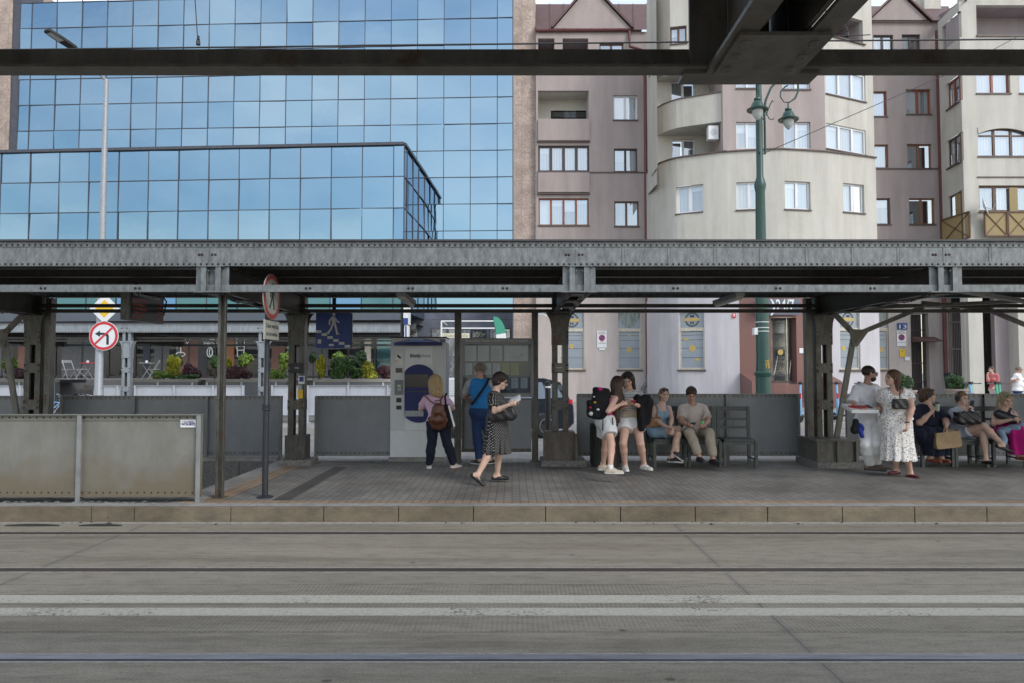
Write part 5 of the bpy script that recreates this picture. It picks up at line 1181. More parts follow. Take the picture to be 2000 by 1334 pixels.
def stick(px0, px1, py0, py1, m, nm, th=.008): a_, b_ = q(px0, py0), q(px1, py1); return MB().bbox(a_.x, b_.x, Ym - th, Ym - .0005, b_.z, a_.z, .002).build(nm, m, t)
s_ = stick(772.5, 786, 691, 712, M['white'], 'camera_notice', .003); a_ = q(776, 694); mb = MB(); mb.bar((a_.x, Ym - .005, a_.z), (a_.x + .06, Ym - .005, a_.z - .05), .003, .035, (0, 0, 1)); mb.bar((a_.x, Ym - .006, a_.z + .015), (a_.x + .075, Ym - .006, a_.z - .06), .002, .008, (0, 0, 1)); mb.build('camera_mark', M['ink'], s_)
mb = MB(); 
for k in range(3): zz = q(0, 704 + k * 2.4).z; mb.box(q(774.5, 0).x, q(784, 0).x, Ym - .0045, Ym - .003, zz - .004, zz)
mb.build('notice_text', M['fadedred'], s_)
stick(773, 786, 719, 728, M['screen'], 'small_display'); tm = stick(771.5, 787, 742, 771, M['machine_side'], 'card_reader', .03)
a_ = q(780, 752); MB().box(a_.x - .028, a_.x + .03, Ym - .034, Ym - .0305, a_.z - .03, a_.z + .005).build('reader_screen', C_('reader_green', (.45, .62, .48), .4), tm)
mb = MB()
for i in range(3):
    for j in range(3): mb.box(a_.x - .02 + i * .02, a_.x - .008 + i * .02, Ym - .034, Ym - .0305, a_.z - .06 - j * .02, a_.z - .048 - j * .02)
mb.build('keypad', M['machine2'], tm)
stick(774, 784, 777, 786, M['black'], 'coin_slot'); stick(774, 784, 792, 800, M['black'], 'return_slot')
mb = MB(); mb.box(X1 - .0, X1 + .006, Ym + .05, Ym + .58, Z0 + .1, Z1 - .08); mb.build('side_panel', M['machine_side'], t)
# ---- notice board
Yn = 12.62; q = lambda px, py, Y=Yn: P(px, py, Y)
t = thing('notice_board', 'grey framed public transport notice board with timetables behind glass', 'notice board', (q(970, 0).x, Yn, PLAT))
for px0, px1, zt in ((890, 903, 606), (1038, 1050, 606)):
    mb = MB(); mb.bbox(q(px0, 0).x, q(px1, 0).x, Yn, Yn + .09, PLAT, q(0, zt).z, .004); mb.bbox(q(px0, 0).x - .03, q(px1, 0).x + .03, Yn - .03, Yn + .12, PLAT, PLAT + .02, .004)
    for k in range(12): mb.dome((q((px0 + px1) / 2, 0).x, Yn, .5 + k * .2), .012, .008, (0, -1, 0), 6)
    mb.build('post', M['steel_col'], t)
x0, x1, z0, z1 = q(901, 0).x, q(1041, 0).x, q(0, 775).z, q(0, 661).z
M['boardgrey'] = C_('board_grey', (.23, .235, .24), .45, .2, scale=5); M['boardback'] = C_('board_back', (.13, .14, .16), .5, scale=4)
mb = MB(); y0, y1 = Yn - .10, Yn - .001; w = .055
mb.bbox(x0, x0 + w, y0, y1, z0, z1, .004); mb.bbox(x1 - w, x1, y0, y1, z0, z1, .004); mb.bbox(x0 + w, x1 - w, y0, y1, z1 - .11, z1, .004); mb.bbox(x0 + w, x1 - w, y0, y1, z0, z0 + w, .004); mb.bbox(x0 + w, x1 - w, y0 - .012, y0 + .02, z0 + w, z0 + w + .015, .003)
fr = mb.build('frame', M['boardgrey'], t)
text_mesh('Komunikacja Miejska w Krakowie | Public Transport', .052, ((x0 + x1) / 2, y0 - .002, z1 - .045), M['machine2'], fr, width=(x1 - x0) * .84, ext=.001)
MB().box(x0 + w, x1 - w, Yn - .03, Yn - .01, z0 + w, z1 - .11).build('back', M['boardback'], t)
sheets = [(908, 931, 675, 706, 0), (933, 956, 675, 706, 0), (958, 982, 675, 706, 0), (984, 1032, 675, 706, 2), (908, 923, 709, 733, 0), (926, 942, 709, 733, 0), (944, 960, 709, 733, 0), (962, 978, 709, 733, 0), (980, 996, 708, 733, 1), (997, 1014, 708, 733, 1), (998, 1013, 737, 759, 0), (1016, 1031, 737, 759, 0)]
for i, (px0, px1, py0, py1, k) in enumerate(sheets):
    a_, b_ = q(px0 + .9, py0 + .8), q(px1 - .9, py1 - .8); pp = MB().box(a_.x, b_.x, Yn - .034, Yn - .031, b_.z, a_.z).build('timetable', M['paper_y'] if k == 1 else M['paper'], t)
    mb = MB(); r2 = random.Random(i)
    if k == 2:
        for j in range(12): mb.bar((r2.uniform(a_.x + .02, b_.x - .02), Yn - .0355, r2.uniform(b_.z + .02, a_.z - .02)), (r2.uniform(a_.x + .02, b_.x - .02), Yn - .0355, r2.uniform(b_.z + .02, a_.z - .02)), .001, .003)
    else:
        z = a_.z - .02
        while z > b_.z + .015:
            n_ = r2.choice((1, 2)); L = (b_.x - a_.x) * r2.uniform(.4, .85); mb.box(a_.x + .012, a_.x + .012 + L, Yn - .036, Yn - .035, z - .003, z); z -= .013
    mb.build('print', M['machine_side'], pp)
m_ = pane_mat('case_glass', refl=.02); MB().box(x0 + w, x1 - w, y0 + .02, y0 + .024, z0 + w, z1 - .11).build('glass', m_, t)
mb = MB(); zl0, zl1 = q(0, 883).z, q(0, 780).z; mb.box(q(904, 0).x, q(1037, 0).x, Yn + .02, Yn + .032, zl0, zl1); mb.build('lower_panel', M['panel'], t)
mb = MB(); mb.box(q(904, 0).x, q(1037, 0).x, Yn + .0, Yn + .019, zl0, zl0 + .06); mb.box(q(904, 0).x, q(1037, 0).x, Yn - .02, Yn + .04, zl1, zl1 + .02); mb.bbox(q(905, 0).x, q(909, 0).x, Yn - .02, Yn + .019, zl0 + .06, zl1, .002); mb.build('lower_rail', M['steel_col'], t)
# louvred box and road bollard beyond
def simple(name, lab, cat, loc, builds, group=None):
    t = thing(name, lab, cat, loc, group)
    for nm, mb_, m_, sm in builds: mb_.build(nm, m_, t, smooth=sm)
    return t
mb = MB(); a_, b_ = P(874, 738, 24), P(893, 765, 24)
mb.box(a_.x, b_.x, 24, 24.6, 0, a_.z); m2 = MB()
for k in range(8): z = a_.z - .06 - k * .07; m2.bar((a_.x + .03, 23.97, z), (b_.x - .03, 23.97, z), .03, .045)
simple('service_cabinet', 'louvred pale service cabinet seen between the ticket machine and the board', 'cabinet', (a_.x, 24, 0), [('housing', mb, M['machine'], False), ('louvres', m2, M['machine2'], False)])
p = P(1070, 745, 15.5); mb = MB(); mb.lathe((p.x, 15.5, 0), [(.06, 0), (.06, p.z - .03), (.07, p.z - .02), (.0, p.z + .02)], 12); m2 = MB(); m2.lathe((p.x, 15.5, 0), [(.063, p.z - .14), (.063, p.z - .1)], 12)
simple('bollard', 'slim black bollard with a white band beside the dark car', 'bollard', (p.x, 15.5, 0), [('post', mb, M['black'], True), ('band', m2, M['white'], True)])
# litter bin
Yb = 12.05; x0, x1 = PX(1152, Yb), PX(1212, Yb); xc = (x0 + x1) / 2; r_ = (x1 - x0) / 2
mb = MB(); mb.lathe((xc, Yb, 0), [(r_ * .93, PLAT), (r_ * .93, PLAT + .04), (r_, PLAT + .05), (r_, PZ(826, Yb) - .04), (r_ * 1.03, PZ(826, Yb) - .03), (r_ * 1.03, PZ(826, Yb)), (r_ * .9, PZ(826, Yb)), (r_ * .88, PZ(826, Yb) - .3), (0, PZ(826, Yb) - .3)], 24)
M['bin'] = C_('bin_steel', (.055, .055, .055), .45, .4)
m2 = MB()
for k in range(30): a_ = 2 * math.pi * k / 30; m2.bar((xc + r_ * math.cos(a_), Yb + r_ * math.sin(a_), PLAT + .06), (xc + r_ * math.cos(a_), Yb + r_ * math.sin(a_), PZ(826, Yb) - .05), .012, .012, (math.cos(a_), math.sin(a_), 0))
simple('litter_bin', 'round dark steel litter bin behind the girl with the backpack', 'bin', (xc, Yb, PLAT), [('body', mb, M['bin'], True), ('ribs', m2, M['bin'], False)])
# ---- steel chairs
M['chair'] = C_('chair_paint', (.075, .085, .08), .45, .3, scale=20, amt=.3)
def make_chair():
    t = thing('steel_chair', 'x', 'chair', (0, 0, 0), 'steel chairs standing along the barriers')
    MB().bbox(-.26, .26, -.23, .25, .425, .455, .008).build('seat', M['chair'], t)
    mb = MB(); mb.box(-.25, .25, -.21, -.19, .37, .424); mb.box(-.25, .25, .20, .22, .37, .424); mb.box(-.25, -.23, -.19, .2, .37, .424); mb.box(.23, .25, -.19, .2, .37, .424); mb.build('apron', M['chair'], t)
    for sx in (-1, 1):
        mb = MB(); mb.bbox(sx * .255 - .025, sx * .255 + .025, -.23, -.18, 0, .42, .004); mb.build('leg', M['chair'], t)
        mb = MB(); mb.hexa([(sx * .255 - .025, .22, 0), (sx * .255 + .025, .22, 0), (sx * .255 + .025, .27, 0), (sx * .255 - .025, .27, 0), (sx * .255 - .025, .26, .98), (sx * .255 + .025, .26, .98), (sx * .255 + .025, .30, .98), (sx * .255 - .025, .30, .98)]); mb.build('leg', M['chair'], t)
    mb = MB()
    for z0, z1, y in ((.90, .98, .272), (.74, .78, .262), (.60, .64, .256)): mb.box(-.23, .23, y, y + .02, z0, z1)
    mb.box(-.008, .008, .27, .28, .64, .74); mb.build('backrest', M['chair'], t)
    mb = MB(); mb.box(-.24, -.22, -.18, .22, .12, .145); mb.box(.22, .24, -.18, .22, .12, .145); mb.build('stretcher', M['chair'], t)
    return t
spots = [(1300, 12.15, 3, 'steel chair under the young woman in pale blue beside the bin'), (1369, 12.15, -2, 'steel chair under the young man in the beige T-shirt'), (1438, 12.1, -4, 'empty dark steel chair right of the seated young man'),
         (1812, 12.1, 2, 'steel chair under the woman in a navy dress'), (1878, 12.1, 0, 'steel chair under the woman photographing with her phone'), (1952, 12.1, -3, 'steel chair under the woman in the pink dress')]
c0 = make_chair()
for i, (px, y, a_, lab) in enumerate(spots):
    c = c0 if i == 0 else copy_tree(c0); c.location = (PX(px, y), y, PLAT); c.rotation_euler.z = rad(a_); c['label'] = lab
# ================================================================ lamps, signs and wires beyond the platform
Yl = 21.; X_ = PX(1490, Yl)
t = thing('street_lamp', 'dark green ornamental lamp post with two hanging lanterns', 'street lamp', (X_, Yl, .15))
def zz(py): return PZ(py, Yl)
mb = MB(); mb.lathe((X_, Yl, 0), [(.24, 0), (.22, .3), (.21, 1.6), (.24, 1.63), (.25, 1.72), (.2, 1.76), (.185, 2.1), (.185, zz(560)), (.15, zz(480)), (.135, zz(375)), (.165, zz(366)), (.17, zz(360)), (.13, zz(352)), (.10, zz(345)), (.095, zz(240)), (.08, zz(165)), (.06, zz(90)), (0, zz(88))], 18); mb.build('post', M['green_pole'], t, smooth=True)
scroll = [(11, 300), (11, 240), (10, 215), (14, 195), (24, 172), (42, 153), (57, 146), (70, 149), (78, 162), (79, 177), (72, 192), (60, 200), (50, 199), (43, 189), (44, 178), (52, 170), (58, 167)]
M['lampglass'] = C_('lamp_glass', (.50, .53, .50), .15)
for ang, s in ((0, 1.), (rad(248), .62)):
    dx, dy = math.cos(ang), math.sin(ang)
    pt = lambda r_, py: (X_ + dx * r_ * .015, Yl + dy * r_ * .015, zz(py))
    mb = MB(); mb.tube([pt(*k) for k in scroll], [.035] * 6 + [.03] * 5 + [.022] * 6, 8); mb.tube([pt(14, 225), pt(22, 205), pt(27, 196), pt(29, 199)], .018, 6); mb.tube([pt(13, 218), pt(20, 232), pt(27, 234), pt(29, 230)], .015, 6)
    mb.tube([pt(58, 200), pt(58, 212)], .02, 6)
    for py in (218, 232, 300): mb.bar((X_, Yl, zz(py)), pt(12, py), .04, .04)
    arm = mb.build('scroll_arm', M['green_pole'], t, smooth=True)
    c = Vector(pt(58, 0)); c.z = 0
    mb = MB(); mb.lathe(c, [(0, zz(211)), (.09, zz(212)), (.10, zz(215)), (.08, zz(217)), (.13, zz(219)), (.17, zz(225)), (.19, zz(229)), (.30, zz(233)), (.29, zz(235)), (.12, zz(234))], 20); sh = mb.build('lamp_shade', M['green_pole'], t, smooth=True)
    mb = MB(); mb.lathe(c, [(.16, zz(233.5)), (.155, zz(240)), (.10, zz(248)), (.02, zz(253)), (0, zz(253.5))], 16); mb.build('lantern_glass', M['lampglass'], sh, smooth=True)
a_ = P(1486, 640, Yl - .19); mb = MB(); mb.bbox(a_.x - .16, a_.x - .05, Yl - .1, Yl + .1, a_.z - .2, a_.z, .01); mb.build('small_box', M['white'], t)
mb = MB()
for py in (630, 641, 648): mb.lathe((X_, Yl, 0), [(.193, zz(py)), (.193, zz(py) + .02)], 16)
mb.build('strap', M['machine2'], t); 
for k, s in enumerate(('NS', '04', '19')): text_mesh(s, .11, (X_ + .07, Yl - .19, zz(706 + k * 5.6)), M['signyellow'], t, width=.1)
# modern street lamp that carries the traffic signs
Yk = 20.5; X_ = PX(pu(204, 300), Yk)
t = thing('street_lamp', 'slim grey street lamp with a flat head, carrying two traffic signs', 'street lamp', (X_, Yk, 0))
zt = PZ(155, Yk)
mb = MB(); mb.lathe((X_, Yk, 0), [(.13, 0), (.13, 1.2), (.112, 1.25), (.1, 3.4), (.065, zt), (0, zt + .02)], 14); mb.build('pole', M['pole_grey'], t, smooth=True)
mb = MB(); mb.lathe((X_, Yk, 0), [(.133, .1), (.133, PZ(772, Yk))], 14); mb.build('painted_foot', M['green_pole'], t)
hd_a, hd_b = P(150, 100, Yk - .9), P(104, 70, Yk - 1.5)
mb = MB(); mb.tube([(X_, Yk, zt - .05), (X_ - .3, Yk - .35, zt + .35), hd_a], [.04, .035, .03], 8); mb.build('arm', M['pole_grey'], t)
mb = MB(); d = (hd_b - hd_a).normalized(); sdv_ = d.cross(Vector((0, 0, 1))).normalized(); uu = sdv_.cross(d)
o_ = hd_a; pts2 = [(0, .05), (.12, .13), (.55, .15), (.85, .12), (.9, .05), (.9, -.05), (.85, -.12), (.55, -.15), (.12, -.13), (0, -.05)]
mb.prism(pts2, lambda u_, v_: o_ + d * u_ + sdv_ * v_, uu * .07); lh = mb.build('lamp_head', M['black'], t)
mb = MB(); mb.prism([(.45, .11), (.8, .09), (.8, -.09), (.45, -.11)], lambda u_, v_: o_ + d * u_ + sdv_ * v_ - uu * .006, uu * .005); mb.build('lens', M['lampglass'], lh)
Yf = Yk - .16; c = P(204, 603, Yf); R = .42
tp = thing('priority_sign', 'yellow and white diamond priority road sign on the grey pole', 'sign', (c.x, Yf, c.z))
sq = lambda r_, rd=.06: [(x + math.cos(a2) * rd * r_, y + math.sin(a2) * rd * r_) for (x, y, a0) in ((r_ * (1 - rd), 0, 0), (0, r_ * (1 - rd), 90), (-r_ * (1 - rd), 0, 180), (0, -r_ * (1 - rd), 270)) for a2 in (rad(a0 - 40), rad(a0), rad(a0 + 40))]
mb = MB(); mb.prism(sq(R), lambda u_, v_: (c.x + u_, Yf, c.z + v_), (0, .02, 0)); mb.build('plate', M['white'], tp)
mb = MB(); mb.prism(sq(R * .60), lambda u_, v_: (c.x + u_, Yf - .004, c.z + v_), (0, .003, 0)); mb.build('yellow_centre', M['signyellow'], tp)
mb = MB(); mb.bar((c.x, Yf + .02, c.z), (X_, Yk - .05, c.z), .05, .05); mb.build('clamp', M['pole_grey'], tp)
c = P(202.5, 656, Yf); R = .415
tp = thing('no_left_turn_sign', 'round red rimmed no left turn sign with a bent black arrow', 'sign', (c.x, Yf, c.z))
mb = MB(); disc(mb, c, R, (0, 1, 0), .02, 40); mb.build('plate', M['white'], tp)
def ring(mb, c, r0, r1, y, n=48):
    for j in range(n):
        a2, b2 = 2 * math.pi * j / n, 2 * math.pi * (j + 1) / n; f = lambda r_, t_: (c.x + r_ * math.cos(t_), y, c.z + r_ * math.sin(t_)); mb.quad(f(r0, a2), f(r0, b2), f(r1, b2), f(r1, a2))
mb = MB(); ring(mb, c, R * .97, R * .79, Yf - .004); s45 = .707 * R * .8; mb.mi = 0; mb.bar((c.x - s45, Yf - .007, c.z - s45 * .95), (c.x + s45, Yf - .007, c.z + s45 * .95), .002, .055, (0, 0, 1)); mb.build('red_rim_and_bar', M['red'], tp)
mb = MB(); arr = [(.13, -.25), (.13, .0), (.10, .06), (.03, .085), (-.13, .095), (-.12, .15), (-.27, .06), (-.12, -.03), (-.12, .03), (.0, .02), (.05, .0), (.06, -.05), (.06, -.25)]
mb.prism([(u_ * R / .415, v_ * R / .415) for u_, v_ in arr], lambda u_, v_: (c.x + u_ + .02, Yf - .0045, c.z + v_), (0, .002, 0)); mb.build('arrow', M['ink'], tp)
mb = MB(); mb.bar((c.x, Yf + .02, c.z), (X_, Yk - .05, c.z), .05, .05); mb.build('clamp', M['pole_grey'], tp)
# tram stop flag beyond the ticket machine
Yt = 19.; p = P(786, 600, Yt)
t = thing('stop_flag', 'tall blue and white tram stop flag behind the ticket machine', 'sign', (p.x, Yt, 0))
mb = MB(); mb.lathe((p.x, Yt, 0), [(.05, 0), (.05, P(0, 580, Yt).z)], 10); mb.build('post', M['black'], t)
mb = MB(); a_, b_ = P(790, 586, Yt), P(799, 634, Yt); mb.bbox(a_.x, b_.x, Yt - .2, Yt + .3, b_.z, a_.z, .01); mb.build('flag_panel', M['white'], t)
MB().box(a_.x, b_.x, Yt - .203, Yt - .2, a_.z - .14, a_.z - .02).build('blue_field', M['signblue'], t); MB().box(a_.x, b_.x, Yt - .203, Yt - .2, b_.z, b_.z + .16).build('blue_field', M['signblue'], t)
a_, b_ = P(791, 636, Yt), P(798, 664, Yt); mb = MB(); mb.bbox(a_.x, b_.x, Yt - .15, Yt + .2, b_.z, a_.z, .01); mb.build('lower_panel', M['white'], t); mb = MB(); mb.box(a_.x + .03, b_.x - .03, Yt - .153, Yt - .15, b_.z + .03, a_.z - .02); mb.build('blue_strip', M['signblue'], t)
# overhead wires
M['wire'] = C_('wire', (.03, .03, .03), .6)
def wire(lab, pts, r_=.008, grp='overhead wires', items=()):
    mb = MB(); mb.tube(pts, r_, 5); o = mb.build('overhead_wire', M['wire'], label=lab, cat='wire', group=grp); return o
wire('straight contact wire of the nearer track crossing the whole picture', [P(-60, 98, 7.1), P(1000, 86, 7.1), P(1340, 82, 7.1), P(2100, 76, 7.1)], .009)
wire('second thinner wire just under the contact wire on the left', [P(100, 106, 8.2), P(700, 88, 8.2), P(1330, 82, 8.2), P(1700, 68, 8.2)], .006)
wire('thin slanting stay wire from the green lamp post up to the right', [P(1490, 300, 21), P(1850, 145, 24), P(1990, 70, 26)], .012)
for px, py, px0, lab in ((387, 88, 379, 'black insulator hanger on its wire before the glass block'), (1654, 72, 1640, 'black insulator hanger on its wire before the cream balconies')):
    a_, b_ = P(px0, -30, 7.1), P(px, py, 7.1)
    t = thing('insulator', lab, 'insulator', tuple(b_), 'insulator hangers above the track'); mb = MB(); mb.tube([a_, P(px - 1, py - 12, 7.1)], .005, 5); mb.build('hanger_wire', M['wire'], t)
    mb = MB(); mb.lathe((b_.x, 7.1, b_.z), [(.0, .0), (.022, .002), (.022, .04), (.012, .045), (.018, .06), (.01, .07), (.015, .09), (.0, .1)], 8); mb.build('body', M['black'], t)
# air conditioner, dish, wall signs, cameras
a_, b_ = P(1382, 247, 33.9), P(1402, 274, 33.9)
t = thing('air_conditioner', 'white air conditioning unit hanging under the curved balcony', 'air conditioner', (a_.x, 33.9, b_.z)); MB().bbox(a_.x, b_.x, 33.75, 34.1, b_.z, a_.z, .02).build('casing', M['white'], t)
mb = MB()
for r0 in (.05, .1, .15): ring(mb, Vector(((a_.x + b_.x) / 2, 0, (a_.z + b_.z) / 2)), r0, r0 - .012, 33.745, 20)
mb.build('fan_grille', M['machine_side'], t)
p = P(1925, 402, 34.6); t = thing('satellite_dish', 'small white satellite dish above the yellow trellis balcony', 'satellite dish', tuple(p))
mb = MB(); k = 20; vs_ = [p]; n_ = Vector((.75, -.6, .25)).normalized(); uu = n_.orthogonal().normalized(); vv = n_.cross(uu)
vs_ = [p - n_ * .1] + [p + (uu * math.cos(2 * math.pi * j / k) + vv * math.sin(2 * math.pi * j / k)) * .4 for j in range(k)]
mb.add(vs_ + [v - n_ * .02 for v in vs_], [(0, 1 + j, 1 + (j + 1) % k) for j in range(k)] + [(k + 1, k + 2 + (j + 1) % k, k + 2 + j) for j in range(k)]); mb.build('reflector', M['white'], t); mb = MB(); mb.tube([p - n_ * .1, p + n_ * .3 - Vector((0, 0, .3)), p + n_ * .45], .02, 6); mb.build('feed_arm', M['pole_grey'], t)
def wallsign(name, lab, px0, px1, py0, py1, Y, m, texts, cat='sign', no_park=None):
    a_, b_ = P(px0, py0, Y), P(px1, py1, Y); t = thing(name, lab, cat, ((a_.x + b_.x) / 2, Y, b_.z)); MB().bbox(a_.x, b_.x, Y - .02, Y, b_.z, a_.z, .005).build('plate', m, t)
    for s, py, sz, mm in texts: text_mesh(s, sz, ((a_.x + b_.x) / 2, Y - .0215, P(0, py, Y).z), mm, t, ext=.001, width=min((b_.x - a_.x) * .85, sz * .62 * len(s)))
    if no_park:
        c = P((px0 + px1) / 2, no_park[0], Y); r_ = no_park[1]; mb = MB(); disc(mb, (c.x, Y - .022, c.z), r_ * .82, (0, -1, 0), .002, 24); mb.build('blue_disc', M['signblue'], t); mb = MB(); ring(mb, c, r_, r_ * .8, Y - .026, 24); mb.bar((c.x - r_ * .6, Y - .0265, c.z + r_ * .6), (c.x + r_ * .6, Y - .0265, c.z - r_ * .6), .002, r_ * .2, (0, 0, 1)); mb.build('red_ring', M['red'], t)
    return t
wallsign('no_parking_sign', 'white no parking notice on the pink wall between two tall windows', 1166, 1185, 646, 679, 37.97, M['white'], [('ZAKAZ', 649, .11, M['ink']), ('PARKOWANIA', 652, .09, M['ink']), ('NIE', 668, .1, M['red']), ('ZASTAWIAĆ', 671, .08, M['ink'])], no_park=(660, .17)) 
wallsign('notice', 'tiny white plate under the no parking notice on the pink wall', 1170, 1182, 680, 684, 37.97, M['white'], [])
wallsign('no_parking_sign', 'white no parking notice under the house number plate', 1751, 1770, 646, 676, 38.17, M['white'], [('ZAKAZ', 648, .11, M['ink']), ('PARKOWANIA', 651, .09, M['ink']), ('NIE ZASTAWIAĆ', 669, .07, M['ink'])], no_park=(659, .17))
wallsign('house_number', 'blue house number plate reading 13', 1752, 1772, 631, 643.5, 38.17, M['signblue'], [('13', 638.5, .30, M['white'])])
wallsign('gas_notice', 'yellow gas notice under the no parking board', 1757, 1768, 682, 697, 38.17, M['signyellow'], [('G', 686, .14, M['ink'])])
wallsign('meter_box', 'small cream meter box on the pink wall beside the gate', 1767, 1777, 697, 704, 38.17, M['white'], [], 'box')
zs_ = wallsign('round_the_clock_sign', 'grey blue board reading 24/7 above the granite entrance', 1474, 1563, 584, 615, 32.95, C_('board_blue_grey', (.12, .135, .18), .4), [])
text_mesh('24/7', .78, P(1533, 598, 32.92), M['white'], zs_, bold=.01, ext=.01, width=.85); text_mesh('(', .8, P(1481, 598, 32.92), M['white'], zs_, bold=.01, ext=.01); text_mesh(')', .8, P(1510, 598, 32.92), M['white'], zs_, bold=.01, ext=.01)
wallsign('alarm_sticker', 'red and white alarm sticker on the lilac wall', 1430, 1437, 612, 621, YB(pu(1434, 615)) - .02, M['red'], [('!', 616, .16, M['white'])], 'sticker')
wallsign('brass_plate', 'pale plate on red granite right of the glazed entrance', 1561, 1574, 680, 690, YB(pu(1567, 685)) - .03, M['machine2'], [])
p = P(1053, 612, 37.7); t = thing('security_camera', 'white security camera on the pale wall right of the stone strip', 'camera', tuple(p)); MB().bar(p, p + Vector((.35, -.3, -.12)), .12, .12).build('body', M['white'], t); MB().bar(p + Vector((0, .3, .05)), p, .04, .04).build('bracket', M['white'], t)
# pergola with the cafe name, beach flag
Yg = 36.; t = thing('cafe_pergola', 'white tube pergola with the cream cafe name board', 'pergola', (P(900, 0, Yg).x, Yg, 0))
mb = MB(); P1 = lambda x, y, Y=Yg: P(x, y, Y)
z1, z2 = P1(0, 627).z, P1(0, 641).z; xa, xb = P1(862, 700).x, P1(968, 700).x
for z in (z1, z2): mb.bar((xa, Yg, z), (xb, Yg, z), .06, .06)
for x in (xa, xb): mb.bar((x, Yg, 0), (x, Yg, z1), .07, .07)
mb.bar((xa, Yg, z1), (xa, Yg + 3, z1), .06, .06); mb.bar((xb, Yg, z1), (xb, Yg + 3, z1), .06, .06); mb.build('frame', M['upvc'], t)
a_, b_ = P1(864, 651), P1(917, 660); mb = MB(); mb.box(a_.x, b_.x, Yg - .05, Yg - .02, b_.z, a_.z); nb = mb.build('name_board', C_('cream_board', (.62, .60, .48), .5), t); text_mesh("Gusto d'Italia", .2, ((a_.x + b_.x) / 2, Yg - .052, (a_.z + b_.z) / 2), C_('brown_ink', (.25, .16, .08)), nb, width=(b_.x - a_.x) * .88)
Yg = 30.; t = thing('beach_flag', 'green and white feather flag left of the stone strip', 'flag', (P(968, 0, Yg).x, Yg, 0))
mb = MB(); fl_ = [(963, 620), (966, 618), (973, 620), (980, 627), (985, 637), (988, 650)]
pl_ = [P(x, y, Yg) for x, y in fl_]; base = [P(x, y, Yg) for x, y in ((963, 620), (966, 630), (968, 640), (969, 652))]
mb.tube([P(963, 620, Yg), P(966, 632, Yg), P(968, 650, Yg), Vector((P(970, 0, Yg).x, Yg, 0))], .02, 6); mb.build('pole', M['black'], t)
def cloth(poly, m, nm, th=.01):
    mb = MB(); mb.prism(poly, lambda x, y: P(x, y, Yg - .02), (0, th, 0)); mb.build(nm, m, t)
cloth([(963, 620), (966, 618), (973, 620), (980, 627), (985, 637), (988, 650), (969, 653), (967, 640), (965, 630)], C_('flag_green', (.05, .30, .20), .7), 'green_cloth'); cloth([(969, 653.5), (988, 650.5), (990, 668), (990, 700), (972, 700), (970, 668)], M['white'], 'white_cloth')
# ================================================================ plants
def leafy(name, lab, cx, cy, cz, rx, ry, rz, mats, n, leaf=.045, upright=0., seed=0, grp='shrubs planted along the terrace', stems=True, cat='shrub', lumps=7):
    """a shrub: leaf-sized faces spread through an uneven volume, with stems"""
    r = random.Random(seed); t = thing(name, lab, cat, (cx, cy, cz), grp)
    L = [(Vector((r.uniform(-.5, .5), r.uniform(-.5, .5), r.uniform(-.55, .5))), r.uniform(.38, .62)) for _ in range(lumps)]
    mb = MB()
    for i in range(n):
        c, s = r.choice(L)
        d = Vector((r.gauss(0, 1), r.gauss(0, 1), r.gauss(0, 1))).normalized() * s * (r.random() ** .33)
        p = c + d
        if p.length > 1.12: p = p.normalized() * r.uniform(.75, 1.12)
        w = Vector((p.x * rx, p.y * ry, (p.z + 1) * rz)); o = Vector((cx, cy, cz)) + w
        nrm = (d.normalized() + Vector((r.gauss(0, .5), r.gauss(0, .5), r.gauss(0, .5) + .3))).normalized()
        u = nrm.orthogonal().normalized(); u.rotate(Matrix.Rotation(r.uniform(0, 6.28), 3, nrm))
        if upright: u = (u * (1 - upright) + Vector((p.x * .5, p.y * .5, 1)) * upright).normalized(); nrm = (nrm - u * nrm.dot(u)).normalized()
        v = nrm.cross(u); a, b = leaf * r.uniform(.7, 1.3), leaf * r.uniform(.35, .55) * (1 - .4 * upright)
        mb.mi = r.randrange(len(mats)); mb.add([o - u * a, o + v * b, o + u * a, o - v * b], [(0, 1, 2, 3)])
    mb.build('foliage', mats, t)
    if stems:
        mb = MB()
        for k in range(7):
            a = r.uniform(0, 6.28); e = Vector((cx + rx * .6 * math.cos(a), cy + ry * .6 * math.sin(a), cz + rz * r.uniform(1, 1.6)))
            mb.tube([(cx + .03 * math.cos(a), cy + .03 * math.sin(a), cz - .05), (cx + rx * .25 * math.cos(a), cy + ry * .25 * math.sin(a), cz + rz * .5), e], [.012, .009, .004], 5)
        mb.build('stems', M['wood'], t)
    return t
def leaf_mats(nm, c): return [mat(nm, c, .55, scale=8, amt=.3), mat(nm, tuple(x * .62 for x in c), .55, scale=8, amt=.3), mat(nm, tuple(min(1, x * 1.45) for x in c), .5, scale=8, amt=.2)]
LM = {'g': leaf_mats('green_leaf', (.07, .16, .04)), 'd': leaf_mats('dark_green_leaf', (.03, .075, .025)), 'y': leaf_mats('yellow_leaf', (.50, .50, .06)), 'p': leaf_mats('purple_leaf', (.15, .07, .085)), 'l': leaf_mats('lime_leaf', (.20, .31, .05))}
YT = 27.75; TZs = TZ + .02
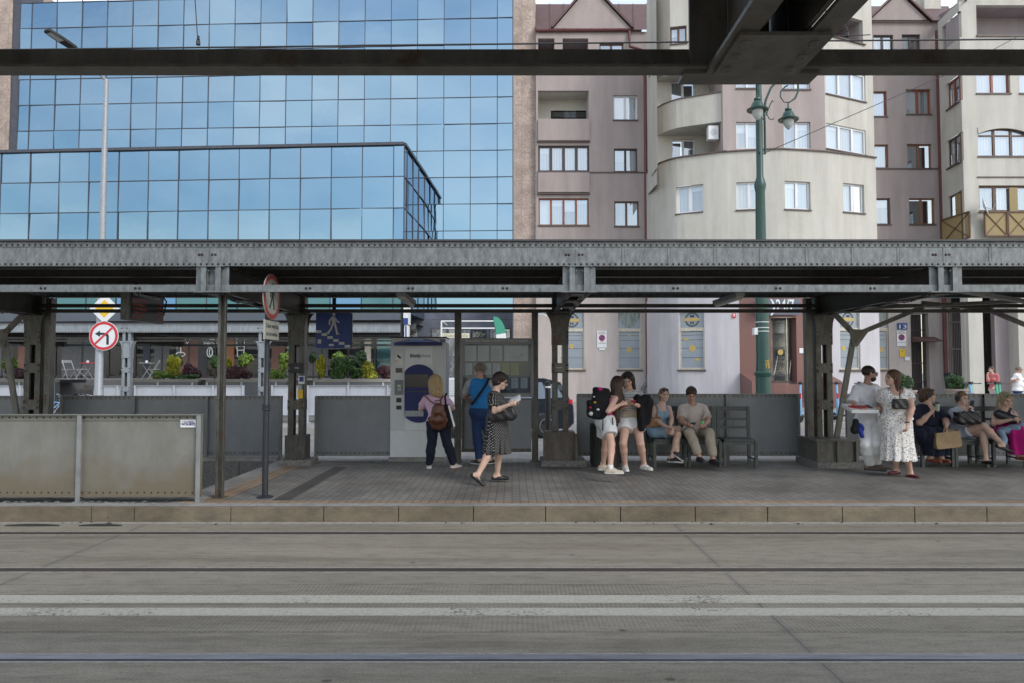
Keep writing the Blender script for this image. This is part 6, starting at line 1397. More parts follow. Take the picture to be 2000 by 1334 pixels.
shr = [(15, 712, 14, 14, 'l', 'yellow green shrub at the far left edge of the terrace'), (38, 735, 22, 16, 'p', 'purple shrub at the left end of the terrace behind the shelter column'), (48, 752, 24, 18, 'd', 'dark green shrub behind the left column'),
       (246, 738, 11, 16, 'd', 'dark green shrub just right of the pale riveted column'), (318, 734, 17, 10, 'l', 'low light green shrub before the folding table'), (340, 722, 13, 24, 'y', 'upright golden yellow shrub under the cocktail drawing'), (345, 703, 11, 12, 'd', 'small round dark shrub above the golden one'), (366, 738, 26, 7, 'g', 'low creeping green shrub at the planter edge'), (378, 727, 18, 17, 'p', 'round purple shrub right of the golden shrub'),
       (420, 706, 8, 13, 'g', 'small clipped green shrub left of the front post'), (441, 722, 12, 22, 'y', 'golden shrub half hidden by the front post'), (479, 702, 13, 13, 'l', 'bright clipped ball shrub under the cup drawing'), (466, 727, 25, 16, 'p', 'broad purple shrub under the cup drawing'),
       (541, 733, 14, 12, 'l', 'light green shrub between the black pole and the column'), (556, 706, 11, 17, 'l', 'yellow green clipped shrub left of the column'), (624, 717, 11, 24, 'y', 'tall golden shrub under the blue sign'), (612, 700, 8, 10, 'd', 'dark clipped shrub at the left of the blue sign foot'),
       (662, 700, 13, 13, 'l', 'clipped yellow green ball behind the big green shrub'), (668, 720, 24, 22, 'g', 'big dense green shrub under the blue sign'), (705, 703, 14, 17, 'd', 'dark green ball shrub near the ticket machine'), (697, 730, 13, 11, 'g', 'low green shrub between the big green and the lime shrub'), (723, 724, 16, 15, 'y', 'bright lime yellow shrub left of the ticket machine'), (751, 728, 16, 13, 'p', 'purple shrub right beside the ticket machine')]
for i, (px, py, w, h, k, lab) in enumerate(shr):
    y = YT + (.9 if 'ball' in lab or 'clipped' in lab or 'small round' in lab else .25 * (i % 3) - .1); c = P(px, py, y); rx, rz = w * 1.12 * y / F, h * 1.15 * y / F
    zb_ = max(c.z - rz, TZs - .02) if not ('ball' in lab or 'clipped' in lab or 'small round' in lab) else c.z - rz
    t = leafy('shrub', lab, c.x, y, zb_, rx, rx * .8, (c.z + rz - zb_) / 2, LM[k], int(900 + 3400 * rx * rz * 4), .055 if k != 'y' else .06, .75 if k == 'y' and h > 18 else (.3 if k == 'p' else 0), seed=i, lumps=9)
    if zb_ > TZs + .1: mb = MB(); mb.tube([(c.x, y, TZs), (c.x, y, zb_ + rz)], .03, 6); mb.build('trunk', M['wood'], t)
M['planter'] = C_('planter_stone', (.36, .35, .32), .7, scale=4); M['planter2'] = C_('planter_grey', (.20, .205, .22), .6, scale=4)
for i, (a, b, lab) in enumerate(((-300, 110, 'pale stone planter edge at the far left of the terrace'), (240, 388, 'pale stone planter under the golden shrub'), (403, 560, 'pale stone planter right of the cafe gap'), (612, 800, 'pale stone planter left of the ticket machine'))):
    x0, x1 = PX(a, 27), PX(b, 27); t = thing('planter', lab, 'planter', ((x0 + x1) / 2, 27, 0), 'stone planters along the terrace')
    mb = MB(); mb.bbox(x0, x1, 26.95, 27.25, TZ - .06, TZ + .06, .01); mb.build('rim', M['planter'], t); mb = MB(); mb.box(x0 + .03, x1 - .03, 27, 27.28, 0, TZ - .06)
    mb.build('wall', M['planter2'], t); mb = MB(); mb.box(x0, x1, 27.25, 28.9, TZ - .1, TZ + .02); mb.build('soil', M['dark_fill'], t)
    mb = MB(); x = x0
    while x < x1: mb.box(x, x + .06, 26.97, 27.0, .1, TZ - .06); x += 1.3
    mb.build('rib', M['machine'], t)
mb = MB(); x0, x1 = PX(20, 25), PX(58, 25); mb.bbox(x0, x1, 24.6, 25.2, 0, PZ(758, 25), .02); mb.build('planter_box', M['panel_white'], label='white planter box before the dark shrubs at the left', cat='planter')
# folding chairs and tables on the terrace
M['alu'] = C_('aluminium', (.40, .40, .42), .4, .6)
def folding_chair():
    t = thing('folding_chair', 'x', 'chair', (0, 0, 0), 'folding cafe chairs on the terrace')
    MB().bbox(-.2, .2, -.2, .2, .43, .45, .004).build('seat', M['alu'], t); mb = MB(); mb.bbox(-.21, .21, .19, .21, .72, .84, .006); mb.build('backrest', M['alu'], t)
    for s in (-1, 1):
        mb = MB(); mb.bar((s * .2, .2, .84), (s * .2, -.25, 0), .02, .02); mb.bar((s * .17, -.2, .44), (s * .17, .25, 0), .02, .02); mb.build('crossed_legs', M['alu'], t)
    return t
TZc = TZ
fc = folding_chair()
for i, (px, y, a, lab) in enumerate(((135, 31.2, 65, 'left folding chair outside the cafe, behind the steps'), (160, 31.3, -60, 'folding chair turned to the table outside the cafe'), (302, 31.2, -70, 'folding chair right of the small cafe table'))):
    c = fc if i == 0 else copy_tree(fc); c.location = (PX(px, y), y, TZc); c.rotation_euler.z = rad(a); c['label'] = lab
for px, lab, ct in ((172, 'small round cafe table with a red cloth', 1), (287, 'small round cafe table left of the golden shrub', 0)):
    x = PX(px, 31.3); t = thing('cafe_table', lab, 'table', (x, 31.3, TZc), 'cafe tables on the terrace'); mb = MB(); mb.lathe((x, 31.3, TZc), [(.0, .70), (.33, .70), (.33, .73), (0, .73)], 20); mb.build('table_top', M['alu'] if not ct else M['red'], t)
    for s in (-1, 1): mb = MB(); mb.bar((x + s * .25, 31.3, TZc), (x - s * .22, 31.3, TZc + .7), .025, .025, (0, 1, 0)); mb.build('leg', M['alu'], t)
    mb = MB(); mb.lathe((x, 31.25, TZc + .73), [(.05, 0), (.06, .08), (.0, .1)], 10); mb.build('cup', M['white'], label='white cup on the ' + ('red table' if ct else 'table left of the golden shrub'), cat='cup', kind=None)
# potted bushes on the right pavement
for px, py, w, h, pyb, lab in ((1768, 744, 17, 20, 768, 'potted dwarf pine left of the gate behind the couple'), (1868, 746, 19, 16, 768, 'potted dwarf pine before the downpipe')):
    y = 30.; c = P(px, py, y); rx, rz = w * y / F, h * y / F; leafy('potted_bush', lab, c.x, y, c.z - rz, rx, rx, rz, LM['d'] + LM['g'][:1], 2600, .05, .4, seed=px, grp='potted dwarf pines', cat='plant')
    pt = bpy.data.objects[-1] if False else None
    mb = MB(); zt_ = c.z - rz + .05; mb.lathe((c.x, y, 0), [(.25, .15), (.42, zt_ - .08), (.45, zt_ - .07), (.45, zt_), (.38, zt_), (.36, zt_ - .1), (0, zt_ - .1)], 18); mb.build('plant_pot', C_('terracotta_grey', (.30, .24, .21), .7), smooth=True, label='round stone pot under the dwarf pine ' + ('left of the gate' if px < 1800 else 'at the downpipe'), cat='pot')
# ================================================================ scooters, bicycles, car
M['scblue'] = C_('scooter_blue', (.22, .42, .66), .35); M['scgreen'] = C_('scooter_green', (.08, .42, .26), .35); M['tyre'] = C_('tyre', (.02, .02, .02), .8)
def scooter(stem_m, lab, px, Y, rot, bag=None):
    t = thing('electric_scooter', lab, 'scooter', (0, 0, 0), 'parked rental scooters')
    mb = MB(); mb.bbox(-.09, .09, -.38, .40, .13, .19, .02); mb.build('deck', M['black'], t)
    mb = MB(); mb.tube([(0, -.42, .22), (0, -.50, .35), (0, -.44, .8), (0, -.38, 1.2)], [.035, .05, .045, .035], 10); mb.build('stem', stem_m, t, smooth=True)
    mb = MB(); mb.tube([(-.30, -.36, 1.22), (-.12, -.40, 1.22), (.12, -.40, 1.22), (.30, -.36, 1.22)], [.018, .014, .014, .018], 8); mb.bbox(-.045, .045, -.44, -.34, 1.2, 1.28, .01); mb.tube([(-.2, -.38, 1.23), (-.22, -.42, 1.30)], .006, 5); mb.build('handlebar', M['black'], t)
    for y in (-.5, .46):
        mb = MB(); mb.tube([(-.03, y, .11), (.03, y, .11)], .11, 18); mb.build('wheel', M['tyre'], t)
    mb = MB(); mb.tube([(0, .33, .2), (0, .45, .26), (0, .56, .2)], .03, 6); mb.bar((0, -.5, .11), (0, -.46, .32), .07, .03, (1, 0, 0)); mb.build('mudguard', stem_m, t)
    if bag: mb = MB(); mb.bbox(-.03, .03, -.505, -.46, .75, .92, .01); mb.build('sticker_panel', bag, t)
    t.location = (PX(px, Y), Y, .15); t.rotation_euler.z = rad(rot); WLOC[t.name] = Vector(t.location)
    return t
for a in ((M['scblue'], 'pale blue scooter parked left of the braced column', 1564, 23.2, -25, M['red']), (M['scblue'], 'pale blue scooter seen through the braced column', 1627, 23.3, -10, M['red']), (M['scblue'], 'blue scooter with red grips behind the man in white', 1655, 23.6, 40, None), (M['scblue'], 'blue scooter with a white and red stem behind the seated women', 1869, 23.2, 30, M['red']),
          (M['scgreen'], 'green scooter behind the woman with the phone', 1888, 23.8, -15, None), (M['scgreen'], 'green scooter in front of the woman in pink, left one', 1925, 23.2, 10, None), (M['scgreen'], 'green scooter in front of the woman in pink, right one', 1940, 23.5, -12, None), (M['scblue'], 'blue scooter in front of the man in the white T-shirt', 1996, 23.2, 20, M['red'])): scooter(*a)
def bicycle(lab, px, Y, rot, fm):
    t = thing('bicycle', lab, 'bicycle', (0, 0, 0), 'bicycles parked below the terrace')
    for x in (-.52, .52):
        mb = MB(); k = 24; mb.tube([(x + .33 * math.cos(2 * math.pi * j / k), 0, .33 + .33 * math.sin(2 * math.pi * j / k)) for j in range(k + 1)], .017, 6, caps=False); w = mb.build('wheel', M['tyre'], t)
        mb = MB(); [mb.bar((x, 0, .33), (x + .32 * math.cos(j * .524), 0, .33 + .32 * math.sin(j * .524)), .004, .004) for j in range(12)]; mb.build('spokes', M['alu'], w)
    mb = MB(); A = (-.52, 0, .33); B = (-.1, 0, .30); C2 = (-.22, 0, .82); D = (.36, 0, .80); E = (.52, 0, .33)
    for a, b in ((A, B), (A, C2), (B, C2), (B, D), (C2, D), (D, E)): mb.tube([a, b], .016, 6)
    mb.tube([D, (.33, 0, 1.0)], .014, 6); mb.build('frame', fm, t)
    mb = MB(); mb.tube([(.28, -.28, 1.06), (.36, -.1, 1.02), (.36, .1, 1.02), (.28, .28, 1.06)], .013, 6); mb.build('handlebar', M['alu'], t); mb = MB(); mb.tube([C2, (-.24, 0, .93)], .014, 6); mb.ball((-.24, 0, .95), (.13, .06, .03)); mb.build('saddle', M['black'], t)
    t.location = (PX(px, Y), Y, 0); t.rotation_euler.z = rad(rot); WLOC[t.name] = Vector(t.location); return t
bicycle('bicycle with a pale basket end, left of the sign pole', 138, 21.8, 20, M['alu']); bicycle('dark bicycle just left of the green footed pole', 170, 22.0, -15, M['black']); bicycle('dark bicycle at the left behind the braced column', 92, 22.1, 30, M['scblue'])
# dark blue car passing behind the shelter, rear to the right
M['carblue'] = mat('dark_blue_car_paint', (.012, .017, .03), .25, .3, scale=3, coat=1.); M['carglass'] = glass_mat('car_glass', (.12, .15, .18)); M['chrome'] = C_('wheel_alloy', (.45, .46, .48), .3, .9); M['taillight'] = C_('tail_light', (.6, .02, .04), .2)
Yc_ = 18.9; x1 = PX(1122, Yc_); L = 3.7; x0 = x1 - L
t = thing('car', 'dark blue hatchback driving left behind the notice board', 'car', ((x0 + x1) / 2, Yc_ + .85, 0))
prof = [(0, .35), (.02, .62), (.25, .80), (.85, .93), (1.15, 1.0), (1.65, 1.47), (2.1, 1.58), (2.9, 1.58), (3.35, 1.47), (3.58, 1.05), (3.68, .85), (3.7, .4), (3.55, .25), (.15, .25)]
secs = [(0., .9, -.0), (.06, 1., 0), (.5, 1, 0), (1.2, 1, 0), (1.64, 1, 0), (1.7, .9, 0)]
mb = MB(); n = len(prof); vs_ = []
for y, sc, _ in secs:
    for px_, pz in prof:
        tb = max(0, pz - .95) * .30
        yy = y if .05 < y < 1.65 else y
        yq = .85 + (yy - .85) * (1 - tb); cx_ = L / 2 + (px_ - L / 2) * (.985 if sc < 1 else 1); vs_.append((x0 + cx_, Yc_ + yq, .25 + (pz - .25) * (.99 if sc < 1 else 1)))
fs_ = [tuple(range(n)), tuple(range(len(secs) * n - 1, (len(secs) - 1) * n - 1, -1))]
for i in range(len(secs) - 1):
    for j in range(n): fs_.append((i * n + j, (i + 1) * n + j, (i + 1) * n + (j + 1) % n, i * n + (j + 1) % n))
mb.add(vs_, fs_); mb.build('body', M['carblue'], t, smooth=True)
def sidept(px_, pz, off=.012): return (x0 + px_, Yc_ + (.85 - .85 * (1 - max(0, pz - .95) * .30)) - off, pz)
for poly in ([(1.3, 1.02), (1.72, 1.42), (2.15, 1.48), (2.2, 1.02)], [(2.28, 1.02), (2.23, 1.48), (2.85, 1.47), (3.0, 1.04)], [(3.07, 1.05), (2.95, 1.46), (3.22, 1.38), (3.4, 1.08)]):
    mb = MB(); v_ = [sidept(*p_) for p_ in poly]; mb.add(v_, [tuple(range(len(v_)))]); mb.build('side_window', M['carglass'], t)
mb = MB(); 
for x_ in (2.24,): mb.bar(sidept(x_, .4, .004), sidept(x_, 1.0, .004), .006, .012)
mb.bar(sidept(1.2, .42, .005), sidept(3.2, .42, .005), .03, .06); mb.build('door_trim', M['black'], t)
for x_ in (.72, 2.98):
    for yy in (0, 1):
        y = Yc_ - .02 if yy == 0 else Yc_ + 1.50; mb = MB(); mb.lathe((x0 + x_, y, .32), [(.19, .0), (.30, .01), (.32, .04), (.32, .18), (.3, .21)], 26, axis='y'); w = mb.build('wheel', M['tyre'], t, smooth=True)
        mb = MB(); mb.lathe((x0 + x_, y - .004, .32), [(0, .03), (.05, .0), (.06, .02)], 16, axis='y'); [mb.bar((x0 + x_, y + .015, .32), (x0 + x_ + .19 * math.cos(k * 1.2566), y + .01, .32 + .19 * math.sin(k * 1.2566)), .015, .055) for k in range(5)]
        k_ = 26; mb.tube([(x0 + x_ + .195 * math.cos(2 * math.pi * j / k_), y + .005, .32 + .195 * math.sin(2 * math.pi * j / k_)) for j in range(k_ + 1)], .014, 6, caps=False); mb.build('rim', M['chrome'], w)
mb = MB(); mb.bbox(x1 - .15, x1 - .05, Yc_ - .012, Yc_ + .2, .90, 1.02, .02); mb.build('tail_light', M['taillight'], t); mb = MB(); mb.bbox(x0 + .02, x0 + .3, Yc_ - .01, Yc_ + .2, .62, .76, .02); mb.build('headlight', M['chrome'], t)
mb = MB(); mb.bbox(x0 + 1.25, x0 + 1.4, Yc_ - .2, Yc_ - .01, 1.0, 1.12, .03); mb.build('wing_mirror', M['black'], t)
# ================================================================ people: one continuous surface from a distance field
def surface_nets(D, lo, h):
    nx, ny, nz = D.shape; S = D < 0
    C = np.zeros((nx - 1, ny - 1, nz - 1), np.int8)
    for i in (0, 1):
        for j in (0, 1):
            for k in (0, 1): C += S[i:nx - 1 + i, j:ny - 1 + j, k:nz - 1 + k]
    act = np.argwhere((C > 0) & (C < 8)); n = len(act)
    idm = np.full(C.shape, -1, np.int64); idm[tuple(act.T)] = np.arange(n)
    acc = np.zeros((n, 3)); cnt = np.zeros(n)
    cor = [(i, j, k) for i in (0, 1) for j in (0, 1) for k in (0, 1)]
    for a in cor:
        for ax in range(3):
            if a[ax]: continue
            b = list(a); b[ax] = 1
            v0 = D[act[:, 0] + a[0], act[:, 1] + a[1], act[:, 2] + a[2]]; v1 = D[act[:, 0] + b[0], act[:, 1] + b[1], act[:, 2] + b[2]]
            m = (v0 < 0) != (v1 < 0); t = v0[m] / (v0[m] - v1[m]); p = np.tile(np.array(a, float), (m.sum(), 1)); p[:, ax] += t
            acc[m] += p; cnt[m] += 1
    V = (act + acc / cnt[:, None]) * h + lo
    Fs = []
    for ax in range(3):
        o = [(0, 1, 2), (1, 2, 0), (2, 0, 1)][ax]
        sl0 = [slice(None)] * 3; sl1 = [slice(None)] * 3; sl0[ax] = slice(0, -1); sl1[ax] = slice(1, None)
        for q in o[1:]: sl0[q] = slice(1, -1); sl1[q] = slice(1, -1)
        a, b = S[tuple(sl0)], S[tuple(sl1)]
        for val in (True, False):
            e = np.argwhere((a != b) & (a == val))
            if not len(e): continue
            e = e.copy(); e[:, o[1]] += 1; e[:, o[2]] += 1
            def cell(du, dv): c = e.copy(); c[:, o[1]] -= du; c[:, o[2]] -= dv; return idm[c[:, 0], c[:, 1], c[:, 2]]
            qd = np.stack([cell(1, 1), cell(0, 1), cell(0, 0), cell(1, 0)], 1)
            if not val: qd = qd[:, ::-1]
            Fs.append(qd)
    return V, np.concatenate(Fs)
def cap(a, b, ra, rb, k=.02, ax=None, s=1., cut=None, op='u'): return ('c', Vector(a), Vector(b), ra, rb, k, ax, s, cut, op)
def ell_(c, r, R=None, k=.015, op='u', cut=None): return ('e', Vector(c), r, R, k, None, 0, 0, cut, op)
def rbox(c, r, R=None, k=.02, op='u', cut=None): return ('b', Vector(c), Vector(r), R, k, None, 0, 0, cut, op)
def sdf_mesh(name, prims, h, m, parent, disp=None, cuts=(), **kw):
    lo = np.array([1e9] * 3); hi = -lo; boxes = []
    for p in prims:
        if p[0] == 'b': r = p[2].length; l_, h_ = np.array(p[1]) - r, np.array(p[1]) + r
        elif p[0] == 'c':
            r = max(p[3], p[4]); a, b = np.array(p[1]), np.array(p[2]); l_, h_ = np.minimum(a, b) - r, np.maximum(a, b) + r
        else: r = max(p[2]); l_, h_ = np.array(p[1]) - r, np.array(p[1]) + r
        boxes.append((l_, h_))
        if p[9] == 'u': lo = np.minimum(lo, l_); hi = np.maximum(hi, h_)
    lo = lo - .03 - 2 * h; hi = hi + .03 + 2 * h; n = np.ceil((hi - lo) / h).astype(int) + 1
    D = np.full(tuple(n), .06, np.float32); ax_ = [(lo[i] + h * np.arange(n[i])).astype(np.float32) for i in range(3)]
    for p, (l_, h_) in zip(prims, boxes):
        i0 = np.clip(np.floor((l_ - .05 - lo) / h).astype(int), 0, n - 1); i1 = np.clip(np.ceil((h_ + .05 - lo) / h).astype(int) + 1, 1, n)
        if (i1 <= i0).any(): continue
        X, Y, Z = np.meshgrid(*[ax_[i][i0[i]:i1[i]] for i in range(3)], indexing='ij', sparse=True)
        if p[0] == 'c':
            a, b, ra, rb, ax, s = p[1], p[2], p[3], p[4], p[6], p[7]; dx, dy, dz = b - a; L2 = max(dx * dx + dy * dy + dz * dz, 1e-9)
            qx, qy, qz = X - a.x, Y - a.y, Z - a.z; t = np.clip((qx * dx + qy * dy + qz * dz) / L2, 0, 1)
            rx, ry, rz = qx - t * dx, qy - t * dy, qz - t * dz; d2 = rx * rx + ry * ry + rz * rz
            if ax is not None: al = rx * ax[0] + ry * ax[1] + rz * ax[2]; d2 = d2 + (s * s - 1) * al * al
            d = np.sqrt(d2) - (ra + (rb - ra) * t)
            if ax is not None: d = d / (1 + .35 * (s - 1))
        else:
            c, r, R = p[1], p[2], p[3]; qx, qy, qz = X - c.x, Y - c.y, Z - c.z
            if R is None: u, v, w = qx, qy, qz
            else: u = qx * R[0][0] + qy * R[0][1] + qz * R[0][2]; v = qx * R[1][0] + qy * R[1][1] + qz * R[1][2]; w = qx * R[2][0] + qy * R[2][1] + qz * R[2][2]
            if p[0] == 'b':
                rb = .42 * min(r); d = np.sqrt(np.maximum(abs(u) - r[0] + rb, 0) ** 2 + np.maximum(abs(v) - r[1] + rb, 0) ** 2 + np.maximum(abs(w) - r[2] + rb, 0) ** 2) - rb + np.minimum(np.maximum(np.maximum(abs(u) - r[0] + rb, abs(v) - r[1] + rb), abs(w) - r[2] + rb), 0)
            else:
                k0 = np.sqrt((u / r[0]) ** 2 + (v / r[1]) ** 2 + (w / r[2]) ** 2); k1 = np.sqrt((u / r[0] ** 2) ** 2 + (v / r[1] ** 2) ** 2 + (w / r[2] ** 2) ** 2) + 1e-6
                d = k0 * (k0 - 1) / k1
        if p[8]:
            for q, nn in p[8]: d = np.maximum(d, (X - q[0]) * nn[0] + (Y - q[1]) * nn[1] + (Z - q[2]) * nn[2])
        sl = tuple(slice(i0[i], i1[i]) for i in range(3)); A = D[sl]; k = max(p[5] if p[0] == 'c' else p[4], 1e-4)
        if p[9] == 'u':
            g = np.clip(.5 + .5 * (A - d) / k, 0, 1); D[sl] = A * (1 - g) + d * g - k * g * (1 - g)
        else:
            g = np.clip(.5 - .5 * (A + d) / k, 0, 1); D[sl] = A * (1 - g) - d * g + k * g * (1 - g)
    X, Y, Z = np.meshgrid(*ax_, indexing='ij', sparse=True)
    if disp is not None: D = D + disp(X, Y, Z).astype(np.float32)
    for q, nn in cuts: D = np.maximum(D, (X - q[0]) * nn[0] + (Y - q[1]) * nn[1] + (Z - q[2]) * nn[2])
    V, Fq = surface_nets(D, lo, h)
    me = bpy.data.meshes.new(name); me.vertices.add(len(V)); me.vertices.foreach_set('co', V.astype(np.float32).ravel())
    me.loops.add(Fq.size); me.loops.foreach_set('vertex_index', Fq.ravel().astype(np.int32)); me.polygons.add(len(Fq)); me.polygons.foreach_set('loop_start', np.arange(0, Fq.size, 4, dtype=np.int32))
    me.polygons.foreach_set('use_smooth', np.ones(len(Fq), bool)); me.update(calc_edges=True); me.validate(); me.materials.append(m)
    return link_mesh(me, name, parent, **kw)

def skin_mat(nm, c):
    m = mat(nm, c, .5, scale=9, amt=.12, spec=.35); b = m.node_tree.nodes['Principled BSDF']; b.inputs['Subsurface Weight'].default_value = .08; b.inputs['Subsurface Radius'].default_value = (.02, .008, .004); return m
def hair_mat(nm, c, c2):
    m = mat(nm, c, .45, scale=55, c2=c2, stretch=(1, 1, .06), detail=4, bump=.6, bscale=160, spec=.4); return m
def cloth_mat(nm, c, amt=.12, rough=.85): return mat(nm, c, rough, scale=14, amt=amt, bump=.25, bscale=22, spec=.2)
SK = {'a': skin_mat('fair_skin', (.64, .43, .34)), 'b': skin_mat('tanned_skin', (.46, .27, .20)), 'c': skin_mat('rosy_skin', (.60, .38, .30))}
M['eye'] = C_('eye_dark', (.03, .02, .015), .2); M['lip'] = C_('lips', (.42, .13, .12), .4); M['lens'] = C_('dark_lens', (.015, .015, .02), .08)
def frame_of(fwd, up=(0, 0, 1)):
    f = Vector(fwd).normalized(); r = f.cross(Vector(up)).normalized(); u = r.cross(f); return r, f, u
def solve(par, px, py, L, sg):
    """the point seen at (px, py) at limb length L from its parent joint, nearer (-1) or farther (+1)"""
    o = Vector((0, 0, CAMZ)); d = (P(px, py, 5) - o).normalized(); w = o - par; b = w.dot(d); c = w.dot(w) - L * L; dis = b * b - c
    t = -b + sg * math.sqrt(max(dis, 0)); q = o + d * t
    if dis < 0: q = par + (q - par).normalized() * L
    return q
def hand_prims(w, d, nrm, curl=.5, s=1., grip=None, thumb=1):
    """palm, thumb and four fingers; d: pointing direction, nrm: the side the fingers close to"""
    d = d.normalized(); nrm = (nrm - d * nrm.dot(d)).normalized(); x = d.cross(nrm) * thumb
    out = [cap(w, w + d * .03 * s, .024 * s, .026 * s, .012, nrm, 1.4), cap(w + d * .03 * s, w + d * .085 * s, .028 * s, .036 * s, .01, nrm, 2.0)]
    for i, (off, L) in enumerate(((.027, .068), (.009, .078), (-.009, .072), (-.026, .056))):
        p = w + d * .088 * s + x * off * s; dr = (d + x * off * 1.2).normalized(); a = .2 + curl * .5 + .08 * i
        for sg, fr in enumerate((.42, .33, .25)):
            dd = (dr * math.cos(a) + nrm * math.sin(a)).normalized(); q = p + dd * L * fr * s; out.append(cap(p, q, (.0094 - .0008 * sg) * s, (.0088 - .0008 * sg) * s, .004)); p = q; a += curl * (1.0 - .2 * sg) + .1
    p = w + d * .035 * s + x * .028 * s; a = w + d * .065 * s + x * .055 * s + nrm * .015 * s; b = a + (d * .8 + nrm * (.3 + curl * .5) + x * .1).normalized() * .03 * s
    out += [cap(p, a, .014 * s, .0105 * s, .01), cap(a, b, .0105 * s, .0085 * s, .004)]
    return out
GND = PLAT + .006
class Person:
    def __init__(s, label, Y, sk='a', g=1., hs=1., head=None, neck=None, pelvis=None, body=(0, -1), face=(0, -1, 0), tilt=0., pel=None, shw=.165, hipw=.085, shdrop=.05, ground=GND, lens=(.27, .245, .41, .41), bust=0., belly=0.):
        s.g = g; s.Y = Y; s.gz = ground; s.skm = SK[sk]; s.hs = hs; s.lens = [l * hs for l in lens]
        s.head = P(*head[:2], Y + (head[2] if len(head) > 2 else 0)); s.neck = P(*neck[:2], Y + (neck[2] if len(neck) > 2 else 0)); s.pel = P(*pelvis[:2], Y + (pelvis[2] if len(pelvis) > 2 else 0))
        s.bf = Vector((*body, 0)).normalized(); s.pf = Vector((*(pel or body), 0)).normalized(); s.side = s.bf.cross(Vector((0, 0, 1))).normalized(); s.pside = s.pf.cross(Vector((0, 0, 1))).normalized()
        s.hr, s.hf, s.hu = frame_of(face); 
        if tilt: Rm = Matrix.Rotation(tilt, 3, s.hf); s.hr = Rm @ s.hr; s.hu = Rm @ s.hu
        s.root = thing('person', label, 'person', (s.pel.x, s.pel.y, ground)); s.bust, s.belly = bust, belly
        s.sh = {k: s.neck + s.side * (shw * hs * q) - Vector((0, 0, shdrop * hs)) for k, q in (('R', 1), ('L', -1))}
        s.hip = {k: s.pel + s.pside * (hipw * hs * q) for k, q in (('R', 1), ('L', -1))}
        s.el, s.wr, s.kn, s.an, s.hd, s.toe = {}, {}, {}, {}, {}, {}; s.hp = []
        s.chest = s.neck.lerp(s.pel, .30); s.waist = s.neck.lerp(s.pel, .66)
    # arm: elbow and wrist pixel + near/far sign; hand: (direction hint, palm normal, curl)
    def arm(s, k, e, w, hand=None, curl=.5, nrm=None, thumb=1):
        s.el[k] = solve(s.sh[k], e[0], e[1], s.lens[0], e[2]); s.wr[k] = solve(s.el[k], w[0], w[1], s.lens[1], w[2])
        d = (s.wr[k] - s.el[k]).normalized()
        if hand: d = (d * .4 + Vector(hand).normalized()).normalized()
        n_ = Vector(nrm) if nrm else s.side * (-1 if k == 'R' else 1) + Vector((0, 0, -.3)); s.hd[k] = s.wr[k] + d * .09 * s.hs
        s.hp += hand_prims(s.wr[k], d, n_, curl, s.hs * .97, thumb=thumb)
    def leg(s, k, kn, an, toe):
        s.kn[k] = solve(s.hip[k], kn[0], kn[1], s.lens[2], kn[2]); a = solve(s.kn[k], an[0], an[1], s.lens[3], an[2]); s.an[k] = a; t = Vector(toe); s.toe[k] = t.normalized()
    def torso(s, t=0., k=.03, low=True):
        g = s.g; Rm = (s.side, s.bf, Vector((0, 0, 1))); up = Vector((0, 0, 1)); b = s.bf
        o = [cap(s.neck - up * .09 * s.hs, s.waist, .125 * g + t, .115 * g + t, k, b, 1.3), cap(s.waist, s.pel + up * .02, .115 * g + t + s.belly * .5, .135 * g + t, k, b, 1.22),
             cap(s.sh['R'] - s.side * .05, s.sh['L'] + s.side * .05, .056 * g + t * .7, .056 * g + t * .7, .035), cap(s.chest + s.side * .06, s.chest - s.side * .06, .105 * g + t, .105 * g + t, .04, b, 1.15)]
        if s.bust: o += [ell_(s.chest + b * .075 * g + s.side * q * .065 - up * .03, (.062 + t, .06 + t, .062 + t), Rm, .03) for q in (-1, 1)]
        if s.belly: o.append(ell_(s.waist + b * (.03 + s.belly * .5), (.11 * g + t, .09 + s.belly + t, .12 + t), Rm, .05))
        if low: o += [cap(s.hip['R'], s.hip['L'], .105 * g + t, .105 * g + t, .04), ell_(s.pel - s.pf * .05, (.13 * g + t, .09 * g + t, .11 + t), (s.pside, s.pf, up), .04)]
        return o
    def legp(s, k, t=0., top=0., bot=1., g=None, wide=0.):
        g = g or s.g; h_, kn, an = s.hip[k], s.kn[k], s.an[k]; o = []; a, b = .088 * g + t, .056 * (g * .5 + .5) + t
        o.append(cap(h_, kn, a, b + wide * .5, .03)); 
        if bot > 1: c = kn.lerp(an, .32); o += [cap(kn, c, b + wide * .5, .056 * (g * .6 + .4) + t + wide * .6, .02), cap(c, an, .055 * (g * .6 + .4) + t + wide * .6, .034 + t + wide, .02)]
        return o
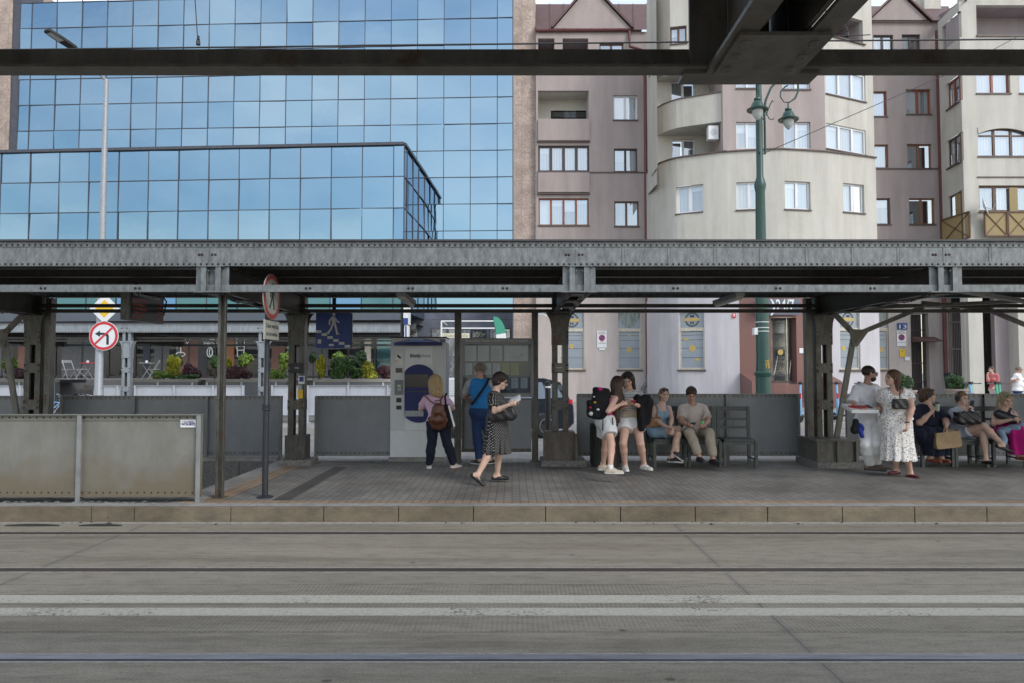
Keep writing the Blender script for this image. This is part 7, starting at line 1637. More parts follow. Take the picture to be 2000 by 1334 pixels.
    def build(s, hair=None, bare_feet=False):
        up = Vector((0, 0, 1)); pr = s.torso(); H = s.head; q = lambda x, y, z: H + (s.hr * x + s.hf * y + s.hu * z) * s.hs; R = (s.hr, s.hf, s.hu); e = lambda x, y, z, a, b, c, k=.012, op='u': ell_(q(x, y, z), (a * s.hs, b * s.hs, c * s.hs), R, k, op)
        pr += [cap(s.neck - up * .03, q(0, -.015, -.06), .058 * (.6 + .4 * s.g), .05 * (.6 + .4 * s.g), .03)]
        pr += [e(0, -.01, .025, .075, .092, .088, .02), e(0, .03, -.035, .055, .062, .07, .03), e(0, .072, -.088, .022, .02, .018, .03), e(0, .055, -.07, .04, .035, .03, .03),
               cap(q(0, .088, .012), q(0, .112, -.022), .0095, .0125, .014), e(0, .105, -.026, .016, .011, .009, .01), cap(q(-.033, .082, .028), q(.033, .082, .028), .011, .011, .018),
               e(-.03, .094, .006, .016, .013, .010, .012, 's'), e(.03, .094, .006, .016, .013, .010, .012, 's'), e(-.04, .062, -.025, .022, .02, .02, .03), e(.04, .062, -.025, .022, .02, .02, .03),
               e(0, .088, -.055, .022, .011, .007, .01), e(0, .087, -.068, .019, .011, .007, .01), e(-.078, -.005, -.003, .010, .018, .03, .01), e(.078, -.005, -.003, .010, .018, .03, .01)]
        for k in 'RL':
            if k in s.el: pr += [cap(s.sh[k], s.el[k], .050 * s.g, .038 * s.g, .03), cap(s.el[k], s.el[k].lerp(s.wr[k], .35), .038 * s.g, .039 * s.g, .02), cap(s.el[k].lerp(s.wr[k], .35), s.wr[k], .039 * s.g, .0255 * s.hs, .02)]
            if k in s.kn:
                pr += s.legp(k, bot=2); t = s.toe[k]; an = s.an[k]; sd2 = t.cross(up).normalized(); u2 = sd2.cross(t); pr += [cap(an - t * .03 - u2 * .035, an + t * .12 - u2 * .058, .035, .018, .03), cap(an, an - t * .035 - u2 * .045, .032, .03, .03)]
        pr += s.hp
        s.body = sdf_mesh('body', pr, .0068, s.skm, s.root)
        mb = MB()
        for x in (-.03, .03): mb.ball(q(x, .083, .006), .0105 * s.hs, 8, 6)
        mb.build('eyes', M['eye'], s.root, smooth=True)
        mb = MB(); mb.tube([q(-.021, .094, -.058), q(-.008, .1, -.055), q(.008, .1, -.055), q(.021, .094, -.058)], [.003, .005, .005, .003], 6); mb.tube([q(-.018, .094, -.063), q(0, .099, -.066), q(.018, .094, -.063)], [.003, .006, .003], 6); mb.build('lips', M['lip'], s.root, smooth=True)
        if hair:
            mb = MB()
            for x in (-1, 1): mb.tube([q(x * .018, .097, .024), q(x * .034, .092, .03), q(x * .048, .078, .024)], [.0035, .004, .002], 5)
            mb.build('eyebrows', hair, s.root, smooth=True)
        return s
    def hair(s, m, kind='short', len_=.2, falls=(), vol=.0, name='hair'):
        H = s.head; q = lambda x, y, z: H + (s.hr * x + s.hf * y + s.hu * z) * s.hs; R = (s.hr, s.hf, s.hu); e = lambda x, y, z, a, b, c, k=.012, op='u': ell_(q(x, y, z), (a * s.hs, b * s.hs, c * s.hs), R, k, op)
        pr = [e(0, -.018, .036, .086 + vol, .098 + vol, .09 + vol)]
        if kind != 'crop': pr += [e(0, -.045, -.02, .08 + vol, .065 + vol, .08 + vol, .03)]
        for a, b, ra, rb in falls:
            f = lambda w: w if isinstance(w, Vector) else q(*w)
            pr.append(cap(f(a), f(b), ra, rb, .04, s.hf if kind != 'side' else None, 1.3))
        pr += [e(0, .11, -.045, .066, .085, .10, .018, 's'), e(0, .14, .02, .052, .06, .05, .02, 's')]
        if kind == 'crop': pr += [e(0, 0, -.09, .12, .14, .075, .01, 's')]
        ph = random.Random(int(H.x * 100)).random() * 6
        def dsp(X, Y, Z):
            u = (X - H.x) * s.hr[0] + (Y - H.y) * s.hr[1]; v = (X - H.x) * s.hf[0] + (Y - H.y) * s.hf[1]; a = np.arctan2(v, u)
            return .0028 * np.sin(a * 23 + Z * 9 + ph) + .002 * np.sin(a * 41 - Z * 30) + .0035 * np.sin(Z * 26 + a * 3 + ph)
        s.hairm = m
        return sdf_mesh(name, pr, .006, m, s.root, disp=dsp)
    def folds(s, amp=.004, fz=34.):
        c = s.pel; ph = c.x * 7
        return lambda X, Y, Z: amp * (np.sin((X + Y * .6) * 31 + Z * fz + ph) * .6 + np.sin((X - Y) * 47 - Z * fz * .6 + 1.3 * ph) * .4 + np.sin(Z * 19 + X * 12))
    def top(s, m, sleeve=.5, hem=None, neckcut=.02, t=.014, name='shirt', loose=.0, low=True, nr=.068, nz=.0, vneck=0.):
        up = Vector((0, 0, 1)); pr = s.torso(t + loose, low=low)
        for k in 'RL':
            if k in s.el and sleeve > 0:
                a, b = s.sh[k], s.el[k]; d = (b - a); L = d.length; d.normalize()
                if sleeve <= 1:
                    e = a + d * L * sleeve; p_ = cap(a, e + d * .04, .052 * s.g + t * .6 + loose * .3, .048 * s.g + t * 1.2 + loose, .025, cut=[(e, d)])
                    pr.append(p_)
                else: pr += [cap(a, b, .056 * s.g + t, .043 * s.g + t, .03), cap(b, b.lerp(s.wr[k], sleeve - 1), .043 * s.g + t, .034 * s.g + t, .02, cut=[(b.lerp(s.wr[k], sleeve - 1), (s.wr[k] - b).normalized())])]
        cuts = [(s.neck + up * (neckcut if neckcut < 0 else .07), up)]
        if neckcut >= 0:
            nb = s.neck - up * (.015 + nz) + s.bf * (.015 + nz * .5)
            pr.append(cap(nb, s.neck + up * .2 + s.bf * .03, nr, nr + .02, .012, op='s'))
            if vneck: pr.append(cap(s.neck - up * vneck + s.bf * .13, s.neck + s.bf * .10 + up * .02, .03, .07, .012, op='s'))
        if hem is not None: cuts.append((Vector((0, 0, hem)), -up))
        return sdf_mesh(name, pr, .0085, m, s.root, disp=s.folds(), cuts=cuts)
    def sleeves(s, m, sleeve=.5, t=.02):
        for k in 'RL':
            if k in s.el:
                a, b = s.sh[k], s.el[k]; d = (b - a); L = d.length; d.normalize(); e = a + d * L * sleeve
                sdf_mesh('sleeve', [cap(a, e + d * .04, .058 * s.g + t, .048 * s.g + t, .03, cut=[(e, d)])], .008, m, s.root, disp=s.folds())
    def trousers(s, m, bot=1.9, t=.014, waist=None, name='trousers', wide=.012, hipcut=None):
        up = Vector((0, 0, 1)); pr = [cap(s.hip['R'], s.hip['L'], .11 * s.g + t, .11 * s.g + t, .04), ell_(s.pel - s.pf * .05, (.135 * s.g + t, .095 * s.g + t, .115 + t), (s.pside, s.pf, up), .04), cap(s.pel, s.pel.lerp(s.waist, .8), .13 * s.g + t, .122 * s.g + t + s.belly * .5, .03, s.bf, 1.2)]
        cuts = [(Vector((0, 0, waist if waist else s.waist.z)), up)]
        for k in 'RL':
            if bot > 1:
                a = s.an[k]; kn = s.kn[k]; d = (a - kn).normalized(); e = kn + (a - kn) * (bot - 1)
                for p_ in s.legp(k, t, bot=2, wide=wide): pr.append(p_[:8] + ([(e, d)],) + p_[9:])
            else:
                h_, kn = s.hip[k], s.kn[k]; d = (kn - h_).normalized(); e = h_ + (kn - h_) * bot
                pr.append(cap(h_, kn, .095 * s.g + t, .085 * s.g + t + wide, .03, cut=[(e, d)]))
        return sdf_mesh(name, pr, .0085, m, s.root, disp=s.folds(.0045, 30), cuts=cuts)
    def skirt(s, m, hem, r1, t=.02, name='skirt', top_=None, flat=1.25, nf=11, amp=.012, extra=(), cx=0., cy=0.):
        up = Vector((0, 0, 1)); a = s.pel + up * .05; b = Vector((s.pel.x + cx, s.pel.y + cy, hem - .05))
        pr = [cap(a, b, .135 * s.g + t, r1, .05, s.pf, flat, cut=[(Vector((0, 0, hem)), -up)])] + [cap(s.hip[k], s.kn[k], .10 * s.g + t, .085 + t, .06) for k in 'RL'] + list(extra)
        c = s.pel
        def dsp(X, Y, Z):
            an_ = np.arctan2(Y - c.y, X - c.x); w = np.clip((c.z - Z) / max(c.z - hem, .1), 0, 1.2); return amp * w * np.sin(an_ * nf + Z * 2.5 + c.x) + amp * .4 * w * np.sin(an_ * (nf * 2 + 3) - Z * 4)
        return sdf_mesh(name, pr, .009, m, s.root, disp=dsp, cuts=[(Vector((0, 0, top_ or s.waist.z)), up), (Vector((0, 0, hem)), -up)])
    def shoes(s, m, sole=None, kind='trainer', size=.245, low=.0):
        for k in 'RL':
            an, t = s.an[k], s.toe[k]; side = t.cross(Vector((0, 0, 1))).normalized(); up = side.cross(t).normalized()
            base = an - up * (.085 * s.hs) ; heel = base - t * .045; L = size * s.hs; n_ = up
            h0 = .05 if kind == 'trainer' else .036
            pr = [cap(heel + up * h0 * .6, heel + t * L * .45 + up * h0 * .55, .04, .042, .02, up, .85), cap(heel + t * L * .4 + up * .03, heel + t * (L - .035) + up * .026, .043, .034, .02, up, 1.35)]
            if kind == 'trainer': pr += [cap(an - up * .045, an - up * .02, .043, .04, .025)]
            if kind in ('flat', 'sandal'): pr += [ell_(an + up * -.02 + t * .02, (.03, .075, .03), (side, t, up), .01, 's')]
            cut = [(base + up * (.018 if sole else 0.), -up)]
            o = sdf_mesh('shoe', pr, .006, m, s.root, cuts=cut)
            if sole:
                pr = [cap(heel + up * .012, heel + t * (L * .5) + up * .012, .043, .045, .01), cap(heel + t * (L * .5) + up * .012, heel + t * (L - .034) + up * .012, .046, .038, .01)]
                sdf_mesh('sole', pr, .0065, sole, o, cuts=[(base, -up), (base + up * .024, up)])
    def glasses(s, m, y=0., z=0., lens=None, name='glasses', sc=1.):
        q = lambda x, yy, zz_: s.head + (s.hr * x + s.hf * (yy + y) + s.hu * (zz_ + z)) * s.hs; mb = MB()
        for x in (-1, 1):
            mb.tube([q(x * .031 + .024 * sc * math.cos(a), .106, .006 + .018 * sc * math.sin(a)) for a in [2 * math.pi * j / 14 for j in range(15)]], .0028, 5, caps=False); mb.tube([q(x * .056, .104, .01), q(x * .078, .06, .01), q(x * .082, -.005, .004)], .0025, 5)
        mb.tube([q(-.007, .107, .01), q(.007, .107, .01)], .0025, 5); g_ = mb.build(name, m, s.root)
        mb = MB()
        for x in (-1, 1): mb.prism([(x * .031 + .022 * sc * math.cos(a), .006 + .016 * sc * math.sin(a)) for a in [2 * math.pi * j / 14 for j in range(14)]], lambda u, v: q(u, .105, v), s.hf * .001)
        mb.build('lenses', lens or M['pane'], g_)
    def headphones(s, m):
        q = lambda x, yy, z: s.head + (s.hr * x + s.hf * yy + s.hu * z) * s.hs; mb = MB()
        mb.tube([q(.093 * math.cos(a), -.005, .02 + .105 * math.sin(a)) for a in [math.pi * j / 14 for j in range(15)]], .010, 8)
        for x in (-1, 1): mb.tube([q(x * .078, -.005, 0), q(x * .11, -.005, 0)], .038, 14)
        mb.build('headphones', m, s.root, smooth=True)
# ---------------------------------------------------------------- the cast
H_ = {'blond': hair_mat('blond_hair', (.50, .36, .19), (.28, .19, .09)), 'grey': hair_mat('grey_hair', (.22, .18, .14), (.12, .09, .07)), 'black': hair_mat('black_brown_hair', (.045, .026, .02), (.018, .011, .01)), 'brown': hair_mat('brown_hair', (.15, .075, .04), (.06, .03, .018)),
      'dark': hair_mat('dark_brown_hair', (.075, .038, .022), (.03, .016, .011)), 'light': hair_mat('light_brown_hair', (.26, .16, .09), (.13, .08, .045)), 'ash': hair_mat('ash_blond_hair', (.46, .38, .25), (.20, .15, .09))}
def pattern_mat(nm, base, kind, c2, sc, c3=None):
    m, nt, b = nodes_of(nm); N, L = nt.nodes, nt.links; b.inputs['Roughness'].default_value = .85; b.inputs['Specular IOR Level'].default_value = .2
    t = N.new("ShaderNodeTexCoord"); x = N.new("ShaderNodeMixRGB"); x.inputs[1].default_value = (*base, 1); x.inputs[2].default_value = (*c2, 1)
    if kind == 'stripe':
        s_ = N.new("ShaderNodeSeparateXYZ"); L.new(t.outputs['Object'], s_.inputs[0]); a = N.new("ShaderNodeMath"); a.operation = 'MULTIPLY'; a.inputs[1].default_value = sc; L.new(s_.outputs[2], a.inputs[0]); f = N.new("ShaderNodeMath"); f.operation = 'FRACT'; L.new(a.outputs[0], f.inputs[0]); g = N.new("ShaderNodeMath"); g.operation = 'LESS_THAN'; g.inputs[1].default_value = .38; L.new(f.outputs[0], g.inputs[0]); L.new(g.outputs[0], x.inputs[0])
    elif kind == 'dots':
        s_ = N.new("ShaderNodeSeparateXYZ"); L.new(t.outputs['Object'], s_.inputs[0])
        def mt(op, a, b2):
            n_ = N.new("ShaderNodeMath"); n_.operation = op
            for i_, w_ in enumerate((a, b2)):
                if w_ is None: continue
                if isinstance(w_, (int, float)): n_.inputs[i_].default_value = w_
                else: L.new(w_, n_.inputs[i_])
            return n_.outputs[0]
        xy = mt('ADD', s_.outputs[0], s_.outputs[1]); A_, B_ = mt('ADD', xy, s_.outputs[2]), mt('SUBTRACT', xy, s_.outputs[2])
        f_ = [mt('POWER', mt('SUBTRACT', mt('FRACT', mt('MULTIPLY', w_, sc), None), .5), 2) for w_ in (A_, B_)]
        L.new(mt('LESS_THAN', mt('ADD', f_[0], f_[1]), .033), x.inputs[0])
    else:
        v = N.new("ShaderNodeTexVoronoi"); v.inputs['Scale'].default_value = sc; v.inputs['Randomness'].default_value = .35 if kind == 'dots' else .75; L.new(t.outputs['Object'], v.inputs[0])
        g = N.new("ShaderNodeMath"); g.operation = 'LESS_THAN'; g.inputs[1].default_value = .34 if kind == 'dots' else .36; L.new(v.outputs['Distance'], g.inputs[0]); L.new(g.outputs[0], x.inputs[0])
        if c3:
            y = N.new("ShaderNodeMixRGB"); y.inputs[1].default_value = (*c2, 1); y.inputs[2].default_value = (*c3, 1); L.new(v.outputs['Color'], y.inputs[0]); L.new(y.outputs[0], x.inputs[2])
    L.new(x.outputs[0], b.inputs['Base Color']); return m
CM = {k: cloth_mat(k + '_cloth', c) for k, c in dict(pink=(.66, .44, .58), navy=(.022, .025, .045), blue=(.03, .20, .50), jeans=(.028, .055, .14), grey=(.36, .37, .38), magenta=(.50, .03, .20), white=(.80, .80, .80), linen=(.80, .80, .85), offwhite=(.62, .63, .64), cream=(.50, .42, .32), paleblue=(.26, .37, .50), beige=(.55, .48, .45), khaki=(.40, .35, .28), black=(.015, .015, .018), hotpink=(.50, .02, .20), denim=(.25, .34, .46), shirtblue=(.46, .50, .60), coral=(.55, .17, .17), tightsblue=(.2, .25, .4)).items()}
CM['dots'] = pattern_mat('polka_dots', (.02, .02, .022), 'dots', (.50, .48, .46), 27); CM['stripe'] = pattern_mat('striped_jersey', (.72, .72, .72), 'stripe', (.04, .04, .06), 42); CM['floral'] = pattern_mat('small_flower_print', (.80, .78, .75), 'flower', (.20, .24, .42), 34, (.45, .33, .18))
LE = {'brown': mat('brown_leather', (.13, .045, .022), .35, scale=8, amt=.35, bump=.4, bscale=24), 'black': mat('black_leather', (.018, .018, .02), .35, scale=8, amt=.3, bump=.4, bscale=20), 'tan': mat('tan_leather', (.24, .11, .04), .45, scale=8, amt=.3), 'shoe': C_('trainer_white', (.62, .61, .58), .6), 'shoeb': C_('trainer_beige', (.48, .43, .35), .7), 'shoed': C_('trainer_dark', (.03, .03, .035), .6), 'brownshoe': C_('canvas_shoe', (.09, .075, .06), .8), 'redshoe': C_('red_shoe', (.35, .02, .04), .5), 'wine': C_('wine_shoe', (.10, .015, .025), .3), 'sandal': C_('red_brown_sandal', (.24, .06, .03), .5)}
up = Vector((0, 0, 1))
def strap(name, pts, w, m, parent, th=.006, upv=(0, 0, 1)):
    mb = MB(); pts = [Vector(p) for p in pts]
    for a, b in zip(pts, pts[1:]): mb.bar(a, b + (b - a) * .03, w, th, upv)
    return mb.build(name, m, parent)
# 1. woman in a pink top at the ticket machine, seen from behind
A = Person('woman seen from behind in a pink top using the ticket machine', 11.43, 'a', .98, .97, head=(850, 747), neck=(851, 774), pelvis=(856, 826), body=(.1, 1), face=(-.25, 1, -.15), bust=.5)
A.arm('L', (822, 798, 1), (838, 788, 1), (0, 1, .2)); A.arm('R', (884, 797, 1), (868, 786, 1), (0, 1, .2)); A.leg('L', (843, 868, 1), (838, 908, 1), (-.15, 1, 0)); A.leg('R', (874, 868, 1), (887, 906, 1), (.55, .8, 0)); A.build(H_['blond'])
A.hair(H_['blond'], 'long', vol=.01, falls=[((0, -.05, 0), (.0, -.085, -.15), .10, .10), ((.04, -.07, -.1), (.05, -.085, -.2), .07, .06), ((-.06, -.04, -.05), (-.07, -.07, -.15), .05, .045)]); A.top(CM['pink'], .62, A.pel.z + .03, loose=.006); A.trousers(CM['navy'], 1.94, wide=.012); A.shoes(LE['shoe'], LE['redshoe'])
Yb_ = A.Y - .17
t = thing('backpack', 'brown leather backpack on the back of the woman in pink', 'backpack', tuple(P(856, 812, Yb_)))
c = P(856, 808, Yb_); sdf_mesh('bag_body', [cap(c + Vector((0, .02, -.10)), c + Vector((0, .02, .06)), .15, .10, .03, Vector((0, 1, 0)), 1.9), ell_(c + Vector((0, -.05, -.08)), (.11, .06, .08), None, .03)], .008, LE['brown'], t, disp=lambda X, Y, Z: .004 * np.sin(X * 60 + Z * 20) + .003 * np.sin(Z * 50))
mb = MB(); mb.tube([c + Vector((-.05, 0, .15)), c + Vector((-.04, 0, .21)), c + Vector((.04, 0, .21)), c + Vector((.05, 0, .15))], .009, 6); mb.build('handle', LE['brown'], t)
for s_, x in ((-1, 832), (1, 868)): strap('strap', [c + Vector((s_ * .04, .0, .14)), P(850 + s_ * 10, 783, Yb_ + .02), P(x - 3, 772, Yb_ + .08)], .022, LE['brown'], t, upv=(0, 1, 0))
t = thing('tote_bag', 'black tote bag with a white edge beside the woman in pink', 'bag', tuple(P(880, 820, 11.3)))
mb = MB(); a_ = [P(868, 790, 11.3), P(876, 790, 11.3), P(888, 832, 11.32), P(876, 836, 11.3), P(868, 815, 11.3)]; mb.add([*a_, *[v + Vector((0, .05, 0)) for v in a_]], [tuple(range(5)), tuple(range(9, 4, -1))] + [(i, i + 5, (i + 1) % 5 + 5, (i + 1) % 5) for i in range(5)]); mb.build('bag_body', CM['black'], t)
mb = MB(); mb.bar(P(876.5, 792, 11.29), P(887.5, 833, 11.31), .03, .012, (0, 1, 0)); mb.build('white_edge', CM['white'], t); strap('strap', [P(871, 792, 11.3), P(869, 775, 11.3), P(872, 768, 11.36)], .03, CM['black'], t, upv=(0, 1, 0))
# 2. man in blue at the notice board
A = Person('man seen from behind in a bright blue top reading the notice board', 12.07, 'b', 1.08, 1.02, head=(937, 722), neck=(938, 744), pelvis=(941, 803), body=(.15, 1), face=(-.35, 1, .05), shw=.175)
A.arm('L', (908, 772, 1), (920, 786, 1), (.2, 1, .1)); A.arm('R', (966, 775, 1), (952, 788, 1), (0, 1, .1)); A.leg('L', (932, 850, 1), (936, 897, 1), (-.7, .6, 0)); A.leg('R', (954, 850, 1), (958, 896, 1), (.5, .8, 0)); A.build(H_['grey'])
A.hair(H_['grey'], 'crop'); A.top(CM['blue'], .16, A.pel.z + .05, loose=.008); A.sleeves(CM['grey'], .78, .016); A.trousers(CM['jeans'], 1.94, wide=.012, waist=A.pel.z + .07); A.shoes(LE['shoed'], LE['shoe'])
t = thing('sling_bag', 'dark strap across the back of the man in blue', 'bag', tuple(P(936, 765, 11.85))); strap('strap', [P(955, 739, 11.96), P(949, 752, 11.87), P(935, 772, 11.87), P(921, 790, 11.93)], .035, CM['black'], t, upv=(0, 1, 0))
# 3. walking woman in the dotted dress
A = Person('woman in a black polka dot dress walking right while reading a paper', 10.16, 'a', .95, .96, head=(977, 744), neck=(967, 768), pelvis=(971, 822), body=(1, -.12), face=(1, -.15, -.38), bust=.8, shw=.15)
A.arm('R', (966, 803, -1), (993, 791, -1), (1, 0, .1), .7, (0, .8, .6)); A.arm('L', (978, 800, 1), (999, 789, -1), (1, 0, .1), .7, (0, -.8, .6)); A.leg('L', (975, 876, 1), (971, 926, 1), (1, -.05, 0)); A.leg('R', (958, 884, -1), (933, 928, -1), (.75, -.05, -.62)); A.build(H_['black'])
A.hair(H_['black'], 'short', vol=.008); A.glasses(M['black']); A.top(CM['dots'], .8, A.pel.z + .02, loose=.012, name='dress_top'); A.skirt(CM['dots'], P(0, 886, 10.16).z, .20, flat=1.0, top_=A.waist.z + .03, cx=-.01, nf=13, amp=.016); A.shoes(LE['black'], None, 'flat', .235)
t = thing('handbag', 'black leather handbag under the arm of the walking woman', 'bag', tuple(P(981, 808, 9.98))); c = P(981, 807, 9.96)
sdf_mesh('bag_body', [rbox(c + Vector((0, 0, -.01)), (.17, .06, .085), (Vector((1, 0, .12)).normalized(), Vector((0, 1, 0)), Vector((-.12, 0, 1)).normalized())), cap(c + Vector((-.12, 0, -.04)), c + Vector((.13, 0, -.03)), .07, .07, .05)], .008, LE['black'], t, disp=lambda X, Y, Z: .004 * np.sin(X * 45 + Z * 40)); mb = MB(); mb.tube([c + Vector((-.12, 0, .04)), P(964, 790, 9.97), P(963, 779, 10.02)], .01, 6); mb.build('strap', LE['black'], t)
t = thing('paper_sheet', 'white sheet of paper held up by the walking woman', 'paper', tuple(P(1004, 782, 10.1))); mb = MB(); v_ = [P(994, 787, 10.05), P(1003, 787.5, 9.98), P(1017, 781, 10.0), P(1016, 770, 10.12), P(996, 779, 10.2)]; mb.add([*v_, *[x + Vector((0, 0, -.003)) for x in v_]], [tuple(range(5)), tuple(range(9, 4, -1))] + [(i, (i + 1) % 5, (i + 1) % 5 + 5, i + 5) for i in range(5)]); mb.build('sheet', M['white'], t)
# 4. girl with the backpack, turned away to the right
A = Person('long haired girl in a pink top with a black backpack, leaning over her friend', 10.76, 'c', .93, .95, head=(1207, 751), neck=(1195, 772), pelvis=(1182, 822), body=(1, .25), face=(1, .45, -.5), shw=.14)
A.arm('R', (1188, 803, -1), (1212, 790, 1), (1, .1, .2), .5, (0, .8, -.5)); A.arm('L', (1205, 800, 1), (1224, 788, -1), (1, -.2, .1), .7); A.leg('R', (1194, 868, -1), (1192, 914, -1), (1, -.15, 0)); A.leg('L', (1183, 864, 1), (1178, 908, 1), (1, -.1, 0)); A.build(H_['dark'])
A.hair(H_['dark'], 'side', vol=.006, falls=[((.02, -.03, .0), P(1203, 790, 10.68), .085, .075), (P(1203, 788, 10.68), P(1206, 822, 10.66), .075, .035), ((-.02, .03, -.0), P(1214, 785, 10.78), .06, .05)]); A.top(CM['magenta'], 0, A.pel.z + .10, t=.012, neckcut=-.045, name='tank_top'); A.trousers(CM['offwhite'], .62, t=.026, wide=.02, name='shorts', waist=A.pel.z + .09); A.shoes(LE['shoeb'], LE['shoe'])
mb = MB(); mb.bar(P(1196, 815, 10.52), P(1199, 853, 10.52), .016, .012, (0, 1, 0)); mb.build('side_stripe', CM['black'], A.root)
for k in 'RL': sdf_mesh('sock', [cap(A.an[k] + up * .05, A.an[k] - up * .03, .042, .042, .01)], .007, CM['white'], A.root, cuts=[(A.an[k] + up * .045, up)])
t = thing('backpack', 'black backpack with pink and white badges on the long haired girl', 'backpack', tuple(P(1170, 790, 10.75))); c = P(1169, 788, 10.72)
sdf_mesh('bag_body', [rbox(c + Vector((.02, 0, .0)), (.12, .15, .24), (Vector((1, 0, -.12)).normalized(), Vector((0, 1, 0)), Vector((.12, 0, 1)).normalized()), .03), rbox(c + Vector((-.10, 0, -.08)), (.07, .12, .13), None, .03)], .009, CM['black'], t, disp=lambda X, Y, Z: .004 * np.sin(Z * 50 + X * 20))
rr = random.Random(2)
for nm, m_, px, py, r_ in (('pink_badge', M['red'], 1153, 796, .02), ('orange_badge', M['signyellow'], 1162, 786, .02), ('white_badge', M['white'], 1160, 775, .016), ('white_badge', M['machine'], 1155, 808, .04), ('pink_loop', CM['hotpink'], 1172, 760, .035), ('grey_badge', M['machine2'], 1168, 800, .025)): c2 = P(px, py, 10.57 if px > 1158 else 10.6); mb = MB(); mb.ball(c2, (r_, .03, r_ * .8), 10, 6); mb.build(nm, m_, t, smooth=True)
strap('strap', [P(1180, 762, 10.66), P(1189, 761, 10.66), P(1191, 775, 10.64), P(1187, 800, 10.62), P(1178, 806, 10.65)], .03, CM['black'], t, upv=(0, 1, 0)); strap('loose_strap', [P(1178, 806, 10.55), P(1177, 840, 10.5)], .015, CM['black'], t, upv=(0, 1, 0))
sg = Person.glasses(A, M['white'], y=-.03, z=.075, lens=M['lens'], name='white_sunglasses', sc=1.2)
# 5. girl in the striped tee, facing us
A = Person('girl in a striped T-shirt and white shorts looking down at her phone', 11.1, 'c', 1.0, .97, head=(1226, 742), neck=(1229, 764), pelvis=(1233, 822), body=(-.05, -1), face=(-.25, -1, -.45), bust=1, belly=.01)
A.arm('R', (1213, 795, -1), (1228, 789, -1), (.3, -.6, .3), .8, (0, .4, 1)); A.arm('L', (1257, 795, -1), (1240, 790, -1), (-.5, -.6, .2), .8, (0, .4, 1)); A.leg('R', (1217, 866, -1), (1221, 908, 1), (.0, -1, 0)); A.leg('L', (1251, 866, -1), (1258, 906, 1), (.45, -.9, 0)); A.build(H_['black'])
A.hair(H_['black'], 'long', vol=.006, falls=[((-.06, -.03, 0), (-.075, -.01, -.18), .05, .045), ((.06, -.03, 0), (.085, -.01, -.2), .05, .045), ((0, -.07, 0), (0, -.08, -.2), .08, .07)]); A.top(CM['stripe'], .72, A.waist.z - .0, loose=.004); A.trousers(CM['white'], .42, t=.016, wide=.014, name='shorts', waist=A.pel.z + .06); A.shoes(LE['shoe'], LE['shoe'], size=.25); A.glasses(M['black'], y=-.035, z=.085, lens=M['lens'], name='sunglasses')
sdf_mesh('waist_bag', [cap(A.waist - up * .05 + A.side * .1 + A.bf * .1, A.waist - up * .05 - A.side * .09 + A.bf * .1, .055, .055, .03, A.bf, 1.5)], .008, CM['cream'], A.root)
t = thing('jacket', 'black jacket draped over the arm of the girl in stripes', 'jacket', tuple(P(1260, 800, 10.9))); sdf_mesh('cloth', [cap(P(1246, 783, 10.9), P(1264, 785, 10.88), .09, .10, .05), cap(P(1258, 785, 10.88), P(1252, 833, 10.9), .10, .07, .05), cap(P(1266, 788, 10.88), P(1264, 825, 10.9), .07, .05, .04)], .009, CM['black'], t, disp=lambda X, Y, Z: .012 * np.sin(X * 38 + Z * 6) + .006 * np.sin(X * 70 - Z * 20))
def phone(lab, c, face, m=None):
    t = thing('phone', lab, 'phone', tuple(c), None); f = Vector(face).normalized(); r = f.cross(up).normalized(); u = r.cross(f); mb = MB(); mb.bar(c - u * .072, c + u * .072, .072, .009, f); mb.build('case', m or M['black'], t); mb = MB(); mb.bar(c - u * .068 + f * .0052, c + u * .068 + f * .0052, .066, .001, f); mb.build('screen', M['screen'], t)
phone('dark phone in the hands of the girl in stripes', A.wr['R'].lerp(A.wr['L'], .5) + Vector((0, -.09, .03)), (0, .5, 1), LE['redshoe'])
# 6. seated young woman in pale blue
Ys_ = 12.1
A = Person('seated young woman in a pale blue top and skirt with crossed legs', Ys_, 'a', .9, .95, head=(1297, 771), neck=(1291, 792), pelvis=(1284, 841), body=(.2, -1), face=(.12, -1, -.05), pel=(.75, -1), bust=.7, shw=.15)
A.arm('R', (1280, 820, -1), (1302, 834, -1), (1, -.3, -.1), .5, (0, -.3, -1)); A.arm('L', (1312, 818, -1), (1308, 838, -1), (.3, -1, -.2), .6, (0, 0, -1)); A.leg('R', (1326, 838, -1), (1322, 880, -1), (.6, -.5, -.55)); A.leg('L', (1324, 848, -1), (1312, 895, -1), (.8, -.6, 0)); A.build(H_['light'])
A.hair(H_['light'], 'bun', falls=[((.05, -.03, 0), (.06, .0, -.1), .03, .02)]); A.glasses(M['black'], y=-.035, z=.085, lens=M['lens'], name='sunglasses'); A.top(CM['paleblue'], 0, A.pel.z + .02, neckcut=-.09, t=.012, low=False, name='top'); A.trousers(CM['paleblue'], .48, t=.022, wide=.02, name='skirt', waist=A.pel.z + .1); A.shoes(LE['shoed'], LE['shoe'])
for k, s_ in (('R', 1), ('L', -1)): strap('shoulder_strap', [A.neck + A.side * .08 * s_ + A.bf * .095 - up * .1, A.neck + A.side * .085 * s_ + A.bf * .05 + up * .0, A.neck + A.side * .085 * s_ - A.bf * .05 - up * .02], .03, CM['paleblue'], A.root, .012, upv=(0, 1, 0))
t = thing('shoulder_bag', 'brown leather bag beside the seated woman in pale blue', 'bag', tuple(P(1274, 825, 11.9))); c = P(1275, 824, 11.9); sdf_mesh('bag_body', [rbox(c, (.13, .05, .085), None, .03)], .008, LE['tan'], t); strap('strap', [c + Vector((.05, 0, .06)), P(1284, 800, 11.88), P(1279, 789, 11.98)], .02, LE['tan'], t, upv=(0, 1, 0))
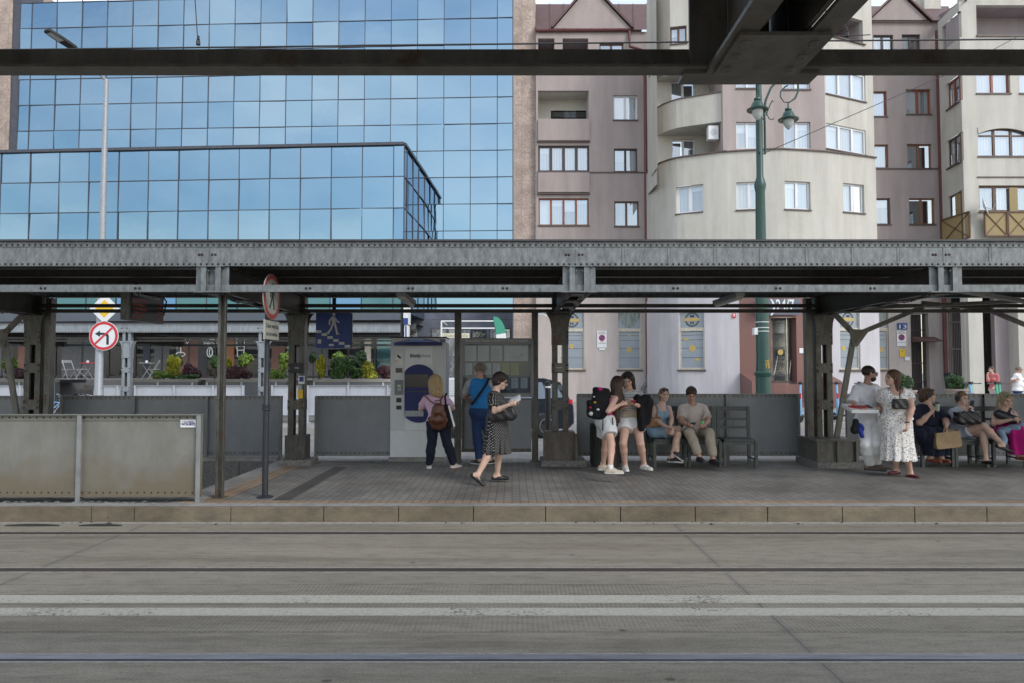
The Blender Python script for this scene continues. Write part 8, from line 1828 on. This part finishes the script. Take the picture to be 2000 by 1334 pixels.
# 7. seated young man
A = Person('seated young man in a beige T-shirt bent over his phone', Ys_, 'b', 1.0, 1.0, head=(1350, 770, -.08), neck=(1353, 792), pelvis=(1357, 843, .05), body=(0, -1), face=(-.1, -1, -.55), shw=.18)
A.arm('R', (1330, 822, -1), (1344, 831, -1), (.3, -1, .1), .8, (.3, 0, 1)); A.arm('L', (1383, 822, -1), (1373, 833, -1), (-.3, -1, .1), .8, (-.3, 0, 1)); A.leg('R', (1346, 845, -1), (1369, 898, -1), (.1, -1, 0)); A.leg('L', (1385, 846, -1), (1393, 898, -1), (.35, -1, 0)); A.build(H_['dark'])
A.hair(H_['dark'], 'crop', vol=.004); A.top(CM['beige'], .78, A.pel.z + .0, loose=.02); A.trousers(CM['khaki'], 1.9, wide=.02); A.shoes(LE['shoed'], LE['shoed'], size=.27)
phone('black phone held by the seated young man', A.wr['R'] + Vector((.05, -.1, .03)), (0, .4, 1)); t = thing('bottle_cap_toy', 'small round lime green object in the hand of the seated young man', 'toy', tuple(A.wr['L'] + Vector((-.03, -.09, .07)))); mb = MB(); mb.ball(A.wr['L'] + Vector((-.03, -.09, .07)), .028, 12, 8); mb.build('ball', C_('lime', (.12, .62, .10), .4), t, smooth=True)
# 8. man in white linen
A = Person('bearded man in a white shirt and trousers holding a pizza box', 11.2, 'b', 1.06, 1.01, head=(1698, 730), neck=(1692, 754), pelvis=(1696, 822), body=(.25, -1), face=(1, -.15, -.05), shw=.175)
A.arm('R', (1664, 790, -1), (1676, 802, -1), (.6, -.5, 0), .6, (.5, -.3, .6)); A.arm('L', (1724, 788, -1), (1716, 800, -1), (-.3, -1, .1), .6, (-.5, -.3, .6)); A.leg('R', (1692, 868, -1), (1699, 908, 1), (.9, -.6, 0)); A.leg('L', (1712, 866, -1), (1711, 905, 1), (1, -.35, 0)); A.build(H_['black'])
A.hair(H_['black'], 'crop'); A.glasses(M['black']); q_ = lambda x, y, z: A.head + (A.hr * x + A.hf * y + A.hu * z)
sdf_mesh('beard', [ell_(q_(0, .04, -.075), (.062, .062, .05), (A.hr, A.hf, A.hu), .01), ell_(q_(0, .11, -.05), (.02, .02, .016), (A.hr, A.hf, A.hu), .005, 's'), ell_(q_(0, .06, -.0), (.09, .1, .045), (A.hr, A.hf, A.hu), .01, 's')], .006, H_['black'], A.root)
A.top(CM['linen'], .85, A.pel.z - .06, loose=.022); A.trousers(CM['white'], 1.93, wide=.022); strap('placket', [A.neck + A.bf * .15 - up * .06, A.chest + A.bf * .17, A.waist + A.bf * .175, A.pel + A.bf * .18], .03, CM['offwhite'], A.root, .01, upv=(0, 1, 0)); A.shoes(LE['brownshoe'], LE['shoed'], size=.27)
mb = MB(); mb.tube([A.neck + A.side * .055 + A.bf * .02 + up * .01, A.neck + A.bf * .075 - up * .02, A.neck - A.side * .055 + A.bf * .02 + up * .01], .014, 6); mb.build('collar', CM['linen'], A.root)
v0, v1 = P(1664, 797, 10.72), P(1717, 797, 10.72); cz = P(1690, 800, 10.72).z; cx = (v0.x + v1.x) / 2
t = thing('pizza_box', 'white pizza box with a red oval print held by the man in white', 'box', (cx, 10.85, cz)); hw = (v1.x - v0.x) / 2
A_ = Vector((cx, 10.72, cz)); mb = MB(); mb.bbox(cx - hw, cx + hw, 10.72, 11.06, cz - .025, cz + .025, .004); o = mb.build('box', M['white'], t)
mb = MB(); k = 24; mb.prism([(.16 * math.cos(2 * math.pi * j / k), .10 * math.sin(2 * math.pi * j / k)) for j in range(k)], lambda u_, v_: (cx - .03 + u_, 10.88 + v_, cz + .0255), (0, 0, .001)); mb.build('red_print', M['red'], o); text_mesh('PIZZA', .09, (cx - .03, 10.87, cz + .028), M['ink'], o, nrm=(0, -.02, 1), ext=.0005, width=.2); mb = MB(); mb.box(cx + .10, cx + .17, 10.8, 10.98, cz + .0255, cz + .0265); mb.build('black_print', M['ink'], o)
for R_ in (Matrix.Rotation(rad(16), 4, 'X'),):
    t.rotation_euler = (rad(14), 0, 0)
t = thing('umbrella', 'black and blue folded things hanging from the hand of the man in white', 'bag', tuple(P(1674, 820, 10.9))); c = P(1674, 835, 10.9); sdf_mesh('black_pouch', [cap(c + Vector((-.02, 0, .09)), c + Vector((-.03, 0, -.05)), .045, .05, .02), ell_(c + Vector((-.06, 0, -.03)), (.04, .04, .06), None, .02)], .007, CM['black'], t); c = P(1681, 843, 10.88); sdf_mesh('blue_pouch', [cap(c + Vector((.0, 0, .08)), c + Vector((.01, 0, -.07)), .045, .035, .02)], .007, cloth_mat('royal_blue', (.03, .05, .28)), t, disp=lambda X, Y, Z: .008 * np.sin(X * 60 + Z * 50)); strap('loop', [P(1673, 808, 10.9), P(1674, 826, 10.9)], .008, CM['white'], t, upv=(0, 1, 0))
# 9. woman in the long floral dress
A = Person('woman in a long white flower print dress looking at the bearded man', 10.75, 'c', 1.12, .99, head=(1743, 738), neck=(1748, 763), pelvis=(1750, 822), body=(-.3, -1), face=(-1, -.1, .02), bust=1.1, belly=.02, shw=.175)
A.arm('L', (1781, 797, -1), (1772, 826, -1), (-.1, -.2, -1), .4, (-.6, .6, 0)); A.arm('R', (1722, 795, 1), (1716, 800, 1), (-1, .3, 0), .5); A.leg('R', (1748, 875, -1), (1750, 915, 1), (-.9, -.5, 0)); A.leg('L', (1768, 878, -1), (1778, 922, 1), (.2, -1, 0)); A.build(H_['brown'])
A.hair(H_['brown'], 'long', vol=.004, falls=[((0, -.05, 0), (.02, -.075, -.17), .08, .06), ((-.05, -.04, -.05), (-.07, -.03, -.19), .05, .03)]); A.top(CM['floral'], .45, A.pel.z + .02, loose=.022, nr=.10, nz=.03, name='dress_top'); A.skirt(CM['floral'], P(0, 899, 10.75).z, .25, top_=A.waist.z + .05, flat=1.15, nf=10, amp=.014, cx=.02); A.shoes(LE['wine'], None, 'flat', .235)
t = thing('handbag', 'small black shoulder bag on the woman in the flower print dress', 'bag', tuple(P(1758, 790, 10.5))); c = P(1758, 789, 10.53); sdf_mesh('bag_body', [rbox(c, (.105, .045, .075), None, .02)], .008, LE['black'], t, disp=lambda X, Y, Z: .004 * np.sin(X * 55 + Z * 40)); strap('strap', [c + Vector((.0, 0, .05)), P(1757, 772, 10.56), P(1759, 756, 10.68)], .014, LE['black'], t, upv=(0, 1, 0))
mb = MB(); w_ = A.wr['L']; mb.ball(w_ + Vector((-.0, -.0, .01)), (.034, .034, .014), 14, 8); mb.build('watch', M['black'], A.root)
# 10. seated woman in navy
A = Person('seated woman in a navy dress with headphones drinking from a cup', 12.1, 'c', 1.3, 1.0, head=(1813, 772), neck=(1812, 797), pelvis=(1815, 845, .05), body=(.1, -1), face=(1, -.35, -.05), bust=1.3, belly=.05, shw=.18, pel=(.2, -1))
A.arm('R', (1796, 826, -1), (1822, 803, -1), (.5, -.2, 1), .9, (.8, .3, 0)); A.arm('L', (1848, 822, -1), (1848, 834, -1), (0, -.3, -1), .9, (-.4, .5, 0)); A.leg('R', (1808, 850, -1), (1818, 892, 1), (.5, -1, 0)); A.leg('L', (1835, 850, -1), (1839, 893, 1), (.2, -1, 0)); A.build(H_['brown'])
A.hair(H_['brown'], 'short', vol=.006, falls=[((0, -.08, 0), (0, -.10, -.06), .07, .06)]); A.headphones(M['black']); A.glasses(M['black'], y=-.035, z=.085, lens=M['lens'], name='sunglasses'); A.top(CM['navy'], .85, A.pel.z - .05, loose=.022, vneck=.12, nr=.075, name='dress_top')
h0 = P(0, 886, 12.1).z; sdf_mesh('skirt', [cap(A.hip['R'], A.kn['R'], .15, .12, .06), cap(A.hip['L'], A.kn['L'], .15, .12, .06), cap(A.kn['R'], A.an['R'], .12, .13, .08), cap(A.kn['L'], A.an['L'], .12, .12, .08), cap(A.kn['R'].lerp(A.kn['L'], .5), A.an['R'].lerp(A.an['L'], .5), .13, .13, .08)], .009, CM['navy'], A.root, disp=lambda X, Y, Z: .012 * np.sin(X * 40 + Z * 5) + .006 * np.sin(X * 75), cuts=[(Vector((0, 0, h0)), -up)]); A.shoes(LE['sandal'], None, 'sandal', .235)
t = thing('paper_cup', 'pale green cup with a dark lid held by the woman in navy', 'cup', tuple(A.hd['R'] + Vector((.03, -.03, 0)))); c = A.hd['R'] + Vector((.035, -.02, .02)); mb = MB(); mb.lathe(c, [(.027, -.07), (.036, .05)], 14); mb.build('cup', C_('pale_green_paper', (.42, .48, .36), .6), t, smooth=True); mb = MB(); mb.lathe(c, [(.038, .05), (.038, .06), (.03, .075), (0, .075)], 14); mb.build('lid', M['black'], t)
t = thing('paper_bag', 'brown paper carrier bag hanging from the hand of the woman in navy', 'bag', tuple(P(1855, 862, 11.5))); Yq = 11.55
mb = MB(); f_ = [P(1829, 846, Yq), P(1874, 841, Yq), P(1880, 868, Yq), P(1877, 873, Yq), P(1832, 878, Yq), P(1829, 868, Yq)]; b_ = [v + Vector((.01, .13, .01)) for v in f_]; mb.add([*f_, *b_], [tuple(range(5, -1, -1)), tuple(range(6, 12))] + [(i, (i + 1) % 6, (i + 1) % 6 + 6, i + 6) for i in range(1, 6)]); M['kraft'] = mat('kraft_paper', (.36, .25, .14), .8, scale=5, amt=.25, bump=.8, bscale=9); mb.build('bag_body', M['kraft'], t); mb = MB(); mb.tube([P(1843, 845, Yq), P(1844, 836, Yq), P(1852, 835, Yq), P(1854, 844, Yq)], .008, 6); mb.tube([P(1843, 845, Yq + .12), P(1845, 837, Yq + .08), P(1851, 836, Yq + .08), P(1855, 844, Yq + .12)], .008, 6); mb.build('handle', M['kraft'], t)
# 11. seated woman photographing
A = Person('seated woman with headphones holding up a phone, legs crossed', 12.1, 'a', 1.02, .97, head=(1879, 778), neck=(1878, 800), pelvis=(1879, 843, .05), body=(.15, -1), face=(.25, -1, -.1), pel=(.6, -1), bust=.8, shw=.165)
A.arm('R', (1868, 822, -1), (1885, 802, -1), (.5, -.4, .6), .7, (.4, -.4, .4)); A.arm('L', (1905, 820, -1), (1894, 802, -1), (-.2, -.5, .6), .7, (-.6, -.4, .3)); A.leg('R', (1921, 832, -1), (1958, 868, -1), (.8, -.4, -.35)); A.leg('L', (1920, 848, -1), (1926, 900, 1), (.1, -1, 0)); A.build(H_['light'])
A.hair(H_['light'], 'short'); A.headphones(M['black']); A.top(CM['shirtblue'], 1.35, A.pel.z + .0, loose=.016, vneck=.06); A.trousers(CM['shirtblue'], .42, t=.024, wide=.015, name='shorts', waist=A.pel.z + .1); A.shoes(LE['black'], None, 'sandal', .24)
phone('dark phone held up by the seated woman with headphones', A.wr['R'].lerp(A.wr['L'], .5) + Vector((.02, -.08, .1)), (-.2, .8, .25)); t = thing('handbag', 'large black leather bag on the lap of the seated woman with the phone', 'bag', tuple(P(1890, 815, 11.7))); c = P(1889, 815, 11.72); sdf_mesh('bag_body', [rbox(c, (.19, .08, .095), None, .03), cap(c + Vector((-.12, 0, -.04)), c + Vector((.13, 0, -.04)), .08, .08, .05)], .008, LE['black'], t, disp=lambda X, Y, Z: .006 * np.sin(X * 42 + Z * 55))
# 12. blond woman in pink at the right edge
A = Person('seated blond woman in a pink dress with a denim jacket on her lap', 12.05, 'c', 1.12, .98, head=(1964, 781), neck=(1962, 804), pelvis=(1966, 845, .05), body=(.15, -1), face=(.05, -1, -.35), bust=1.1, belly=.02, pel=(.5, -1))
A.arm('R', (1941, 826, -1), (1972, 820, -1), (1, -.3, 0), .7, (0, -.2, -1)); A.arm('L', (1990, 824, -1), (1984, 818, -1), (-.4, -1, .2), .7, (0, 0, -1)); A.leg('R', (1992, 842, -1), (1993, 888, 1), (.3, -1, 0)); A.leg('L', (2012, 845, -1), (2012, 890, 1), (.3, -1, 0)); A.build(H_['ash'])
A.hair(H_['ash'], 'bob', vol=.014, falls=[((-.07, -.02, 0), (-.085, .01, -.13), .05, .045), ((.07, -.02, 0), (.085, .01, -.13), .05, .045), ((0, -.06, 0), (0, -.07, -.13), .09, .08)]); A.glasses(M['black'], y=-.035, z=.085, lens=M['lens'], name='sunglasses'); A.top(CM['hotpink'], 0, A.pel.z + .0, neckcut=-.07, t=.014, name='dress_top'); h0 = P(0, 884, 12.).z
sdf_mesh('skirt', [cap(A.hip['R'], A.kn['R'], .13, .12, .06), cap(A.hip['L'], A.kn['L'], .13, .12, .06), cap(A.kn['R'], A.an['R'], .12, .15, .08), cap(A.kn['L'], A.an['L'], .12, .15, .08)], .009, CM['hotpink'], A.root, disp=lambda X, Y, Z: .016 * np.sin(X * 45 + Z * 8), cuts=[(Vector((0, 0, h0)), -up)]); A.shoes(LE['sandal'], None, 'sandal', .235)
t = thing('denim_jacket', 'pale denim jacket on the lap of the blond woman', 'jacket', tuple(P(1972, 842, 11.7))); sdf_mesh('cloth', [cap(P(1955, 842, 11.8), P(1995, 834, 11.6), .06, .07, .04), cap(P(1957, 845, 11.7), P(1962, 865, 11.62), .055, .045, .04)], .009, CM['denim'], t, disp=lambda X, Y, Z: .008 * np.sin(X * 50 + Z * 30))
t = thing('handbag', 'black handbag held in the arms of the blond woman', 'bag', tuple(P(1970, 815, 11.7))); sdf_mesh('bag_body', [cap(P(1950, 808, 11.78), P(1985, 822, 11.68), .075, .08, .03, Vector((0, 1, 0)), 1.3), cap(P(1968, 812, 11.75), P(1974, 798, 11.75), .03, .02, .03)], .008, LE['black'], t)
for s_ in (1, -1): strap('shoulder_strap', [A.neck + A.side * .09 * s_ + A.bf * .11 - up * .1, A.neck + A.side * .09 * s_ + A.bf * .06 + up * .0, A.neck + A.side * .09 * s_ - A.bf * .05 - up * .02], .045, CM['hotpink'], A.root, .012, upv=(0, 1, 0))
# 13, 14. two passers-by on the far pavement
MB().bbox(PX(1915, 28), PX(2060, 28), 26.8, 30, .13, .30, .02).build('pavement_step', M['granite'], kind='structure')
A = Person('distant woman in a coral top raising her hand to her mouth', 28., 'c', 1.0, 1.0, head=(1936, 722), neck=(1938.5, 731), pelvis=(1942, 760), body=(-.9, -.5), face=(-1, -.3, -.1), ground=.306, bust=.6)
A.arm('R', (1930, 744, -1), (1929, 733, -1), (0, 0, 1), .8); A.arm('L', (1950, 747, -1), (1942, 756, -1)); A.leg('R', (1940, 782, -1), (1940, 803, 1), (-1, -.3, 0)); A.leg('L', (1945, 782, -1), (1945, 803, 1), (-1, -.3, 0)); A.build(H_['brown'])
A.hair(H_['brown'], 'short', falls=[((0, -.08, .0), (0, -.14, -.1), .04, .03)]); A.top(CM['coral'], 1.3, A.pel.z + .0, loose=.01); A.trousers(CM['beige'], 1.9); A.shoes(LE['shoe'], LE['shoe'])
A = Person('distant grey haired man in a white T-shirt and sunglasses', 27.6, 'b', 1.2, 1.02, head=(1990, 722), neck=(1987, 732), pelvis=(1988, 762), body=(.7, -.7), face=(1, -.5, 0), ground=.306, belly=.05)
A.arm('R', (1974, 747, -1), (1984, 742, -1), (1, 0, .3), .7); A.arm('L', (2000, 748, -1), (1998, 760, -1)); A.leg('R', (1985, 784, -1), (1985, 805, 1), (1, -.5, 0)); A.leg('L', (1992, 784, -1), (1992, 805, 1), (1, -.5, 0)); A.build(H_['grey'])
A.hair(H_['grey'], 'crop'); A.glasses(M['black'], lens=M['lens'], name='sunglasses'); A.top(CM['white'], .75, A.pel.z - .03, loose=.02); A.trousers(CM['jeans'], 1.1, name='shorts'); A.shoes(LE['shoed'], LE['shoe'])
